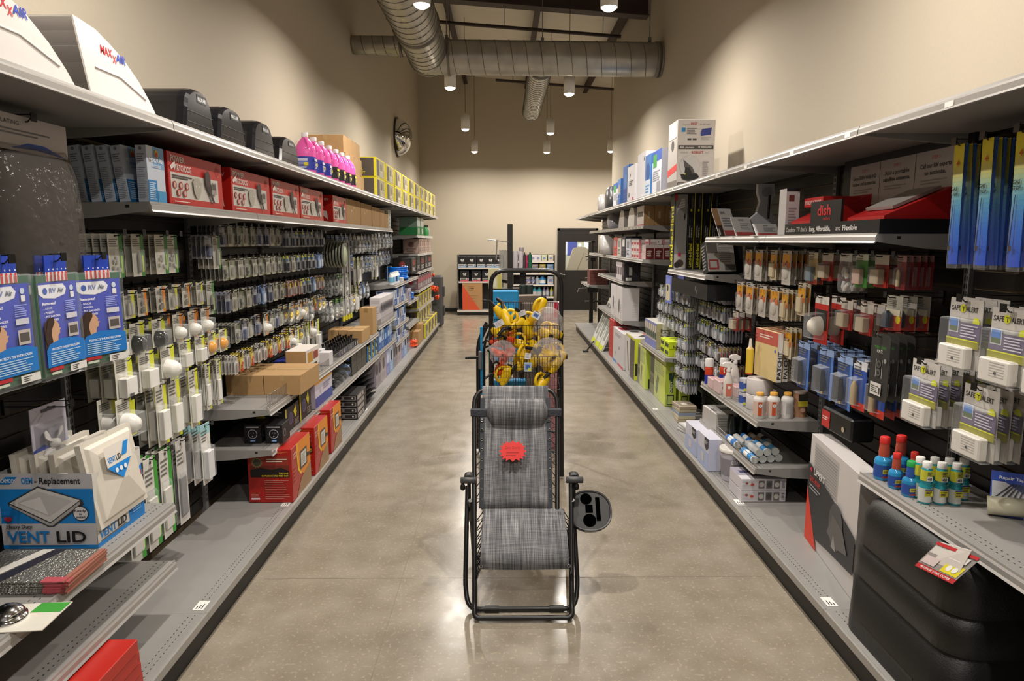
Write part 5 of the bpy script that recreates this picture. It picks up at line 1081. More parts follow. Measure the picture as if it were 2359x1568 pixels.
for k, (a, b_, h, col, ar) in enumerate(q):
    carton('antenna_box', f'{["thin blue", "tall plain white", "white printed", "tall dark blue", "narrow blue", "grey and blue"][k]} carton on the right top shelf, {ORD[k+2]} from the camera', 'box', 1.50+.02*(k % 2), 1.80, a, b_, ZT, ZT+h, col, ar, 'cartons on the right top shelf')
def sack(name, x0, x1, y0, y1, z, h, m, lab, lean=0.):
    b = MB(); cx, cy = (x0+x1)/2, (y0+y1)/2; rr = []
    for t, s in ((0, .85), (.1, 1.), (.5, 1.02), (.85, .9), (.97, .7), (1, .6)):
        rr.append([(cx+(x1-x0)/2*s*math.copysign(abs(math.cos(a))**.6, math.cos(a))+lean*t+.008*math.sin(5*a+t*9), cy+(y1-y0)/2*(s if t < .6 else s*.45)*math.copysign(abs(math.sin(a))**.7, math.sin(a)), z+h*t) for a in [2*PI*i/20 for i in range(20)]])
    b.loft(rr, m); o = b.build(name, org=(cx, cy, z)); return tag(o, lab, 'bag')
sack('cover_bag', 1.50, 1.80, 10.0, 10.45, ZT, .34, M('#3a3a3c', .3, bump=.5, scale=9), 'black folded cover bag last on the right top shelf')
sack('cover_bag', 1.46, 1.70, 10.6, 10.9, ZT, .26, M('#a9a7a6', .3, bump=.5, scale=9), 'grey folded cover bag behind the black one, right top shelf')
ZA = 1.9865
for k in range(3):
    x = 1.585+.122*k
    carton('cardboard_box', f'brown carton with a small white label, {ORD[k]} from the aisle above the red boxes', 'box', x, x+.118, 7.80, 8.2, ZA, ZA+.225, MCARD, lambda A, F: (F('n').rect(.38, .35, .58, .7, '#c9bca6'), F('a').rect(0, 0, 1, 1, '#dcd4d0').rect(.1, .45, .9, .7, '#4a4440').rect(0, .0, 1, .06, '#c8315c')), 'brown cartons on the upper far right shelf')
for k, (y, col) in enumerate(((8.35, '#e0dedc'), (9.05, '#b4b2b0'))):
    b = MB(); x0, x1 = 1.58, 1.88; pf = [(0, 0), (0, .16), (.06, .22), (.22, .24), (.34, .2), (.42, .08), (.44, 0)]
    b.prism([(x0, y+a, ZA+c) for a, c in pf], (x1-x0, 0, 0), M(col, .35)); o = b.build('vent_hood', org=(1.7, y, ZA), bev=.01); tag(o, f'{["white", "grey"][k]} rounded vent hood on the upper far right shelf', 'vent hood', 'vent hoods on the far right shelf')
    c = MB(); c.prism([(x0+.1, y-.004, ZA+.01), (x1-.01, y-.004, ZA+.01), (x1-.01, y-.004, ZA+.13), (x0+.16, y-.004, ZA+.13), (x0+.1, y-.004, ZA+.08)], (0, .003, 0), '#1a1a1c'); c.build('dark_opening', parent=o)
sack('cover_bag', 1.58, 1.84, 10.2, 10.6, ZA, .24, M('#9a99a2', .25, bump=.6, scale=9), 'grey plastic bag on the upper far right shelf', -.02)
ZR = 1.6015
def redw(A, F): F('n').rect(.04, .0, .96, .78, '#6b1f1f').lines(.2, .2, .8, .6, 3, '#d8c9c2', .5).lines(.3, .1, .7, .7, 4, '#b8a09c', .25); F('a').rect(0, 0, 1, .6, '#c9b4b0')
def wred(A, F): F('n').rect(.1, .1, .6, .5, '#b9a4a2').disc(.75, .5, .1, '#26201f').disc(.55, .7, .06, '#26201f').rect(0, 0, .12, 1, '#c87078'); F('a').rect(.1, .2, .9, .6, '#a8484c').rect(.0, .7, 1, 1, '#d4cdca')
for k in range(3):
    x = 1.66+.103*k
    carton('red_book_box', f'dark red box with white print, {ORD[k]} from the aisle on the third far right shelf', 'box', x-.05, x+.05, 7.78, 7.98, ZR, ZR+.165, '#d0c4c2', redw, 'dark red boxes on the third far right shelf')
for k in range(2):
    x = 1.72+.16*k
    carton('flat_white_box', f'flat white box lying on the dark red boxes, {"aisle" if k == 0 else "wall"} side', 'box', x-.075, x+.075, 7.78, 7.98, ZR+.1665, ZR+.226, '#d6d0d0', wred, 'flat white boxes on the dark red boxes')
for k in range(9):
    y = 8.04+.16*(k//3); r_ = k % 3
    carton('pink_edge_box', f'white and red box, {ORD[r_]} from the bottom, {ORD[k//3]} file behind the dark red boxes', 'box', 1.585, 1.80, y, y+.15, ZR+.075*r_, ZR+.075*r_+.073, '#d8c9c8', wred, 'white and red boxes on the third far right shelf')
for k, (c, h) in enumerate((('#c9ccd8', .24), ('#2a2a38', .27), ('#c9c4bc', .25), ('#d0584c', .26))):
    carton('product_box', f'{["pale", "dark violet", "cream", "red"][k]} upright box towards the end of the third far right shelf', 'box', 1.585, 1.8, 8.6+.34*k, 8.6+.34*k+.30, ZR, ZR+h, c, prt(c, '#d8d4d0' if k == 1 else '#8c8a92', '#5a5860'), 'upright boxes on the third far right shelf')
sack('cover_bag', 1.50, 1.78, 10.5, 10.9, ZR, .30, M('#b4b2ae', .25, bump=.6, scale=9), 'silvery plastic bag hanging over the third far right shelf', -.03)
for k in range(4):
    carton('mirror_box', f'small white box with a dark oval picture, {ORD[k]} on the chest-level right shelf', 'box', 1.585+(.0), 1.80, 8.98+.17*k, 9.13+.17*k, 1.2815, 1.2815+.24, '#cfc8cc' if k else '#26242c', lambda A, F: (F('n').rect(.1, .03, .45, .2, '#dcdad8').lines(.3, .3, .5, .8, 1, '#aaa', .9), F('a').rect(.2, .3, .75, .75, '#5f525c')), 'small white boxes on the chest-level right shelf')
for k in range(2):
    carton('mirror_carton', f'large white carton with dark oval cut-outs, {"nearer" if k == 0 else "farther"} one, far right shelf', 'box', 1.57, 1.80+.02*k, 9.0+.50*k, 9.47+.50*k, .7465, .7465+.45, '#d2cfd0', lambda A, F: (F('n').disc(.82, .88, .05, '#333').pg([(.05, .98), (.3, .98), (.5, .62), (.9, .5), (1, 1)], '#c4c0be').lines(.6, .1, .9, .5, 6, '#b4b1b4', .2), F('a').disc(.5, .42, .1, '#55505a', .22).lines(.75, .05, .9, .5, 8, '#8a888c', .3)), 'large white cartons on the far right')
# step-rail cartons
def lend(A, F):
    f = F('n'); f.rect(.86, 0, .96, 1, '#d8cf1c').text('Lend-a-Hand', .66, .03, .48, '#e0d41c', fit=.34, rot=1).text('THE FOLDING', .34, .42, .15, '#d8d6d2', fit=.15, rot=1).text('SAFETY RAIL', .62, .42, .15, '#d8d6d2', fit=.15, rot=1).rect(.3, .76, .55, .79, '#d8cf1c').lines(.45, .80, .7, .96, 12, '#77757a', .5)
for k in range(4):
    x0 = 1.697+.068*k
    lx = (0, .0, .0, .01, .015)[k]
    carton('safety_rail_box', f'tall narrow black carton with a yellow stripe and lettering, {ORD[k]} from the grey pictured carton', 'box', x0, x0+.064, 6.33, 6.49, 1.5465, 1.5465+.70, CB, lend, 'tall black rail cartons', ry=(0, 0, .03, .035)[k])
def rail(A, F):
    f = F('n'); f.rect(.06, .01, .98, .98, '#9a9896').rect(.06, .01, .98, .2, '#c9c6c0').pg([(.35, .17), (.6, .17), (.6, .22), (.35, .22)], '#c8315c')
    for i in range(4): f.pg([(.15+.1*i, .72+.04*i), (.2+.1*i, .8+.04*i), (.75, .84+.03*i), (.78, .82+.03*i), (.24+.1*i, .78+.04*i)], '#dedede')
    f.pg([(.7, .7), (.8, .75), (.85, .68), (.75, .64)], '#2a2a2c').rect(.0, .9, .2, .98, '#c23a3a').disc(.5, .08, .05, '#4a3a30').disc(.3, .06, .04, '#26201c'); F('a').text('Lend-a-Hand', .8, .03, .7, '#d8d01c', fit=.8, rot=1)
carton('safety_rail_box', 'tall carton picturing a grey folding hand rail, beside the black yellow-striped cartons', 'box', 1.572, 1.693, 6.34, 6.495, 1.5465, 1.5465+.70, CB, rail)
def cyc(A, F):
    f = F('n'); f.rect(.02, .02, .98, .98, '#c8c6c2').rect(.04, .6, .4, .95, '#77736f').text('SAFETY RAIL', .45, .86, .07, '#3a3836', fit=.5).lines(.45, .3, .95, .8, 8, '#8d8a88').rect(.06, .08, .4, .4, '#b8504c').rect(.1, .14, .34, .34, '#d4d0ca').rect(.6, .06, .95, .24, '#6a6866'); F('a').lines(.1, .1, .9, .9, 8, '#8d8a88')
carton('display_carton', 'white and black carton tilted back in front of the tall rail cartons', 'box', 1.60, 1.84, 5.36, 5.45, 1.55, 1.55+.26, '#1a1a1c', cyc, rx=-.35, rz=.12)
carton('display_carton', 'black carton with white lettering, leaning behind the tilted white one', 'box', 1.80, 1.93, 5.48, 5.56, 1.552, 1.552+.27, '#17171a', lambda A, F: F('n').text('Cyclone', .2, .2, .18, '#c9c9c9', fit=.6, rot=1), rx=-.2)
# signs and holders on the eye-level shelf
ZE = 1.8385
for k, (x, y, w, h) in enumerate(((1.64, 4.98, .17, .235), (1.64, 4.64, .155, .15), (1.64, 4.24, .18, .085))):
    e = empty('sign_stand', (x, y, ZE), rot=(0, 0, .35)); b = MB(); s, c_ = math.sin(.5), math.cos(.5)
    b.add([(-w/2, 0, 0), (w/2, 0, 0), (w/2, h*s, h*c_), (-w/2, h*s, h*c_), (-w/2, .004, 0), (w/2, .004, 0), (w/2, h*s+.004, h*c_), (-w/2, h*s+.004, h*c_)], [(0, 1, 2, 3), (7, 6, 5, 4), (0, 4, 5, 1), (1, 5, 6, 2), (2, 6, 7, 3), (3, 7, 4, 0)], '#dcdad8'); b.box(-w/2, w/2, -.01, .06, 0, .003, '#c9c9c9'); b.build('holder', parent=e)
    A = Art().face((-w/2, -.001, 0), (1, 0, 0), (0, s, c_), w, h); A.rect(0, .02, 1, 1, '#dedcda')
    if k == 0: A.rect(0, .02, .3, 1, '#b9906a').rect(0, .02, .28, .4, '#4a3c38').text('KING', .12, .08, .10, '#e6e2de', fit=.2, rot=1)
    A.text('KING', .5, .8, .10, '#55555a', 'C', fit=.25).lines(.38, .34, .9, .7, 4, '#9a9aa0').rect(.32 if k == 0 else .05, .04, .97, .22, '#d0605c'); A.build('printed_sign', parent=e)
    tag(e, f'{["tallest", "middle sized", "low wide"][k]} slanted white sign on the right eye-level shelf', 'sign', 'slanted signs on the right eye-level shelf')
e = empty('brochure_holder', (1.64, 3.92, ZE)); b = MB(); b.box(1.575, 1.66, 3.86, 3.95, ZE, ZE+.005, clear(.3)); b.build('holder_base', parent=e)
for k in range(4):
    b = MB(); x = 1.585+.02*k; b.box(x, x+.003, 3.86, 3.96, ZE+.005, ZE+.26-.01*k, '#cfcdcd'); b.build('leaflet', parent=e)
A = Art().face((1.583, 3.858, ZE+.005), (1, 0, 0), (0, 0, 1), .075, .255); A.rect(0, 0, 1, 1, '#d8d6d8').rect(.2, .72, .6, .86, '#7a3f3a').lines(.2, .1, .8, .6, 8, '#9d9ba0').rect(0, .94, 1, 1, '#2a2a30'); A.build('leaflet_cover', parent=e)
tag(e, 'clear upright holder of white leaflets beside the black dish display', 'holder')
# white satellite dish stand
e = empty('satellite_stand', (1.80, 4.75, ZE)); W_ = M('#b9bac0', .35)
b = MB(); pr = [(-.17, 0), (-.17, .02), (-.12, .10), (-.05, .16), (-.03, .24), (-.05, .30), (-.05, .36), (.06, .36), (.07, .28), (.04, .24), (.05, .16), (.12, .10), (.16, .04), (.16, 0), (.12, .0), (.12, .04), (-.13, .04), (-.13, 0)]
b.prism([(1.80+x, 4.75, ZE+z) for x, z in pr], (0, .04, 0), W_); b.build('stand_body', parent=e); b = MB(); b.lathe((1.80, 4.73, ZE+.30), [(.03, 0), (.028, .02)], '#8d8d94', axis='y'); b.build('round_emblem', parent=e)
b = MB(); b.tube([(1.81, 4.70, ZE+.12), (1.812, 4.70, ZE+.28)], .009, MBLK); b.build('cable_arm', parent=e); tag(e, 'white flared satellite stand behind the slanted signs', 'stand')
# black display with red trays
e = empty('promo_display', (1.75, 3.3, ZE)); b = MB()
b.box(1.572, 1.90, 2.86, 3.83, ZE, ZE+.06, CB); b.box(1.90, 1.925, 2.80, 3.86, ZE, ZE+.41, CB); b.build('display_body', parent=e)
A = Art().face((1.572, 3.83, ZE), (0, -1, 0), (0, 0, 1), .97, .06); A.text("Outdoor TV that's ", .02, .3, .42, '#dcdad8', fit=.29, bold=False).text('Easy, Affordable,', .32, .3, .42, '#eceae8', fit=.28).text('and', .61, .3, .42, '#dcdad8', fit=.06, bold=False).text('Flexible', .68, .3, .42, '#eceae8', fit=.15); A.build('front_lettering', parent=e)
b = MB(); b.box(1.578, 1.590, 3.21, 3.53, ZE+.06, ZE+.165, CB); b.build('logo_panel', parent=e); A = Art().face((1.577, 3.53, ZE+.06), (0, -1, 0), (0, 0, 1), .32, .105); A.text('dish', .25, .34, .5, '#d02a30', fit=.5).text('outdoors', .45, .12, .14, '#b0262c', fit=.28); A.build('logo_lettering', parent=e)
RD = M('#c41f1f', .5)
for (ya, yb_, h) in ((3.55, 3.82, .10), (2.88, 3.19, .09)):
    b = MB(); b.prism([(1.60, ya, ZE+.061), (1.90, ya, ZE+.061), (1.90, ya, ZE+.061+h+.05), (1.60, ya, ZE+.075)], (0, yb_-ya, 0), RD); b.build('red_tray', parent=e)
b = MB(); s = [(1.66, 2.92, ZE+.105), (1.86, 2.92, ZE+.19), (1.86, 3.14, ZE+.19), (1.66, 3.14, ZE+.105)]; b.prism(s, (-.006, 0, .012), '#a9a4a0'); b.build('brochure_pack', parent=e)
b = MB(); b.cbox(1.66, 1.86, 3.58, 3.80, ZE+.15, ZE+.20, RD, .003); b.build('red_carton', parent=e); A = Art().face((1.659, 3.80, ZE+.15), (0, -1, 0), (0, 0, 1), .22, .05); A.text('EVOLVE X TOOLS', .5, .3, .4, '#e8d8d4', 'C', fit=.85); A.build('carton_lettering', parent=e)
A = Art().face((1.899, 3.80, ZE+.15), (0, -1, 0), (0, 0, 1), .93, .22)
for k, (t, a_, b2, c_) in enumerate((('STEP 1', 'Get a DISH Wally HD', 'receiver and accessories.', ''), ('STEP 2', 'Add a portable', 'satellite antenna.', ''), ('STEP 3', 'Call our RV experts', 'to activate.', '1-877-790-1040'))):
    u = .02+k*.325; A.rect(u, .02, u+.315, .98, '#b9b6b4').text(t, u+.158, .80, .07, '#c05a5a', 'C', fit=.07).text(a_, u+.158, .64, .09, '#2c2a2c', 'C', fit=.25).text(b2, u+.158, .50, .09, '#2c2a2c', 'C', fit=.25).lines(u+.05, .30, u+.26, .42, 2, '#8f8c8c')
    if c_: A.text(c_, u+.158, .14, .07, '#2c2a2c', 'C', fit=.14)
    A.lines(u+.01, .03, u+.3, .08, 1, '#e0dedc')
A.build('instruction_panel', parent=e); tag(e, 'black counter display with red trays and three white instruction panels', 'display')
# blue and yellow long packs
def F_wiper():
    r = Art(); h = .44; r.box(-.003, 0, -.028, .028, -h, 0, '#1c5fc8'); r.face((0, -.028, -h), (0, 1, 0), (0, 0, 1), .056, h)
    n = 26; ks = [(0, (28, 84, 224)), (.3, (34, 120, 232)), (.5, (72, 166, 214)), (.62, (140, 196, 190)), (.75, (206, 202, 110)), (.85, (226, 210, 46)), (1.01, (230, 212, 28))]
    def gc_(t):
        for (a_, ca), (b_, cb) in zip(ks, ks[1:]):
            if t <= b_: f = (t-a_)/(b_-a_); return '#%02x%02x%02x' % tuple(int(x+(y-x)*f) for x, y in zip(ca, cb))
    cols = [gc_((i+.5)/n) for i in range(n)]
    for i in range(n): r.rect(0, i/n, 1, (i+1)/n, cols[i])
    r.pg([(.25, .1), (.33, .1), (.42, .54), (.36, .54)], '#2c3440').rect(.3, .12, .5, .16, '#5a4a3a').text('GAS', .1, .62, .03, '#20201c', fit=.6).text('STOP', .1, .575, .03, '#20201c', fit=.7).text('4', .4, .82, .05, '#d0541c', fit=.3)
    b = MB(); rr = [[(.012*math.sin(a)*s+.002, .030*math.cos(a), z) for a in [2*PI*i/12 for i in range(12)]] for z, s in ((0, .2), (-.04, .8), (-.3, 1.), (-.42, .8), (-.455, .1))]
    b.loft(rr, clear(.10)); return r, [('plastic_sleeve', b)]
for i, y in enumerate((2.56, 2.41, 2.25, 2.10)):
    for q in range(5):
        inst('wiper', F_wiper, 'gas_spring_pack', (wx(1, .275-.034*q), y+.006*q, 2.16), 1, f'long blue and yellow sleeve pack, {ORD[i]} hook from the dark display panel', 'pack', f'blue and yellow sleeve packs on hook {ORD[i]}', tilt=.04*(q % 2))
    hook(1, y, 2.155, .30, f'hook of the {ORD[i]} column of blue and yellow sleeve packs', 'hooks of the near right bay')
# alarm packs
def F_alarm():
    r = Art(); w, h = .175, .25; r.box(-.002, 0, -w/2, w/2, -h, 0, '#b4b0aa'); r.face((0, -w/2, -h), (0, 1, 0), (0, 0, 1), w, h)
    r.rect(0, .72, 1, 1, '#c4c0bb').text('SAFE', .05, .82, .075, '#34322e', fit=.28).text('T', .40, .81, .09, '#c8c81c').text('ALERT', .52, .82, .075, '#34322e', fit=.34).disc(.42, .86, .06, '#c9cc20').text('T', .39, .82, .07, '#3a3a20').disc(.85, .68, .07, '#cdd420')
    r.rect(0, .42, 1, .66, '#6a627a').rect(.04, .50, .34, .72, '#c9ccd4').rect(.06, .52, .32, .70, '#4f7cc0').rect(.06, .52, .32, .59, '#5a6a4a').lines(.42, .44, .95, .64, 5, '#c9c4d4', .4).rect(0, .3, 1, .42, '#8d8a2c').lines(0, .40, 1, .42, 1, '#c9cc2c', 1)
    b = MB(); b.cbox(.002, .036, -w*.49, w*.35, -h, -h*.68, M('#d8d4cc', .4), .005)
    for k in range(6): b.box(.036, .0365, -.03, .04, -h*.72-.009*k, -h*.72-.009*k-.003, '#a9a59e')
    b.lathe((.0365, .0, -h*.86), [(.006, 0), (.005, .002)], '#3a3a3c', n=8, axis='x')
    c = MB(); c.cbox(.0005, .042, -w/2+.003, w/2-.003, -h-.004, -.07, clear(.08), .006); return r, [('alarm_unit', b), ('plastic_blister', c)]
for i, (y, z, n) in enumerate(((2.42, 1.60, 3), (2.20, 1.585, 3), (2.62, 1.335, 6), (2.30, 1.30, 3), (2.00, 1.58, 2))):
    for q in range(n):
        inst('alarm', F_alarm, 'gas_alarm_pack', (wx(1, .30-.045*q), y, z), 1, f'alarm unit on grey and olive card, {["upper left", "upper middle", "lower left", "lower middle", "upper right"][i]} hook near the picture right edge', 'alarm pack', f'alarm packs on the {["upper left", "upper middle", "lower left", "lower middle", "upper right"][i]} hook')
    hook(1, y, z-.01, .32, f'hook carrying the {["upper left", "upper middle", "lower left", "lower middle", "upper right"][i]} alarm packs', 'hooks of the near right bay')
def F_mobile():
    r = Art(); w, h = .15, .29; pr = [(-w/2, -h), (w/2-.01, -h), (w/2, -h+.015), (w/2, -.015), (w/2-.015, 0), (-w/2, 0)]
    r.prism([(-.003, a, c) for a, c in pr], (.003, 0, 0), '#2c2c2b'); r.face((0, -w/2, -h), (0, 1, 0), (0, 0, 1), w, h)
    r.text('MOBILE LIVING', .5, .78, .045, '#3f7a34', 'C', fit=.62).text('FIX IT.', .5, .72, .045, '#c4c4c0', 'C', fit=.3).rect(.34, .34, .36, .62, '#b9b9b9').rect(.66, .34, .68, .62, '#b9b9b9').disc(.5, .55, .06, '#55554f').disc(.5, .42, .06, '#55554f').disc(.5, .55, .03, '#222').disc(.5, .42, .03, '#222').rect(.15, .07, .72, .26, '#cfccc8').lines(.2, .10, .6, .22, 4, '#55524e').rect(.6, .1, .68, .2, '#444').disc(.85, .62, .035, '#8a8a86'); return r, []
for q in range(4):
    inst('mobile', F_mobile, 'repair_kit_pack', (wx(1, .33-.035*q), 2.90, 1.405), 1, 'black card with green heading and a white barcode label, hanging before the alarm packs', 'pack', 'black repair kit cards')
hook(1, 2.90, 1.395, .35, 'hook carrying the black repair kit cards', 'hooks of the near right bay')
# five cream boards with white lettered spines
def patch(A, F):
    f = F('n'); f.rect(0, 0, 1, 1, '#d2cecb').text('PATCHIT', .88, .06, .8, '#141414', fit=.82, rot=1); f = F('a'); f.rect(0, 0, 1, .72, '#d2bd88').rect(0, .72, 1, 1, '#b8574a').lines(.2, .82, .8, .92, 2, '#e4d4c8').disc(.9, .62, .03, '#4a4ac0')
for k in range(5):
    x = 1.70+.048*k
    o = carton('patch_panel_box', f'thin cream board box with black vertical lettering, {ORD[k]} from the aisle', 'box', x-.016, x+.016, 4.14+.02*k, 4.44+.02*k, .93, 1.24, '#cdb98a', patch, 'patch panel boxes hanging on the right', rz=.10)
hook(1, 4.30, 1.27, .34, 'hook carrying the cream patch board boxes', 'hooks of right bay five'); 
b = MB(); x, y = 1.63, 4.42; b.lathe((x, y, .93), [(.022, 0), (.024, .01), (.024, .17), (.012, .185), (.008, .24)], ['#c8452c', '#d8b83a', '#cfae6a', '#d8d4cc'], n=12); o = b.build('caulk_tube', org=(x, y, .93)); tag(o, 'yellow and red sealant tube hanging left of the cream board boxes', 'tube')
hook(1, 4.42, 1.18, .36, 'hook carrying the yellow and red sealant tube', 'hooks of right bay five')
# shelf with bottles
ZG = .7005
def bottle(name, x, y, z, r, h, m, capm, caph, lab, cat, lcol=None, art=None, neck=.6, g=None, lb=(.15, .75), sq=1.):
    e = empty(name, (x, y, z)); b = MB(); hb = h-caph
    b.lathe((x, y, z), [(r*.94, 0), (r, .004), (r, hb*.80), (r*.92, hb*.88), (r*neck, hb*.97), (r*neck, hb)], m, n=18); b.build('bottle_body', parent=e)
    b = MB(); b.lathe((x, y, z+hb-.001), [(r*neck*1.1, 0), (r*neck*1.1, caph*.9), (r*neck*.9, caph)], capm, n=14); b.build('cap', parent=e)
    if lcol: b = MB(); b.lathe((x, y, z+hb*lb[0]), [(r*1.012, 0), (r*1.012, hb*(lb[1]-lb[0]))], lcol, n=18, cap=False); b.build('label', parent=e)
    if art:
        A = Art(); A.face((x-r*.62, y-r*1.03, z+hb*lb[0]), (1, 0, 0), (0, 0, 1), r*1.24, hb*(lb[1]-lb[0])); art(A); A.build('label_print', parent=e)
    return tag(e, lab, cat, g)
for k, x in enumerate((1.612, 1.70, 1.788)):
    bottle('cleaner_bottle', x, 4.16, ZG, .039, .165, '#d8d4d0', '#d29a3c' if k != 9 else '#eee', .018, f'white round bottle with orange cap, {ORD[k]} from the aisle, bottle shelf', 'bottle', '#cdb4a8' if k < 2 else '#c9c6c4', (lambda A: A.rect(0, 0, .5, 1, '#c9552c').disc(.3, .72, .13, '#e8e2de').text('1', .26, .66, .12, '#222').lines(.6, .1, .98, .9, 8, '#9a9694')) if k < 2 else (lambda A: A.lines(0, .1, .9, .9, 12, '#a8a4a4')), .55, 'white bottles on the right bottle shelf')
b = MB(); b.lathe((1.885, 4.20, ZG), [(.042, 0), (.042, .15), (.043, .152), (.043, .165)], ['#b98a6a', '#b98a6a', '#c9b9b0'], n=18); o = b.build('spray_can', org=(1.885, 4.20, ZG)); tag(o, 'short wide can with a brown and yellow label by the wall', 'can'); A = Art().face((1.855, 4.155, ZG+.03), (1, 0, 0), (0, 0, 1), .06, .12); A.rect(0, .35, 1, .65, '#d8c83a').rect(0, .65, 1, 1, '#3a3632').disc(.5, .15, .12, '#d8a890'); A.build('label_print', parent=o)
for k in range(2):
    b = MB(); z = ZG+.105*k; b.lathe((1.70, 4.40, z), [(.03, .0), (.082, 0), (.084, .004), (.084, .098), (.082, .102), (.03, .102)], M('#cfcac9', .5), n=24); tag(b.build('tape_roll', org=(1.70, 4.40, z)), f'wide white roll of tape, {"lower" if k == 0 else "upper"} of two behind the round bottles', 'tape roll', 'white tape rolls on the bottle shelf')
for k in range(2):
    b = MB(); z = ZG+.095*k; b.lathe((1.635, 4.50, z), [(.036, 0), (.036, .09)], '#b9bcc8', n=16); b.lathe((1.635, 4.50, z+.02), [(.0365, 0), (.0365, .05)], '#3a55a0', n=16, cap=False); o = b.build('paint_tin', org=(1.635, 4.5, z)); A = Art().face((1.61, 4.462, z), (1, 0, 0), (0, 0, 1), .05, .09); A.rect(.1, .1, .6, .3, '#c9cc3c').rect(0, .7, 1, 1, '#c9c9cc'); A.build('label_print', parent=o); tag(o, f'blue labelled tin, {"lower" if k == 0 else "upper"} of two left of the white rolls', 'tin', 'tins on the bottle shelf')
def trigger(x, y, z, h, lab, col):
    e = empty('spray_bottle', (x, y, z)); b = MB(); w = .035
    rr = [[(x+w*s*math.cos(a), y+w*.7*s*math.sin(a), z+h*t) for a in [2*PI*i/16 for i in range(16)]] for t, s in ((0, .95), (.02, 1), (.45, 1), (.6, .75), (.7, .45), (.76, .4))]
    b.loft(rr, M('#d8d2cc', .35)); b.build('bottle_body', parent=e)
    b = MB(); zt = z+h*.76; b.lathe((x, y, zt), [(.016, 0), (.016, .02), (.012, .03)], '#e2e0dc', n=12); b.prism([(x-.045, y-.010, zt+.055), (x-.045, y-.010, zt+.04), (x-.01, y-.010, zt+.025), (x+.03, y-.010, zt+.03), (x+.035, y-.010, zt+.055), (x+.01, y-.010, zt+.068), (x-.03, y-.010, zt+.066)], (0, .02, 0), '#e4e2de'); b.build('spray_head', parent=e)
    b = MB(); b.tube([(x-.02, y, zt+.035), (x-.034, y, zt+.015), (x-.03, y, zt-.01)], .004, '#e4e2de', n=6); b.build('trigger', parent=e)
    A = Art().face((x-.022, y-.0255, z+h*.06), (1, 0, 0), (0, 0, 1), .042, h*.36); A.rect(0, 0, 1, 1, col).disc(.5, .7, .13, '#e8e0dc'); A.build('label_print', parent=e); return tag(e, lab, 'bottle')
trigger(1.595, 4.72, ZG, .25, 'white trigger spray bottle with pink label at the shelf front', '#c9705c'); trigger(1.72, 4.95, ZG, .27, 'plain white trigger spray bottle behind the tape rolls', '#cfc9c6')
for k, (x, y) in enumerate(((1.60, 5.19), (1.72, 5.20))):
    b = MB(); b.lathe((x, y, ZG), [(.032, 0), (.033, .004), (.033, .075), (.033, .125), (.028, .14)], ['#c9c9d0', '#2a3aa0', '#c8401f', '#c8401f'], n=16); b.lathe((x, y, ZG+.14), [(.033, 0), (.033, .055), (.03, .06)], '#dcdad8', n=16); o = b.build('aerosol_can', org=(x, y, ZG)); tag(o, f'red and blue aerosol can with white cap, {"aisle" if k == 0 else "wall"} side at the far end', 'can', 'aerosol cans on the bottle shelf'); A = Art().face((x-.02, y-.034, ZG+.01), (1, 0, 0), (0, 0, 1), .04, .1); A.rect(0, .0, .8, .25, '#c9cc3c').lines(.1, .3, .9, .6, 3, '#d8d8e8'); A.build('label_print', parent=o)
for k, (x0, x1, y) in enumerate(((1.565, 1.64, 4.98), (1.565, 1.64, 4.82), (1.65, 1.72, 4.62+.1), (1.78, 1.90, 4.6))):
    carton('small_pink_box', f'small white and pink box, {ORD[k]} behind the spray bottles', 'box', x0, x1, y, y+.13, ZG, ZG+.075+(.02 if k == 1 else 0), '#cfb4b4', lambda A, F: (F('n').rect(.1, .3, .9, .8, '#d6cecc').rect(.3, .4, .6, .6, '#c05a5a'), F('t').rect(.1, .1, .9, .9, '#c09a9c')), 'small pink and white boxes on the bottle shelf')
b = MB(); 
# shelf with sealant tubes
ZJ = .3955
carton('lid_carton', 'flat grey and white carton at the far end of the sealant tube shelf', 'box', 1.575, 1.84, 4.92, 5.22, ZJ, ZJ+.13, '#b4b1ac', lambda A, F: (F('t').rect(0, .1, .2, .9, '#dedcda').rect(.3, .4, .7, .7, '#6a6864').lines(.05, .3, .18, .6, 4, '#666'), F('n').lines(.05, .2, .6, .8, 4, '#8c8a86')), rz=.05)
def tube_(x, y, z, lab, c1, end, L=.235):
    b = MB(); b.lathe((x, y, z), [(.0255, 0), (.0255, .012)], end, n=16, axis='y'); b.lathe((x, y+.011, z), [(.0238, 0), (.0238, L*.8)], c1, n=16, axis='y'); b.lathe((x, y+.011+L*.8, z), [(.012, 0), (.006, .05)], '#d8d8d4', n=10, axis='y'); o = b.build('sealant_tube', org=(x, y, z)); 
    c = MB(); c.lathe((x, y+.08, z), [(.0242, 0), (.0242, .07)], '#dfe3e6', n=16, axis='y', cap=False); c.build('label_band', parent=o); return tag(o, lab, 'tube', 'sealant tubes lying on the low right shelf')
k = 0
for r_ in range(2):
    for j in range(4 - r_):
        tube_(1.60+.056*j+.028*r_, 4.16+.012*j, ZJ+.027+.047*r_, f'sealant tube with a white round end, {"bottom" if r_ == 0 else "upper"} layer, {ORD[j]} from the aisle', ['#2f86c8', '#c9cdd0', '#2f86c8', '#4a9ad0'][(j+r_) % 4], M('#d0d6d4', .4))
for j in range(5): tube_(1.60+.058*j, 4.48+.015*j, ZJ+.027, f'second rank sealant tube, {ORD[j]} from the aisle', ['#1f6fc0', '#e0e0de', '#1f6fc0', '#c8a06a', '#2a2e30'][j], M('#c9ccc9', .4), .22)
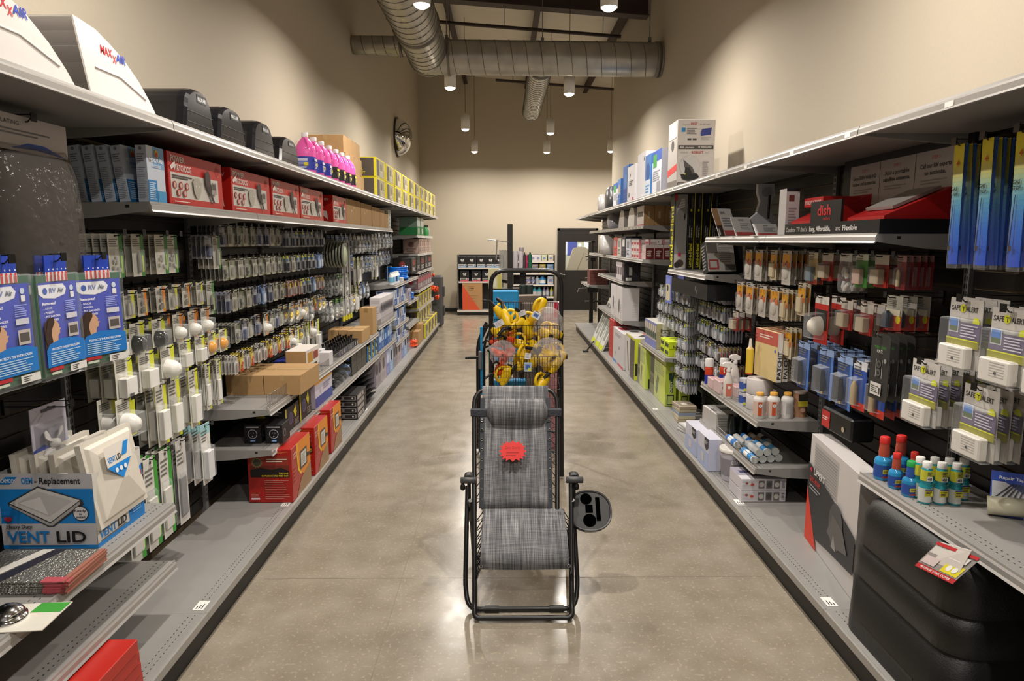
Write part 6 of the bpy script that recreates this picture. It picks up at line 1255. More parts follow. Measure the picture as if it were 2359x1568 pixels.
for j in range(8):
    x, y = 1.66+.058*(j % 4), 4.76+.06*(j//4); b = MB(); b.lathe((x, y, ZJ), [(.024, 0), (.025, .01), (.025, .11), (.018, .14), (.018, .155)], M('#16211f', .2), n=14); tag(b.build('dark_bottle', org=(x, y, ZJ)), f'dark capped bottle behind the sealant tubes, {["front", "back"][j//4]} row, {ORD[j % 4]} from the aisle', 'bottle', 'dark bottles on the low right shelf')
# base deck goods
ZQ = .1525
def twin(A, F):
    f = F('n'); f.lines(.04, .15, .32, .85, 6, '#b4b0b4', .25).disc(.24, .5, .16, '#c0503c', .12).disc(.12, .62, .12, '#8d4a44', .1)
    for k in range(3): f.rect(.38+.17*k, .15, .51+.17*k, .85, '#6a6460').disc(.445+.17*k, .5, .22, '#c9c4c0' if k != 1 else '#4a4a4c')
    f.lines(.9, .2, .97, .8, 5, '#77757a'); f = F('t'); f.rect(0, .3, .8, 1, '#9a96a4').rect(.3, .2, .8, .6, '#6e6870').rect(.1, .5, .3, .7, '#3a3a5c').disc(.45, .75, .08, '#c9a23c')
for k in range(2): carton('light_kit_box', f'white pictured carton, {"lower" if k == 0 else "upper"} of the two stacked on the right base deck', 'box', 1.512, 1.80, 4.13, 4.36, ZQ+.078*k, ZQ+.078*k+.076, '#cfccd2', twin, 'stacked white cartons on the right base deck')
e = empty('coating_bucket', (1.60, 4.55, ZQ)); b = MB(); b.lathe((1.60, 4.56, ZQ), [(.072, 0), (.088, .20), (.088, .205)], M('#b9b5c0', .4), n=28); b.build('bucket_body', parent=e)
b = MB(); b.lathe((1.60, 4.56, ZQ+.205), [(.095, 0), (.095, .022), (.088, .025), (.078, .018), (0, .017)], M('#d4d2cc', .4), n=28, cap=False); b.build('lid', parent=e); b = MB(); b.lathe((1.60, 4.56, ZQ+.04), [(.077, 0), (.0875, .12)], '#8a8890', n=28, cap=False); b.build('label', parent=e)
A = Art().face((1.55, 4.472, ZQ+.05), (1, 0, 0), (0, 0, 1), .09, .12); A.text('COAT', .1, .7, .2, '#e4e4e8', fit=.7).lines(.05, .1, .95, .6, 6, '#d0d0d6', .4); A.build('label_print', parent=e); tag(e, 'round pail with a grey see-through lid between white cartons on the base deck', 'bucket')
for k, (y0_, y1_) in enumerate(((4.72, 4.99), (5.04, 5.34))):
    carton('heater_box', f'pale blue and white carton, black corner badge, {"nearer" if k == 0 else "farther"} of two on the right base deck', 'box', 1.475, 1.70, y0_, y1_, ZQ, ZQ+.235-.02*k, '#c9cad8', lambda A, F: (F('a').rect(0, .0, 1, .55, '#a9b8dc').pg([(.62, 1), (1, 1), (1, .72), (.8, .6), (.62, .72)], '#2c2c34').rect(.35, .15, .6, .45, '#c9c6cc').lines(.65, .78, .95, .9, 3, '#c9c9cc'), F('n').rect(.6, .2, .95, .6, '#dcdad8').rect(0, 0, .3, 1, '#bfc3dc')), 'white and pale blue cartons on the right base deck')
for k in range(5):
    o = carton('filter_pack', f'flat clear packed filter, {ORD[k]} from the bottom of the pile by the green cartons', 'pack', 1.60, 1.76, 6.05, 6.28, ZQ+.031*k, ZQ+.031*k+.029, ['#b9ae92', '#c4ba9c', '#8f9ab0', '#b4aa90', '#a89a84'][k], lambda A, F: F('t').rect(.1, .1, .9, .9, '#8d8474').rect(.3, .3, .6, .6, '#d4cfc4'), 'flat packs piled on the right base deck', rz=.04*(k-2))
for k in range(3): carton('flat_pack', f'thin white packet, {ORD[k]} from the bottom of the low pile on the right base deck', 'pack', 1.56, 1.72, 5.62, 5.86, ZQ+.02*k, ZQ+.02*k+.018, '#b9b8b6', lambda A, F: F('t').rect(.1, .2, .6, .9, '#d6d5d2').rect(.7, .1, .95, .4, '#3f66b0'), 'thin packets on the right base deck', rz=.3-.1*k)
GRN = '#b4cc3c'
def pat(A, F):
    f = F('n'); f.rect(.04, .01, .96, .99, GRN).rect(.4, .78, .66, .88, '#d0d2c8').rect(.14, .02, .80, .26, '#1d261c').rect(.22, .05, .72, .23, '#a9bc60').pg([(.25, .70), (.3, .74), (.78, .74), (.78, .68), (.7, .60), (.66, .3), (.38, .3), (.40, .6), (.3, .56), (.26, .66)], '#1d3a24').text('GREEN', .60, .3, .25, '#dfe6c0', fit=.28, rot=1)
    f = F('a'); f.rect(0, 0, .3, 1, '#8d8c7a').rect(.3, 0, .65, 1, '#c8d08a').rect(.65, 0, 1, 1, '#cfdc6c').rect(.05, .5, .28, .92, '#5a5a50').pg([(.4, .2), (.5, .55), (.6, .5), (.5, .1)], '#7d8a70').rect(.0, .25, .28, .4, '#6e6c5c').lines(.35, .6, .95, .9, 6, '#a8b488'); f = F('t'); f.rect(.0, .1, 1, .5, '#d8dcc8').rect(.1, .15, .9, .35, '#3a4a34').rect(.2, .6, .8, .9, '#54604a')
carton('awning_kit_box', 'lime green upright carton with a dark tool drawing, nearest on the right base', 'box', 1.625, 1.735, 6.68, 7.42, ZQ, ZQ+.46, GRN, pat)
carton('awning_kit_box', 'second lime green carton, narrower view beside the nearest one at the wall side', 'box', 1.765, 1.86, 6.64, 7.30, ZQ, ZQ+.44, GRN, pat)
carton('awning_kit_box', 'lime green and white carton standing behind the nearest pair of green cartons', 'box', 1.585, 1.80, 7.46, 7.92, ZQ, ZQ+.46, '#c9d68a', pat)
def blk(A, F): F('n').rect(.0, 0, .22, 1, '#c9d23a').rect(.04, .1, .16, .4, '#26261f').rect(.3, .2, .95, .9, '#8a8680'); F('a').rect(0, 0, .5, 1, '#cfccc8').rect(.5, 0, 1, 1, '#5a5450').pg([(.1, .8), (.2, .85), (.4, .1), (.3, .1)], '#6a6460').rect(0, .95, 1, 1, '#c9c23a'); F('t').rect(.05, .1, .95, .9, '#d4d2ce').pg([(.2, .3), (.5, .6), (.8, .5), (.6, .3)], '#4a4846').rect(.6, .7, .9, .9, '#c85a5a')
carton('step_box', 'white and yellow edged carton picturing a black folding arm', 'box', 1.555, 1.86, 7.98, 8.55, ZQ, ZQ+.50, '#b9b6a4', blk)
def bigw(A, F): F('a').disc(.3, .3, .04, '#3a3a3c').disc(.6, .5, .05, '#55555a').rect(.0, .0, .4, .06, '#4a86d0').rect(.5, 0, 1, .06, '#d0505c').lines(.2, .8, .8, .9, 2, '#aaa8ac'); F('n').lines(.1, .8, .8, .88, 2, '#9aa6c4'); F('t').rect(.1, .5, .5, .8, '#d0505c').disc(.6, .3, .08, '#555')
carton('appliance_box', 'large plain white carton with small red and blue marks on the far right base deck', 'box', 1.535, 1.84, 8.62, 9.45, ZQ, ZQ+.47, '#cfcdd0', bigw)
carton('appliance_box', 'red and white checked carton behind the large plain white one', 'box', 1.545, 1.80, 9.5, 9.9, ZQ, ZQ+.54, '#b83c3a', lambda A, F: F('n').rect(.05, .0, 1, .55, '#d2cecb').rect(.05, .6, .9, .72, '#26201f').rect(.1, .62, .2, .7, '#c84a44').rect(.3, .62, .4, .7, '#c84a44').rect(.5, .62, .6, .7, '#c84a44').rect(.7, .62, .8, .7, '#c84a44'))
for k, y in enumerate((10.15, 10.55, 11.0)):
    b = MB(); b.prism([(1.47, y, ZQ+.002), (1.50, y, ZQ+.002), (1.80, y+.02, ZQ+.72), (1.77, y+.02, ZQ+.72)], (0, .34, 0), '#cfcfca'); o = b.build('leaning_panel_box', org=(1.5, y, ZQ)); A = Art().face((1.47, y+.34, ZQ), (0, -1, 0), Vector((.30, .02, .72)), .34, .77); A.rect(.15, .12, .85, .9, '#6c716c').rect(.0, 0, 1, .1, '#c9d42c').rect(.25, .2, .75, .8, '#8d948e'); A.build('printed_artwork', parent=o)
    tag(o, f'white and lime panel box leaning on the far right base deck, {ORD[k]} from the camera', 'box', 'leaning panel boxes')
# bay seven low shelf
for k in range(6):
    carton('book_box', f'slim white and violet upright box, {ORD[k]} from the camera on the low right shelf', 'box', 1.60, 1.80, 7.05+.10*k, 7.14+.10*k, .6765, .6765+.27, '#c9c8c0', lambda A, F: (F('a').rect(0, 0, 1, 1, '#7d84c4').rect(.1, .3, .9, .9, '#c4bca0').disc(.5, .5, .15, '#4a5a40'), F('n').rect(0, 0, .3, 1, '#a8a07a').text('BOOKLET', .7, .1, .5, '#55524a', fit=.7, rot=1)), 'slim white and violet boxes on the low right shelf')
for k in range(4):
    carton('lime_box', f'bright yellow-green small box, {"upper" if k % 2 else "lower"} one of the {"nearer" if k < 2 else "farther"} stack on the low right shelf', 'box', 1.62, 1.80, 6.58+.19*(k//2), 6.75+.19*(k//2), .6765+.075*(k % 2), .6765+.075*(k % 2)+.073, '#c4d81c', lambda A, F: (F('n').rect(.4, .2, .75, .8, '#22261c').rect(.5, .3, .7, .6, '#c4d81c'), F('a').rect(.1, .2, .9, .7, '#3a4434')), 'bright yellow-green boxes on the low right shelf')
for k in range(2):
    carton('manual_pack', f'violet and white hanging manual, {"nearer" if k == 0 else "farther"} one beside the black header board', 'book', 1.62+.12*k, 1.63+.12*k, 6.56, 6.80, 1.20, 1.47, '#6a78c4', lambda A, F: (F('n').rect(0, 0, 1, 1, '#5a68b4'), F('a').rect(.1, .1, .8, .9, '#c9bf9a').disc(.4, .55, .12, '#3a3a44').rect(.1, .7, .8, .9, '#7a88d0')), 'violet manuals')
    hook(1, 6.68+.02*k, 1.49-.0*k, .30, f'hook behind the {"nearer" if k == 0 else "farther"} violet manual', 'hooks by the header board')
e = empty('header_board', (1.75, 5.9, 1.36)); b = MB(); b.box(1.60, 1.615, 5.33, 6.48, 1.34, 1.465, M('#15171c', .4)); b.box(1.615, 1.97, 5.33, 5.34, 1.34, 1.465, M('#15171c', .4)); b.build('board', parent=e)
A = Art().face((1.6, 6.48, 1.34), (0, -1, 0), (0, 0, 1), 1.15, .125); A.text('R', .70, .42, .36, '#8d8f96', fit=.05, bold=False).text('V', .735, .22, .36, '#8d8f96', fit=.05, bold=False).lines(.79, .5, .9, .56, 1, '#3c3e44'); A.build('lettering', parent=e); tag(e, 'black header board with thin silver letters under the tall rail carton shelf', 'sign')
# printed white carton and black hanging case behind the tank cover
def lip(A, F):
    f = F('a'); f.rect(0, 0, 1, 1, '#c8c4c2').rect(.1, .62, .62, .95, '#b0acaa')
    for k in range(12): f.rect(.12, .63+.026*k, .60, .637+.026*k, '#8f8b89')
    f.pg([(0, .24), (0, .74), (.55, .62), (1, .50), (1, .20), (.5, .14), (.25, .1)], '#26272b').pg([(.0, 0), (0, .5), (.28, .0)], '#d8381c')
    f.text('LIPPERT', .14, .665, .06, '#e6e4e4', fit=.24).pg([(.04, .68), (.1, .72), (.1, .66)], '#c8304c').text('QUICK MOUNT', .06, .585, .045, '#c82f2c', fit=.24).lines(.06, .50, .32, .56, 2, '#9d9ba0').disc(.66, .42, .16, '#4a4a4c', .2).pg([(.5, .3), (.6, .5), (.8, .45), (.9, .3), (.7, .25)], '#5c5a5a').pg([(.6, .22), (.64, .34), (.7, .22)], '#8f8c8a'); F('n').rect(0, 0, 1, 1, '#bdb9b8')
carton('tyre_cover_carton', 'white black and orange carton standing between the tank cover and bottle shelf', 'box', 1.66, 1.76, 2.92, 3.62, ZQ, ZQ+.60, '#c2bebc', lip, rz=-.13)
e = empty('tool_case_pack', (1.78, 3.4, .9)); b = MB(); b.cbox(1.74, 1.86, 3.28, 3.60, .80, .92, M('#19191b', .35), .01); b.build('case', parent=e); A = Art().face((1.739, 3.60, .80), (0, -1, 0), (0, 0, 1), .32, .12); A.rect(.02, .1, .3, .85, '#b8302c').lines(.05, .4, .25, .6, 2, '#e8d4d0').disc(.75, .4, .12, '#b9a88c'); A.build('red_label', parent=e)
b = MB(); b.tube([(1.80, 3.4, .92), (1.80, 3.4, .965), (1.97, 3.4, .97)], .004, MHOOK, n=5); b.build('hanging_loop', parent=e); tag(e, 'black cased tool with red label hanging above the white and orange carton', 'case')
# tank cover
e = empty('tank_cover', (1.72, 2.45, ZQ)); TC = M('#101010', .45, bump=.12, scale=160); b = MB()
def rr(x0, x1, y0, y1, r, z, n=6):
    out = []
    for cx, cy, a0 in ((x1-r, y1-r, 0), (x0+r, y1-r, PI/2), (x0+r, y0+r, PI), (x1-r, y0+r, 3*PI/2)):
        for i in range(n+1): a = a0+PI/2*i/n; out.append((cx+r*math.cos(a), cy+r*math.sin(a), z))
    return out
X0, X1, Y0_, Y1_ = 1.485, 1.90, 2.07, 2.78
R2 = []
for z, ins in ((0, .0), (.05, .0), (.24, .006), (.245, .014), (.255, .014), (.26, .007), (.38, .012), (.385, .020), (.395, .020), (.40, .013), (.52, .022), (.575, .04), (.605, .075), (.618, .13), (.62, .18)):
    R2.append(rr(X0+ins, X1-ins, Y0_+ins, Y1_-ins, .10, ZQ+z))
b.loft(R2, TC); b.build('cover_shell', parent=e)
b = MB(); b.lathe((1.60, 2.30, ZQ), [(0, 0)], TC) if False else None
b = MB(); b.box(X0-.001, X0+.02, 2.25, 2.62, ZQ+.06, ZQ+.075, M('#0c0c0c', .4)); b.build('moulded_slot', parent=e)
t = Art(); t.o = Vector((0, 0, 0)); c0 = PX(2108, 1302, 1.50); c1 = PX(2195, 1345, 1.47); c2 = PX(2238, 1268, 1.50); c3 = PX(2165, 1248, 1.53)
t.prism([c0, c1, c2, c3], Vector((.0015, 0, .0012)), '#c9c2bc'); uu = c1-c0; vv = c3-c0; t.face(c0-Vector((.001, 0, 0)), uu, vv, uu.length, vv.length)
t.rect(0, 0, 1, .16, '#b8262c').text('PROPANE TANK COVER', .5, .05, .07, '#e8dcd8', 'C', fit=.8).rect(0, .16, 1, .95, '#8f8a86').rect(.02, .6, .4, .9, '#c9c6c0').rect(.55, .2, .96, .55, '#d8cc2c').disc(.68, .38, .1, '#e8e8e4').disc(.82, .38, .1, '#e8e8e4').rect(.05, .22, .4, .5, '#c9b9b8').rect(.5, .65, .9, .85, '#d8d4d0').rect(0, .9, 1, 1, '#b8262c'); t.build('hang_tag', parent=e)
tag(e, 'big black ribbed gas tank cover on the base deck under the near right shelf', 'tank cover')
# bottles on the near right shelf
ZN = .8005; BB = M('#2f8cc0', .12, nz=.02); TT = M('#2a8a96', .12, nz=.02)
def flask(x, y, r, h, m, cap, lab, l1, l2, g, neckc):
    e = empty('additive_bottle', (x, y, ZN)); b = MB(); rn = r*.45
    b.lathe((x, y, ZN), [(r*.93, 0), (r, .005), (r, h*.40), (r*.9, h*.46), (r*.52, h*.52), (r*.55, h*.62), (rn, h*.80)], m, n=18); b.build('bottle_body', parent=e)
    b = MB(); b.lathe((x, y, ZN+h*.50), [(r*.56, 0), (r*.60, h*.10), (rn*1.1, h*.36)], neckc, n=14, cap=False); b.build('neck_label', parent=e)
    b = MB(); b.lathe((x, y, ZN+h*.80), [(rn*1.25, 0), (rn*1.25, h*.13), (rn, h*.15)], cap, n=14); b.build('cap', parent=e)
    b = MB(); b.lathe((x, y, ZN+h*.07), [(r*1.012, 0), (r*1.012, h*.27)], l1, n=18, cap=False); b.build('label', parent=e); A = Art()
    A.face((x-r*.6, y-r*1.03, ZN+h*.07), (1, 0, 0), (0, 0, 1), r*1.2, h*.27); A.rect(0, .35, 1, .7, l2).lines(.1, .4, .9, .65, 3, '#333').rect(0, 0, 1, .14, '#c8402c'); A.build('label_print', parent=e); return tag(e, lab, 'bottle', g)
for k, (x, y, r, h, red) in enumerate(((1.618, 2.77, .036, .195, 1), (1.70, 2.79, .036, .195, 1), (1.612, 2.665, .028, .155, 1), (1.70, 2.69, .026, .15, 1), (1.618, 2.575, .03, .15, 0), (1.76, 2.64, .026, .13, 0), (1.83, 2.66, .026, .13, 0))):
    flask(x, y, r, h, BB if k != 4 else M('#2a80b0', .12), '#c8241f' if red else '#1f9a4c', f'blue fluid bottle with {"red" if red else "green"} cap, {["nearest the shelf end", "tall one behind", "smaller, at the shelf front", "smaller, behind", "at the shelf front", "in the back row", "farthest to the wall"][k]}', '#2a4fa0', '#d8cc2c', 'blue fluid bottles on the near right shelf', '#b8503c' if red else '#2a55a8')
for k, (x, y) in enumerate(((1.90-.0, 2.77),)): pass
for k, (dx, dy) in enumerate(((0, 0), (0, 1), (1, 0), (1, 1), (2, 0), (2, 1), (3, 1))):
    x, y = 1.632+.053*dx+.01*dy, 2.50+.06*dy-.008*dx; e = empty('additive_bottle', (x, y, ZN)); b = MB(); b.lathe((x, y, ZN), [(.022, 0), (.0235, .004), (.0235, .072), (.017, .082), (.0205, .09), (.0205, .135), (.014, .142)], TT, n=16); b.build('bottle_body', parent=e)
    b = MB(); b.lathe((x, y, ZN+.141), [(.0165, 0), (.0165, .022), (.014, .024)], '#dcdcd8', n=14); b.build('cap', parent=e)
    b = MB(); b.lathe((x, y, ZN+.008), [(.0238, 0), (.0238, .055)], '#c9ccc8', n=16, cap=False); b.lathe((x, y, ZN+.092), [(.0208, 0), (.0208, .042)], '#c9c83c', n=16, cap=False); b.build('label', parent=e)
    A = Art().face((x-.015, y-.0242, ZN+.01), (1, 0, 0), (0, 0, 1), .03, .052); A.rect(0, .45, 1, .9, '#d4cc2c').rect(0, .9, 1, 1, '#2c3f8c').lines(.1, .5, .9, .85, 3, '#333'); A.build('label_print', parent=e)
    A = Art().face((x-.012, y-.0212, ZN+.092), (1, 0, 0), (0, 0, 1), .024, .042); A.rect(0, 0, 1, .42, '#e0e0dc').text('40', .5, .06, .3, '#222222', 'C', fit=.7).lines(.1, .5, .9, .9, 3, '#3a4a3c'); A.build('neck_print', parent=e)
    tag(e, f'teal bottle with white cap marked 40, {["front", "back"][dy]} row, {ORD[dx]} from the aisle', 'bottle', 'teal white-capped bottles on the near right shelf')
# repair tape
e = empty('repair_tape_pack', (1.86, 2.38, ZN)); cc = Vector((1.80, 2.36, ZN)); b = MB(); u = Vector((.5, .1, 0)).normalized()
b.prism([(1.80, 2.38, ZN+.002), (1.93, 2.30, ZN+.002), (1.95, 2.37, ZN+.15), (1.84, 2.44, ZN+.15)], (0.002, .004, 0), '#3a4fa8'); b.build('backing_card', parent=e)
A = Art().face((1.80, 2.379, ZN+.002), Vector((.13, -.08, 0)), Vector((.035, .065, .148)), .15, .16); A.rect(.05, .4, .95, .8, '#c4c6cc').rect(.1, .82, .95, .98, '#2c4fb0').text('Repair Tape', .2, .86, .08, '#e4e8f0', fit=.65)
for j in range(6): A.pg([(.1+.12*j, .42), (.14+.12*j, .42), (.5+.06*j, .78), (.46+.06*j, .78)], '#3a3c44')
A.build('card_print', parent=e); b = MB(); b.lathe((1.795, 2.385, ZN+.036), [(.022, 0), (.034, .0), (.034, .11), (.022, .11)], M('#c4c0a8', .35), n=20, d=(.82, -.55, .1)); b.build('tape_roll', parent=e); tag(e, 'cream tape roll on a blue card at the right picture edge', 'tape')
# ================================================================ reclining chair in the aisle
e = empty('lounge_chair', (.09, 3.35, 0)); TB = M('#1a191a', .3); r0 = .0125
def corner(pts, rad, n=5):
    out = [Vector(pts[0])]
    for i in range(1, len(pts)-1):
        a, b_, c = Vector(pts[i-1]), Vector(pts[i]), Vector(pts[i+1]); r = min(rad, (a-b_).length*.48, (c-b_).length*.48)
        p, q = b_+(a-b_).normalized()*r, b_+(c-b_).normalized()*r
        for k in range(n+1): t = k/n; out.append(p*(1-t)**2+b_*2*t*(1-t)+q*t*t)
    out.append(Vector(pts[-1])); return out
TL, TR = PY(1092, 915, 3.74), PY(1284, 915, 3.74); xl, xr = TL.x, TR.x
BL_, BR_ = PY(1092, 1120, 3.36), PY(1283, 1172, 3.42)
# back frame
b = MB(); b.tube(corner([(BL_.x, 3.40, .40), (xl, 3.74, .985), (xr, 3.74, .985), (BR_.x, 3.40, .40)], .10), r0, TB, n=10); b.build('back_frame', parent=e)
# seat / foot frame
fl_ = PY(1093, 1380, 3.05); fr_ = PY(1318, 1380, 3.05)
b = MB(); b.tube(corner([(-.158, 3.36, .60), (fl_.x, 3.06, .06), (fl_.x+.0, 3.02, .02), (fr_.x, 3.02, .02), (fr_.x, 3.06, .06), (.342, 3.36, .59)], .10), r0, TB, n=10); b.build('seat_frame', parent=e)
# outer legs with floor bar
ll = PY(1071, 1340, 3.15); lr = PY(1332, 1345, 3.15)
b = MB(); b.tube(corner([(-.195, 3.40, .54), (ll.x, 3.17, .10), (ll.x+.02, 3.11, .014), (lr.x-.02, 3.11, .014), (lr.x, 3.17, .10), (.352, 3.40, .54)], .10), r0*.95, TB, n=10); b.build('leg', parent=e)
b = MB(); b.tube(corner([(-.175, 3.30, .50), (-.175, 3.62, .03), (-.13, 3.66, .013), (.31, 3.66, .013), (.355, 3.62, .03), (.345, 3.30, .50)], .08), r0*.95, TB, n=10); b.build('leg', parent=e)
for q in (-.10, .22): b = MB(); b.lathe((q, 3.11, .014), [(.017, 0), (.017, .07)], MBLK, axis='x', n=12); b.build('foot_sleeve', parent=e)
# sling fabric
def sheet(prof, xa, xb_, mat, name, th=.002, nx=14, sag=.012):
    b = MB(); n = len(prof); v = []; f = []
    for s in (0, 1):
        for i, (y, z, ex) in enumerate(prof):
            for j in range(nx+1):
                t = j/nx; v.append((xa-ex+(xb_-xa+2*ex)*t, y+sag*math.sin(PI*t)*min(1, max(0, (i-3)/4) if sag > 0 else 1)+s*th, z-s*th*.3))
    m = (nx+1); o2 = n*m
    for s in (0, 1):
        for i in range(n-1):
            for j in range(nx): q = (i*m+j, i*m+j+1, (i+1)*m+j+1, (i+1)*m+j); f.append(tuple(k+s*o2 for k in (q if s == 0 else q[::-1])))
    for i in range(n-1):
        for j in (0, nx): f.append((i*m+j, (i+1)*m+j, (i+1)*m+j+o2, i*m+j+o2))
    for j in range(nx):
        for i in (0, n-1): f.append((i*m+j, i*m+j+1, i*m+j+1+o2, i*m+j+o2))
    b.add(v, f, mat, True); return b.build(name, parent=e)
fa, fb = PY(1106, 960, 3.68).x, PY(1268, 960, 3.68).x
sheet([(3.755, .975, 0), (3.752, .995, 0), (3.735, 1.002, 0), (3.722, .992, 0)]+[(3.718-.32*t, .975-.565*t, 0) for t in lsp(.03, 1, 12)], fa+.012, fb-.012, MFAB2, 'back_sling')
sa, sb = PY(1113, 1180, 3.40).x, PY(1299, 1180, 3.40).x
sheet([(3.43, .40, 0), (3.405, .412, 0), (3.36, .408, .002), (3.30, .385, .004), (3.24, .35, .006), (3.17, .29, .008), (3.11, .222, .009)], sa+.002, sb-.004, MFAB, 'seat_sling', sag=-.006)
for nm, ya, za, yb_, zb, xe, sd in (('hem', 3.700, .94, 3.405, .415, fa+.014, -1), ('hem', 3.700, .94, 3.405, .415, fb-.014, 1)):
    b = MB(); b.add([(xe-.012, ya-.004, za), (xe+.012, ya-.004, za), (xe+.012, yb_-.004, zb), (xe-.012, yb_-.004, zb), (xe-.012, ya, za), (xe+.012, ya, za), (xe+.012, yb_, zb), (xe-.012, yb_, zb)], [(0, 1, 2, 3), (7, 6, 5, 4), (0, 4, 5, 1), (1, 5, 6, 2), (2, 6, 7, 3), (3, 7, 4, 0)], M('#30333a', .8)); b.build(nm, parent=e)
# bungee lacing and eyelets
def lace(e0, e1, t0, t1, n, nm):
    b = MB(); ey = []; pts = []
    for i in range(n+1):
        t = i/n; p = Vector(e0).lerp(Vector(e1), t); q = Vector(t0).lerp(Vector(t1), min(1, t+.5/n)); ey.append(p); pts += [p, q]
    b.tube(pts, .0032, MBLK, n=5); b.build(nm, parent=e)
    b = MB()
    for p in ey: b.tube([(p.x+.007*math.cos(a), p.y-.004, p.z+.007*math.sin(a)) for a in [2*PI*k/10 for k in range(10)]], .0022, MCHROME, n=5, closed=True)
    b.build('eyelets', parent=e)
lace((fa+.012, 3.655, .88), (fa+.014, 3.43, .45), (xl+.006, 3.665, .87), (BL_.x+.008, 3.44, .43), 9, 'bungee_lacing')
lace((fb-.012, 3.655, .88), (fb-.014, 3.43, .45), (xr-.006, 3.665, .87), (BR_.x-.008, 3.44, .43), 9, 'bungee_lacing')
lace((sa+.004, 3.395, .405), (sa-.002, 3.12, .235), (-.150, 3.27, .42), (-.148, 3.10, .14), 7, 'bungee_lacing')
lace((sb-.006, 3.395, .405), (sb+.002, 3.12, .235), (.335, 3.27, .42), (.335, 3.10, .14), 7, 'bungee_lacing')
# pillow
pa, pb = PY(1123, 970, 3.64).x, PY(1261, 970, 3.64).x; b = MB(); rings = []
for k in range(15):
    t = k/14; x = pa+(pb-pa)*t; s = min(1, .55+1.8*min(t, 1-t)**.5) if 0 < t < 1 else .35
    rings.append([(x, 3.645+.042*s*math.cos(a), .872+.076*min(1, s*1.05)*math.sin(a)-.045*math.cos(a)*0) for a in [2*PI*i/18 for i in range(18)]])
b.loft(rings, MFAB); b.build('head_pillow', parent=e)
for x0, x1 in ((xl-.016, pa+.02), (pb-.02, xr+.016)):
    b = MB(); b.cbox(x0, x1, 3.642, 3.676, .848, .888, M('#3f4148', .85, bump=.4, scale=90), .003); b.build('pillow_strap', parent=e)
# red star card
b = Art(); c = PY(1181, 1031, 3.55); b.face((c.x-.07, 3.487, c.z-.06), (1, 0, 0), Vector((0, .5, .87)), .14, .12)
n = 16; pts = []
for i in range(2*n):
    a = PI*i/n; r_ = 1.04 if i % 2 == 0 else .80; pts.append(b.o+b.u*(.07+.072*r_*(abs(math.cos(a))**.75)*math.copysign(1, math.cos(a)))+b.vv*(.06+.055*r_*(abs(math.sin(a))**.75)*math.copysign(1, math.sin(a))))
b.prism(pts, b.n*.0015, M('#d42420', .55)); b.k = 5; b.text('Zero Gravity', .5, .6, .13, '#a81a18', 'C', fit=.6, bold=False).lines(.25, .25, .75, .5, 2, '#a81a18', .3); b.build('star_price_card', parent=e)
# armrests and hardware
GR = M('#4b4b4d', .45)
for sx, x0, x1 in ((-1, PY(1061, 1105, 3.35).x, PY(1099, 1105, 3.35).x), (1, PY(1303, 1105, 3.35).x, PY(1343, 1105, 3.35).x)):
    zc = .592; xc = (x0+x1)/2
    b = MB(); b.lathe((x0, 3.34, zc), [(.010, 0), (.0165, .002), (.0165, x1-x0-.002), (.010, x1-x0)], GR, axis='x', n=16); b.build('arm_bracket', parent=e)
    b = MB(); b.loft([[(xc+.024*math.cos(a), y, zc+.012+dz+.011*math.sin(a)) for a in [2*PI*i/14 for i in range(14)]] for y, dz in ((3.35, 0), (3.355, .003), (3.38, .004), (3.40, .002), (3.405, .0))], M('#202022', .5)); b.build('armrest', parent=e)
    b = MB(); xk = x0+.012 if sx < 0 else xc+.01; b.lathe((xk, 3.335, zc-.05), [(.008, 0), (.013, .006), (.012, .025), (.006, .035)], MBLK, n=10); b.build('lock_knob', parent=e)
    b = MB(); b.tube([(xc+sx*.0, 3.36, zc), (xc, 3.38, .40), (xc-sx*.02, 3.44, .25)], .010, TB); b.build('side_strut', parent=e)
# side tray
tr = PY(1357, 1175, 3.32); t = empty('side_tray', (0, 0, 0)); bpy.data.objects.remove(t)
TM = M('#2e2e30', .4); rx = math.radians(48); cx, cy, cz_ = tr
def T3(u, v, w): # tray local to world: tilted towards the camera
    return (cx+u, cy+v*math.cos(rx)-(-w)*0+w*-math.sin(rx)*1, cz_+v*math.sin(rx)+w*math.cos(rx))
def oval(sx, sy, w, n=36, dx=0):
    return [T3(dx+sx*(abs(math.cos(a))**.85)*math.copysign(1, math.cos(a))*(1.0 if math.cos(a) > 0 else .88), sy*(abs(math.sin(a))**.85)*math.copysign(1, math.sin(a)), w) for a in [2*PI*i/n for i in range(n)]]
b = MB(); b.loft([oval(.096, .088, -.045), oval(.112, .104, -.038), oval(.118, .110, -.002), oval(.115, .107, .004), oval(.109, .101, .002), oval(.106, .098, -.003)], TM, sm=False); b.build('tray_top', parent=e)
b = MB()
def cup(u, v, r, m=M('#030303', .95, spec=0.)): b.add([T3(u+r*math.cos(a), v+r*math.sin(a), -.0012) for a in [2*PI*i/24 for i in range(24)]], [list(range(24))], m)  # flat black patches on the tray paint the shade inside its hollows
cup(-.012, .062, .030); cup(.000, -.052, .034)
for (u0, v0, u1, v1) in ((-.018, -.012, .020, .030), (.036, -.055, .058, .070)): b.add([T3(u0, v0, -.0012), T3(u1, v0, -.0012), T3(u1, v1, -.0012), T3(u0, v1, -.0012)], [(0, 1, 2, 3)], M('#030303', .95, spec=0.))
b.build('tray_recess_shade', parent=e)
b = MB(); b.lathe(T3(0, -.05, -.07), [(.030, 0), (.034, .035)], TM, n=18, d=(0, -math.sin(rx), math.cos(rx))); b.build('cup_well', parent=e)
b = MB(); b.tube([T3(-.09, .03, -.01), (.352, 3.36, .53)], .010, TB); b.build('tray_bracket', parent=e)
tag(e, 'black framed folding recliner with woven grey sling and red star card, standing in the aisle', 'chair')
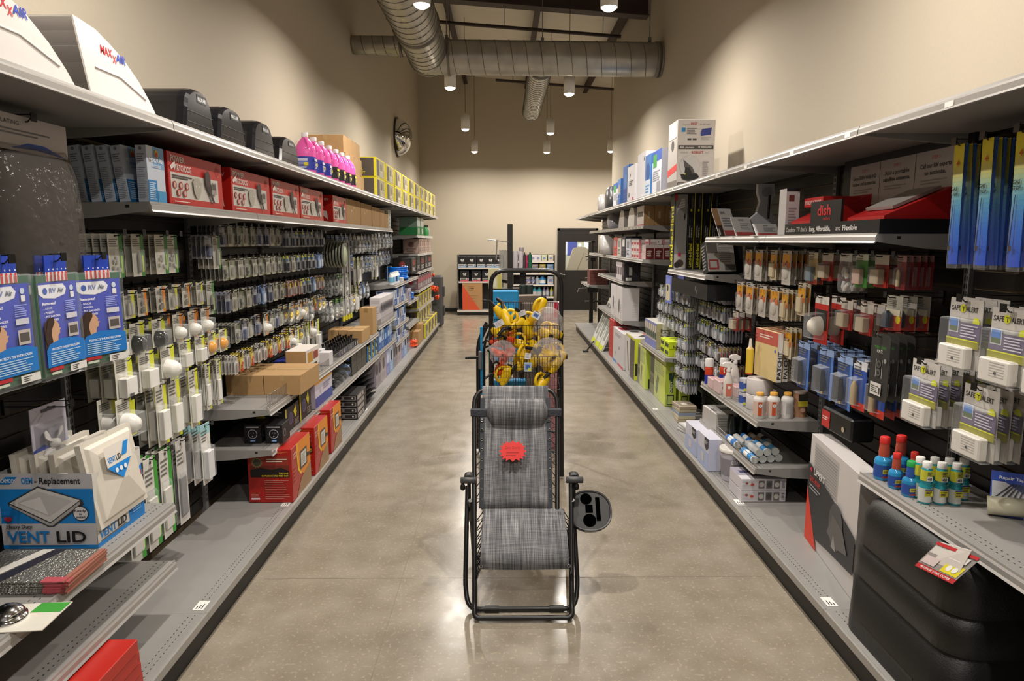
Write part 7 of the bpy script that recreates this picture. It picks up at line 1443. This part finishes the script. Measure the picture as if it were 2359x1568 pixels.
# ================================================================ wire basket stand behind the chair
e = empty('basket_stand', (.165, 5.25, 0)); L_, R__ = -.105, .438
b = MB(); b.tube(corner([(L_, 5.0, .017), (L_, 5.20, 1.10), (L_, 5.22, 1.585), (R__, 5.22, 1.585), (R__, 5.20, 1.10), (R__, 5.0, .017)], .12), .017, TB, n=12); b.build('front_frame', parent=e)
b = MB(); b.tube(corner([(L_, 5.55, .014), (L_+.01, 5.30, 1.16), (L_+.01, 5.28, 1.18)], .05), .013, TB); b.build('leg', parent=e)
b = MB(); b.tube(corner([(R__+.012, 5.52, .014), (R__, 5.30, 1.16), (R__-.0, 5.28, 1.18)], .05), .013, TB); b.build('leg', parent=e)
b = MB(); b.tube([(L_, 5.55, .05), (R__+.01, 5.52, .05)], .010, TB); b.tube([(L_, 5.08, .35), (R__, 5.08, .35)], .010, TB); b.build('cross_bar', parent=e)
WR = M('#16120f', .35); bxs = [L_+.02, L_+.02+(R__-L_-.04)*.335, L_+.02+(R__-L_-.04)*.665, R__-.02]
def basket(yf, yb_, zf0, zf1, zb0, zb1):
    g = empty('wire_basket', (0, 0, 0)); g.parent = e; g.location = -e.location; ORG[g.name] = Vector((0, 0, 0))
    def wpart(nm, segs, r=.0016):
        b = MB()
        for p, q in segs: b.tube([p, q], r, WR, n=4)
        b.build(nm, parent=g)
    n = 26; X = lambda t: bxs[0]+(bxs[3]-bxs[0])*t
    wpart('front_grid', [((X(i/n), yf, zf0), (X(i/n), yf, zf1)) for i in range(n+1)]+[((bxs[0], yf, z), (bxs[3], yf, z)) for z in (zf0, (zf0+zf1)/2)])
    wpart('back_grid', [((X(i/n), yb_, zb0), (X(i/n), yb_, zb1)) for i in range(n+1)]+[((bxs[0], yb_, z), (bxs[3], yb_, z)) for z in (zb0, (zb0+zb1)/2)])
    wpart('rim', [((bxs[0], yf, zf1), (bxs[3], yf, zf1)), ((bxs[0], yb_, zb1), (bxs[3], yb_, zb1)), ((bxs[0], yf, zf1), (bxs[0], yb_, zb1)), ((bxs[3], yf, zf1), (bxs[3], yb_, zb1))], .003)
    wpart('floor_grid', [((X(i/n), yf, zf0), (X(i/n), yb_, zb0)) for i in range(0, n+1, 2)])
    for x in bxs: wpart('divider', [((x, yf+(yb_-yf)*t, zf0+(zb0-zf0)*t), (x, yf+(yb_-yf)*t, zf1+(zb1-zf1)*t)) for t in lsp(0, 1, 7)]+[((x, yf, zf1), (x, yb_, zb1))])
basket(5.05, 5.30, 1.04, 1.18, 1.04, 1.335); basket(5.00, 5.28, .79, .95, .79, 1.03); basket(5.00, 5.28, .56, .70, .56, .78)
tag(e, 'black tube framed stand with three tiers of wire baskets behind the recliner', 'stand')
# contents
YP = M('#e0b812', .35, nz=.04); OP = M('#d84a24', .4)
def plugmesh(m):
    r = MB(); rings = []
    for x, ry, rz in ((-.075, .012, .012), (-.06, .020, .024), (-.02, .030, .034), (.02, .034, .036), (.045, .030, .032), (.055, .018, .020)):
        rings.append([(x, ry*math.cos(a), rz*math.sin(a)) for a in [2*PI*i/12 for i in range(12)]])
    r.loft(rings, m); h = MB(); h.tube([(.03+.0*math.cos(a), 0, .03+.0) if False else (-.01+.045*math.cos(a), 0, .03+.045*math.sin(a)) for a in lsp(0, PI, 9)], .010, m, n=8)
    c = MB(); c.tube([(-.07, 0, 0), (-.12, .01, .01), (-.16, .03, -.02)], .011, MBLK, n=7); d = MB(); d.lathe((.055, 0, 0), [(.017, 0), (.017, .012)], '#2a2622', n=10, axis='x'); return r, [('grip_handle', h), ('cable_stub', c), ('plug_face', d)]
yp = [(1153, 722, 5.16), (1168, 738, 5.12), (1245, 705, 5.2), (1228, 735, 5.15), (1197, 742, 5.13), (1216, 760, 5.15), (1150, 770, 5.14), (1172, 772, 5.18), (1254, 768, 5.16), (1196, 792, 5.12), (1228, 795, 5.14), (1206, 812, 5.1), (1262, 815, 5.12), (1283, 818, 5.14), (1231, 832, 5.1), (1194, 838, 5.08), (1256, 836, 5.08), (1280, 838, 5.1), (1278, 768, 5.18), (1250, 880, 5.04), (1166, 862, 5.06)]
for k, (px, py, y) in enumerate(yp):
    p = PY(px, py, y); rr_ = random.Random(k*7+1)
    tier = 'top' if py < 775 else ('middle' if py < 850 else 'lowest')
    o = inst('yplug', lambda: plugmesh(YP), 'plug_adapter', p, -1, f'yellow handled plug adapter, {tier} basket tier, {ORD[k]} counted down from the upper left', 'plug adapter', 'yellow plug adapters in the wire baskets')
    o.rotation_euler = (rr_.uniform(-.6, .6), rr_.uniform(-1.2, 1.2), rr_.uniform(-.9, .9)); o.scale = (1.22,)*3 if k % 3 else (1.05,)*3
for k, (px, py, y) in enumerate(((1145, 790, 5.14), (1166, 792, 5.16), (1180, 785, 5.12), (1146, 812, 5.1), (1162, 822, 5.1), (1176, 812, 5.13), (1155, 840, 5.08), (1150, 856, 5.06))):
    p = PY(px, py, y); rr_ = random.Random(k*5+3); o = inst('oplug', lambda: plugmesh(OP), 'orange_adapter', p, -1, f'orange handled adapter in the left basket column, {ORD[k]} from the top', 'plug adapter', 'orange adapters in the wire baskets'); o.rotation_euler = (rr_.uniform(-.8, .8), rr_.uniform(-1.2, 1.2), rr_.uniform(-2, 2)); o.scale = (.85,)*3
def puff(px, py, y, sx, sz, lab, seed, a=.6):
    c = PY(px, py, y); rr_ = random.Random(seed); b = MB(); rings = []
    for i in range(9):
        th = PI*i/8; rings.append([(c.x+sx*math.sin(th)*math.cos(a_)*(1+.18*rr_.uniform(-1, 1)), c.y+.05*math.sin(th)*math.sin(a_)*(1+.3*rr_.uniform(-1, 1)), c.z+sz*math.cos(th)) for a_ in [2*PI*j/14 for j in range(14)]])
    b.loft(rings, clear(a, '#e6e2e0', .08), sm=False, cap=False); return tag(b.build('plastic_bag', org=c), lab, 'bag', 'crumpled clear bags in the wire baskets')
puff(1262, 745, 5.14, .115, .13, 'crumpled clear bag in the right column of the top basket tier', 3); puff(1264, 812, 5.06, .125, .12, 'crumpled clear bag bulging from the right column of the middle tier', 5); puff(1158, 812, 5.06, .105, .10, 'crumpled clear bag around orange adapters in the left column', 7)
for k, (px, py, y, w, h, ry_, col) in enumerate(((1150, 745, 5.03, .07, .045, -.5, '#cfcdd0'), (1200, 722, 5.1, .08, .04, -.35, '#c9c7ca'), (1235, 726, 5.05, .06, .05, .5, '#c9cfe0'), (1216, 820, 4.985, .045, .045, .1, '#dddbdc'), (1216, 845, 4.985, .055, .07, .05, '#9fb6cf'))):
    p = PY(px, py, y); A = Art().face((-w/2, -.001, -h/2), (1, 0, 0), (0, 0, 1), w, h); A.box(-w/2, w/2, -.001, .001, -h/2, h/2, col); A.lines(.1, .15, .9, .85, 4, '#77757c', .3)
    if k in (2, 4): A.rect(.2, .3, .8, .7, '#3f62a8')
    if k == 4: A.rect(.55, .05, .95, .4, '#c9d42c')
    o = A.build('price_label', loc=p, rot=(0, ry_, 0)); local(o); o.name = 'paper_card'; tag(o, f'{["white tag on the left", "curved white tag in the middle", "blue printed tag on the right", "small white tag low in the middle", "blue and yellow tag lowest in the middle"][k]} of the wire baskets', 'card')
# ---- folded blue chairs and cartons right behind the stand
def tilted(name, c, w, h, th, m, lab, cat, ry=0, rx_=0): pass
e = empty('folding_chair', (-.1, 5.9, 0)); BL = M('#1c8ec8', .5, nz=.04); SK = M('#2aa0dc', .45)
p0 = PY(1133, 668, 5.75); p1 = PY(1195, 700, 5.75)
b = MB(); b.cbox(p0.x, p1.x, 5.72, 5.78, .78, p0.z, BL, .012); b.build('back_panel', parent=e); b = MB(); b.cbox(p0.x+.01, p1.x-.03, 5.705, 5.72, p0.z-.24, p0.z-.12, SK, .01); b.build('head_pad', parent=e)
q0 = PY(1133, 872, 5.7); q1 = PY(1212, 884, 5.7); b = MB(); b.cbox(q0.x, q1.x, 5.62, 5.74, q1.z, q0.z, BL, .008); b.build('seat_panel', parent=e)
for xx, yy in ((-.215, 5.62), (-.175, 5.66), (-.235, 5.72)): b = MB(); b.tube(corner([(xx, yy, .015), (xx, yy+.04, .95), (xx+.08, yy+.05, 1.12)], .08), .011, TB); b.build('leg', parent=e)
b = MB(); b.cbox(-.205, -.182, 5.60, 5.63, .52, 1.10, BL, .004); b.build('side_strap', parent=e); b = MB(); b.tube([(-.33, 5.6, .84), (-.2, 5.62, .84)], .012, MBLK); b.build('arm_stub', parent=e)
g0, g1 = PY(1102, 808, 5.6), PY(1111, 850, 5.6); b = MB(); b.cbox(g0.x, g1.x, 5.58, 5.62, g1.z, g0.z, M('#77777a', .5), .008); b.build('grey_armrest', parent=e)
b = MB(); b.box(p0.x, q1.x, 5.66, 5.70, .0, .03, TB); b.build('foot_bar', parent=e); tag(e, 'folded bright blue camping chair standing just behind the basket stand', 'chair')
for k, (x0, x1, y, z1, rz_) in enumerate(((.10, .32, 6.1, 1.32, .3), (.16, .42, 5.9, 1.27, -.05))):
    carton('cardboard_box', f'grey brown open carton behind the baskets, {"taller rear" if k == 0 else "nearer front"} one', 'box', x0, x1, y, y+.16, 0, z1, M('#6e6257', .8), lambda A, F: F('n').lines(.1, .93, .9, .95, 1, '#2f2a26', .8), rz=rz_)
carton('product_box', 'white and red packet on top right behind the baskets', 'box', .34, .50, 5.75, 5.85, 0, 1.29, '#b9868c', lambda A, F: (F('n').rect(.0, .93, .5, 1, '#d8cfcf').rect(.5, .9, 1, 1, '#c0384c'), F('t').rect(0, 0, 1, 1, '#d0a8ac')))
# ---- black post display further down the aisle
Y_ = 11.6; e = empty('post_display', (.2, Y_, 0)); a, c = PY(1169, 516, Y_), PY(1181, 516, Y_)
b = MB(); b.box(a.x, c.x, Y_, Y_+.08, .0, a.z, M('#151311', .5)); b.build('post', parent=e)
s0, s1 = PY(1181, 617, Y_), PY(1226, 622, Y_); b = MB(); b.box(c.x, s1.x, Y_-.12, Y_+.2, s1.z, s0.z, M('#151311', .5)); b.build('shelf_board', parent=e)
d0, d1 = PY(1130, 664, Y_), PY(1200, 700, Y_); b = MB(); b.box(d0.x, d1.x, Y_-.1, Y_+.3, .02, d0.z, M('#1a1c20', .5)); b.build('lower_cabinet', parent=e)
z0 = s0.z+.001; b = MB(); b.box(c.x+.13, s1.x-.1, Y_+.16, Y_+.2, .0, s1.z, M('#121110', .5)); b.build('back_panel', parent=e); tag(e, 'tall black post display unit in the middle distance with a shelf at its right', 'display')
def cyl(name, px, pyt, pyb, wpx, y, m, lab, cat, g=None, top=None, zb=None, n=18):
    t_, bo = PY(px, pyt, y), PY(px, pyb, y); r = wpx/2*y/1560; zb = bo.z if zb is None else zb; h = t_.z-zb; b = MB()
    b.lathe((bo.x, y, zb), [(r, 0), (r, h*.9), (r*.92, h)], m, n=n); o = b.build(name, org=(bo.x, y, zb))
    if top: k = MB(); k.lathe((bo.x, y, zb+h), [(r*.5, 0), (r*.45, h*.12), (r*.2, h*.16)], top, n=12); k.build('cap', parent=o)
    return tag(o, lab, cat, g)
cyl('paper_roll', 1187, 578, 616, 12, Y_, '#b4aeb2', 'white paper roll standing on the black shelf, left one', 'roll', zb=z0); cyl('paper_roll', 1200, 578, 616, 12, Y_, '#b9b3b6', 'white paper roll standing on the black shelf, right one', 'roll', zb=z0)
cyl('small_tin', 1201, 569.5, 578, 12, Y_, '#8f8688', 'small grey tin on top of the right paper roll', 'tin', zb=PY(1200, 578, Y_).z+.002)
cyl('drink_flask', 1208.5, 586, 616, 5.5, Y_-.05, '#3c3436', 'slim dark flask right of the paper rolls', 'flask', top='#26201f', zb=z0); cyl('drink_flask', 1213.5, 588, 616, 4.5, Y_-.05, '#a81f52', 'slim pink flask on the black shelf', 'flask', top='#b8a0a4', zb=z0); cyl('drink_flask', 1221, 586, 616, 9.5, Y_-.05, '#1f5a42', 'green flask at the right end of the black shelf', 'flask', top='#1c3a2c', zb=z0)
for k in range(6):
    px = 1151.5+3.1*k; t_, bo = PY(px, 575+(k % 2)*2, Y_-.05), PY(px, 643+k*.5, Y_-.05); b = MB(); b.tube([(bo.x, Y_-.05, bo.z), (t_.x, Y_-.05, t_.z)], .010, M('#b4b2ae', .3, .5)); b.tube([(bo.x, Y_-.05, bo.z-.05), (bo.x, Y_-.05, bo.z)], .013, MBLK)
    b.tube([(t_.x, Y_-.05, t_.z-.02), (t_.x, Y_+.04, t_.z-.02), (a.x+.01, Y_+.04, t_.z-.02)], .003, MBLK, n=5)
    tag(b.build('extension_pole', org=(bo.x, Y_, bo.z)), f'silver extension pole hanging left of the black post, {ORD[k]} from the left', 'pole', 'silver poles by the black post')
p, q = PY(1126, 552, Y_), PY(1168, 557, Y_); b = MB(); b.tube([(a.x+.01, Y_, q.z), (p.x, Y_-.1, p.z), (p.x-.01, Y_-.1, p.z-.03)], .008, MCHROME); b.tube([(PY(1145, 556, Y_).x, Y_-.06, p.z), (PY(1143, 598, Y_).x, Y_-.06, PY(1143, 598, Y_).z)], .012, M('#8f8b86', .4, .4)); tag(b.build('chrome_rail', org=(a.x, Y_, q.z)), 'chrome arm reaching left from the black post near its top', 'rail')
p, q = PY(1124, 620, Y_-.3), PY(1156, 660, Y_-.3); carton('bagged_goods', 'pale yellow packet standing on the low cabinet left of the black post', 'bag', p.x, q.x, Y_-.11, Y_-.02, d0.z+.001, p.z, '#b9b38c', lambda A, F: F('n').rect(.1, .1, .6, .5, '#c9c9b4').rect(.7, .0, .95, .7, '#b0a850'))
for k, px in enumerate((1205, 1219)):
    t_, bo = PY(px, 656, Y_-1), PY(px, 690, Y_-1); b = MB(); b.lathe((bo.x, Y_-1, 0), [(.05, 0), (.055, bo.z), (.062, t_.z)], '#1d2a26', n=16); tag(b.build('dark_bin', org=(bo.x, Y_-1, 0)), f'tall dark green round bin before the black display, {"left" if k == 0 else "right"} one', 'bin', 'dark green bins')
# ---- low rack along the back wall
YB = 16.75; e = empty('back_rack', (0, YB, 0)); l, r = PY(1054, 700, YB), PY(1278, 700, YB); TOPZ = PY(1054, 587, YB).z
for x0, x1 in ((l.x, PY(1160, 700, YB).x), (PY(1180, 700, YB).x, r.x)):
    b = MB(); b.box(x0, x1, 17.10, 17.13, .0, TOPZ, M('#1a1917', .5)); b.build('back_panel', parent=e)
    for x in (x0, x1-.03): b = MB(); b.box(x, x+.03, YB, 17.10, .0, TOPZ, M('#5a5752', .5)); b.build('side_panel', parent=e)
    b = MB(); b.box(x0, x1, YB-.1, 17.10, .10, .13, MSHELF); b.box(x0, x1, YB-.11, YB-.1, .08, .13, '#cfcac2'); b.build('base_deck', parent=e); b = MB(); b.box(x0, x1, YB-.08, YB-.06, 0, .08, '#12110f'); b.build('kick_plate', parent=e)
lz = [PY(1100, y, YB).z for y in (616, 648)]; rz_ = [PY(1250, y, YB).z for y in (601.5, 629, 655, 683)]
for z in lz: b = MB(); b.box(l.x+.03, PY(1160, 700, YB).x-.03, YB, 17.10, z-.03, z, MSHELF); b.box(l.x+.03, PY(1160, 700, YB).x-.03, YB-.01, YB, z-.04, z, '#c4beb6'); b.build('shelf_board', parent=e)
for z in rz_: b = MB(); b.box(PY(1180, 700, YB).x+.03, r.x-.03, YB, 17.10, z-.03, z, MSHELF); b.box(PY(1180, 700, YB).x+.03, r.x-.03, YB-.01, YB, z-.04, z, '#d4cec6'); b.build('shelf_board', parent=e)
tag(e, 'low grey and black rack standing against the back wall', 'rack')
def slip(c): return lambda A, F: F('n').rect(.04, 0, .96, .1, c).rect(.04, .1, .96, .30, '#c9c6c4').rect(.08, .36, .92, .92, '#0c0c0d').pg([(.3, .7), (.42, .5), (.5, .6), (.58, .48), (.72, .72), (.6, .78), (.5, .66), (.4, .78)], '#b9b9b9').lines(.1, .15, .7, .26, 1, '#4a4a4c', .8).disc(.82, .2, .06, c)
for k, px in enumerate((1065, 1086.5, 1108.5, 1130, 1150)):
    p = PY(px, 614, YB); carton('hitch_box', f'black and white box with blue foot on the back wall rack, {ORD[k]} from the left', 'box', p.x-.11, p.x+.11, YB+.01, YB+.2, lz[0]+.001, lz[0]+.27, '#26262a', slip('#3f86c4'), 'blue footed boxes on the back rack')
for k, px in enumerate((1070, 1097, 1121)):
    p = PY(px, 646, YB); carton('hitch_box', f'black and white box with pink foot on the back wall rack, {ORD[k]} from the left', 'box', p.x-.11, p.x+.11, YB+.01, YB+.2, lz[1]+.001, lz[1]+.27, '#26262a', slip('#c8384c'), 'pink footed boxes on the back rack')
p, q = PY(1065, 653, YB-.05), PY(1111, 716, YB-.05); carton('tall_carton', 'brown carton with an orange diagonal half on the back rack base', 'box', p.x, q.x, YB-.06, YB+.3, .131, p.z, '#b0885a', lambda A, F: F('n').pg([(0, 0), (.88, 0), (0, .96)], '#d4522c').rect(.38, .8, .58, .84, '#2a201a').lines(.3, .7, .6, .92, 3, '#8c6a44', .25).lines(.3, .3, .8, .6, 3, '#a07a4c', .2))
gc = ['#d0c8cc', '#c9c6cc', '#b9c49c', '#c4bca8', '#8c7f88', '#b9a83a', '#6fa0d4', '#5a4f58', '#3a3f58', '#c4ccd8', '#2f86c4', '#b4c0d4', '#3a9ab0', '#3a9ab0', '#8a86b0', '#9c9ab4', '#c9cc4a']
lay = [(1228, 0, 13, 602), (1240, 1, 12, 602), (1254, 2, 12, 602), (1269, 3, 12, 602), (1232, 4, 16, 628), (1250, 5, 14, 628), (1267, 6, 15, 628), (1217, 7, 13, 655), (1228, 8, 8, 655), (1238, 9, 10, 655), (1250, 10, 16, 655), (1268, 11, 13, 655), (1232, 12, 11, 682), (1243, 13, 11, 682), (1254, 14, 7.5, 682), (1262, 15, 7.5, 682), (1271, 16, 7.5, 682)]
for k, (px, ci, w, py) in enumerate(lay):
    zi = {602: 0, 628: 1, 655: 2, 682: 3}[py]; p = PY(px, py, YB); W_2 = w/2*YB/1560; h = (.15, .22, .2, .23)[zi]
    nm = 'cleaner_jug' if zi == 3 else ('tub' if zi == 2 and k in (9, 10) else 'packet')
    lab = f'{["printed packet", "pouch", "tub", "bottle"][zi]} on the right of the back rack, {["top", "second", "third", "lowest"][zi]} shelf, {ORD[[x for x in lay if x[3] == py].index((px, ci, w, py))]} from the left'
    if zi == 3 or nm == 'tub':
        b = MB(); b.lathe((p.x, YB+.1, rz_[zi]+.001), [(W_2, 0), (W_2, h*.7), (W_2*.45, h*.85), (W_2*.45, h)], gc[ci], n=14); o = b.build(nm, org=(p.x, YB+.1, rz_[zi])); c = MB(); c.lathe((p.x, YB+.1, rz_[zi]+.03), [(W_2*1.02, 0), (W_2*1.02, h*.4)], '#c4d0dc' if k % 2 else '#d8dadc', n=14, cap=False); c.build('label', parent=o); tag(o, lab, 'bottle')
    else:
        carton(nm, lab, 'packet', p.x-W_2, p.x+W_2, YB+.02, YB+.14, rz_[zi]+.001, rz_[zi]+h, gc[ci], lambda A, F: F('n').disc(.5, .45, .22, '#7a86b0').lines(.15, .65, .85, .9, 2, '#e0dcd8').pg([(.2, .1), (.6, .4), (.8, .2)], '#c9b49c'))
# ---- black jacks and clutter at the far end of the right run
def jack(x, y, z, s, lab):
    e = empty('trailer_jack', (x, y, z)); m = M('#191817', .35, .3)
    b = MB(); b.tube([(x, y, z), (x, y, z+.55*s)], .032*s, m, n=12); b.build('tube_body', parent=e); b = MB(); b.cbox(x-.07*s, x+.10*s, y-.05*s, y+.05*s, z+.55*s, z+.66*s, m, .01); b.build('gear_head', parent=e)
    b = MB(); b.tube([(x-.05*s, y, z+.62*s), (x-.20*s, y-.01, z+.61*s), (x-.22*s, y-.01, z+.55*s)], .010, MPOST); b.build('crank', parent=e); b = MB(); b.tube([(x+.05*s, y, z+.42*s), (x+.16*s, y, z+.40*s), (x+.17*s, y, z+.32*s)], .014*s, m); b.build('bracket', parent=e); b = MB(); b.cbox(x-.05*s, x+.05*s, y-.05*s, y+.05*s, z, z+.02, m, .004); b.build('foot_plate', parent=e)
    return tag(e, lab, 'jack', 'trailer jacks beyond the right racks')
jack(PY(1362, 700, 14.3).x, 14.3, .0, 1.35, 'black trailer jack standing lowest beyond the right racks'); 
e = empty('jack_stand_rack', (2.05, 14.3, 0)); b = MB(); b.box(2.0, 2.06, 14.4, 14.46, 0, 1.65, M('#2a2826', .4)); b.build('post', parent=e)
for z in (.55, 1.05, 1.5): b = MB(); b.box(1.72, 2.06, 14.30, 14.5, z-.02, z, M('#3a3836', .4)); b.build('arm', parent=e)
tag(e, 'slim dark rack post with arms holding jacks beyond the right racks', 'rack')
jack(1.86, 14.36, 1.051, .62, 'black trailer jack on the middle arm of the slim dark rack'); jack(1.84, 14.36, .551, .62, 'black trailer jack on the lowest arm of the slim dark rack'); jack(1.86, 14.36, 1.501, .5, 'black trailer jack on the top arm of the slim dark rack')
for k in range(4):
    carton('red_bar_box', f'dark red flat box, {ORD[k]} from the bottom at the far end of the right run', 'box', 1.60, 1.93, 12.7, 13.1, 1.0+.07*k, 1.068+.07*k, '#6a3a34', None, 'dark red flat boxes')
shelf(1, YS[11], YS[12] if len(YS) > 12 else 13.82, 1.0, SR, 'grey steel shelf carrying the dark red flat boxes, far end of the right run')
e = empty('tow_leg', (1.35, 10.3, 0)); p = PZ(1347, 808, .02); b = MB(); b.cbox(p.x-.03, p.x+.06, p.y-.03, p.y+.03, .0, .03, MBLK, .008); b.build('foot_plate', parent=e); b = MB(); b.tube([(p.x+.03, p.y, .02), (p.x+.16, p.y+.02, .19)], .014, M('#2a2a2a', .4, .3)); b.build('tube_body', parent=e); tag(e, 'small black jack foot poking into the aisle at the right base deck', 'jack')
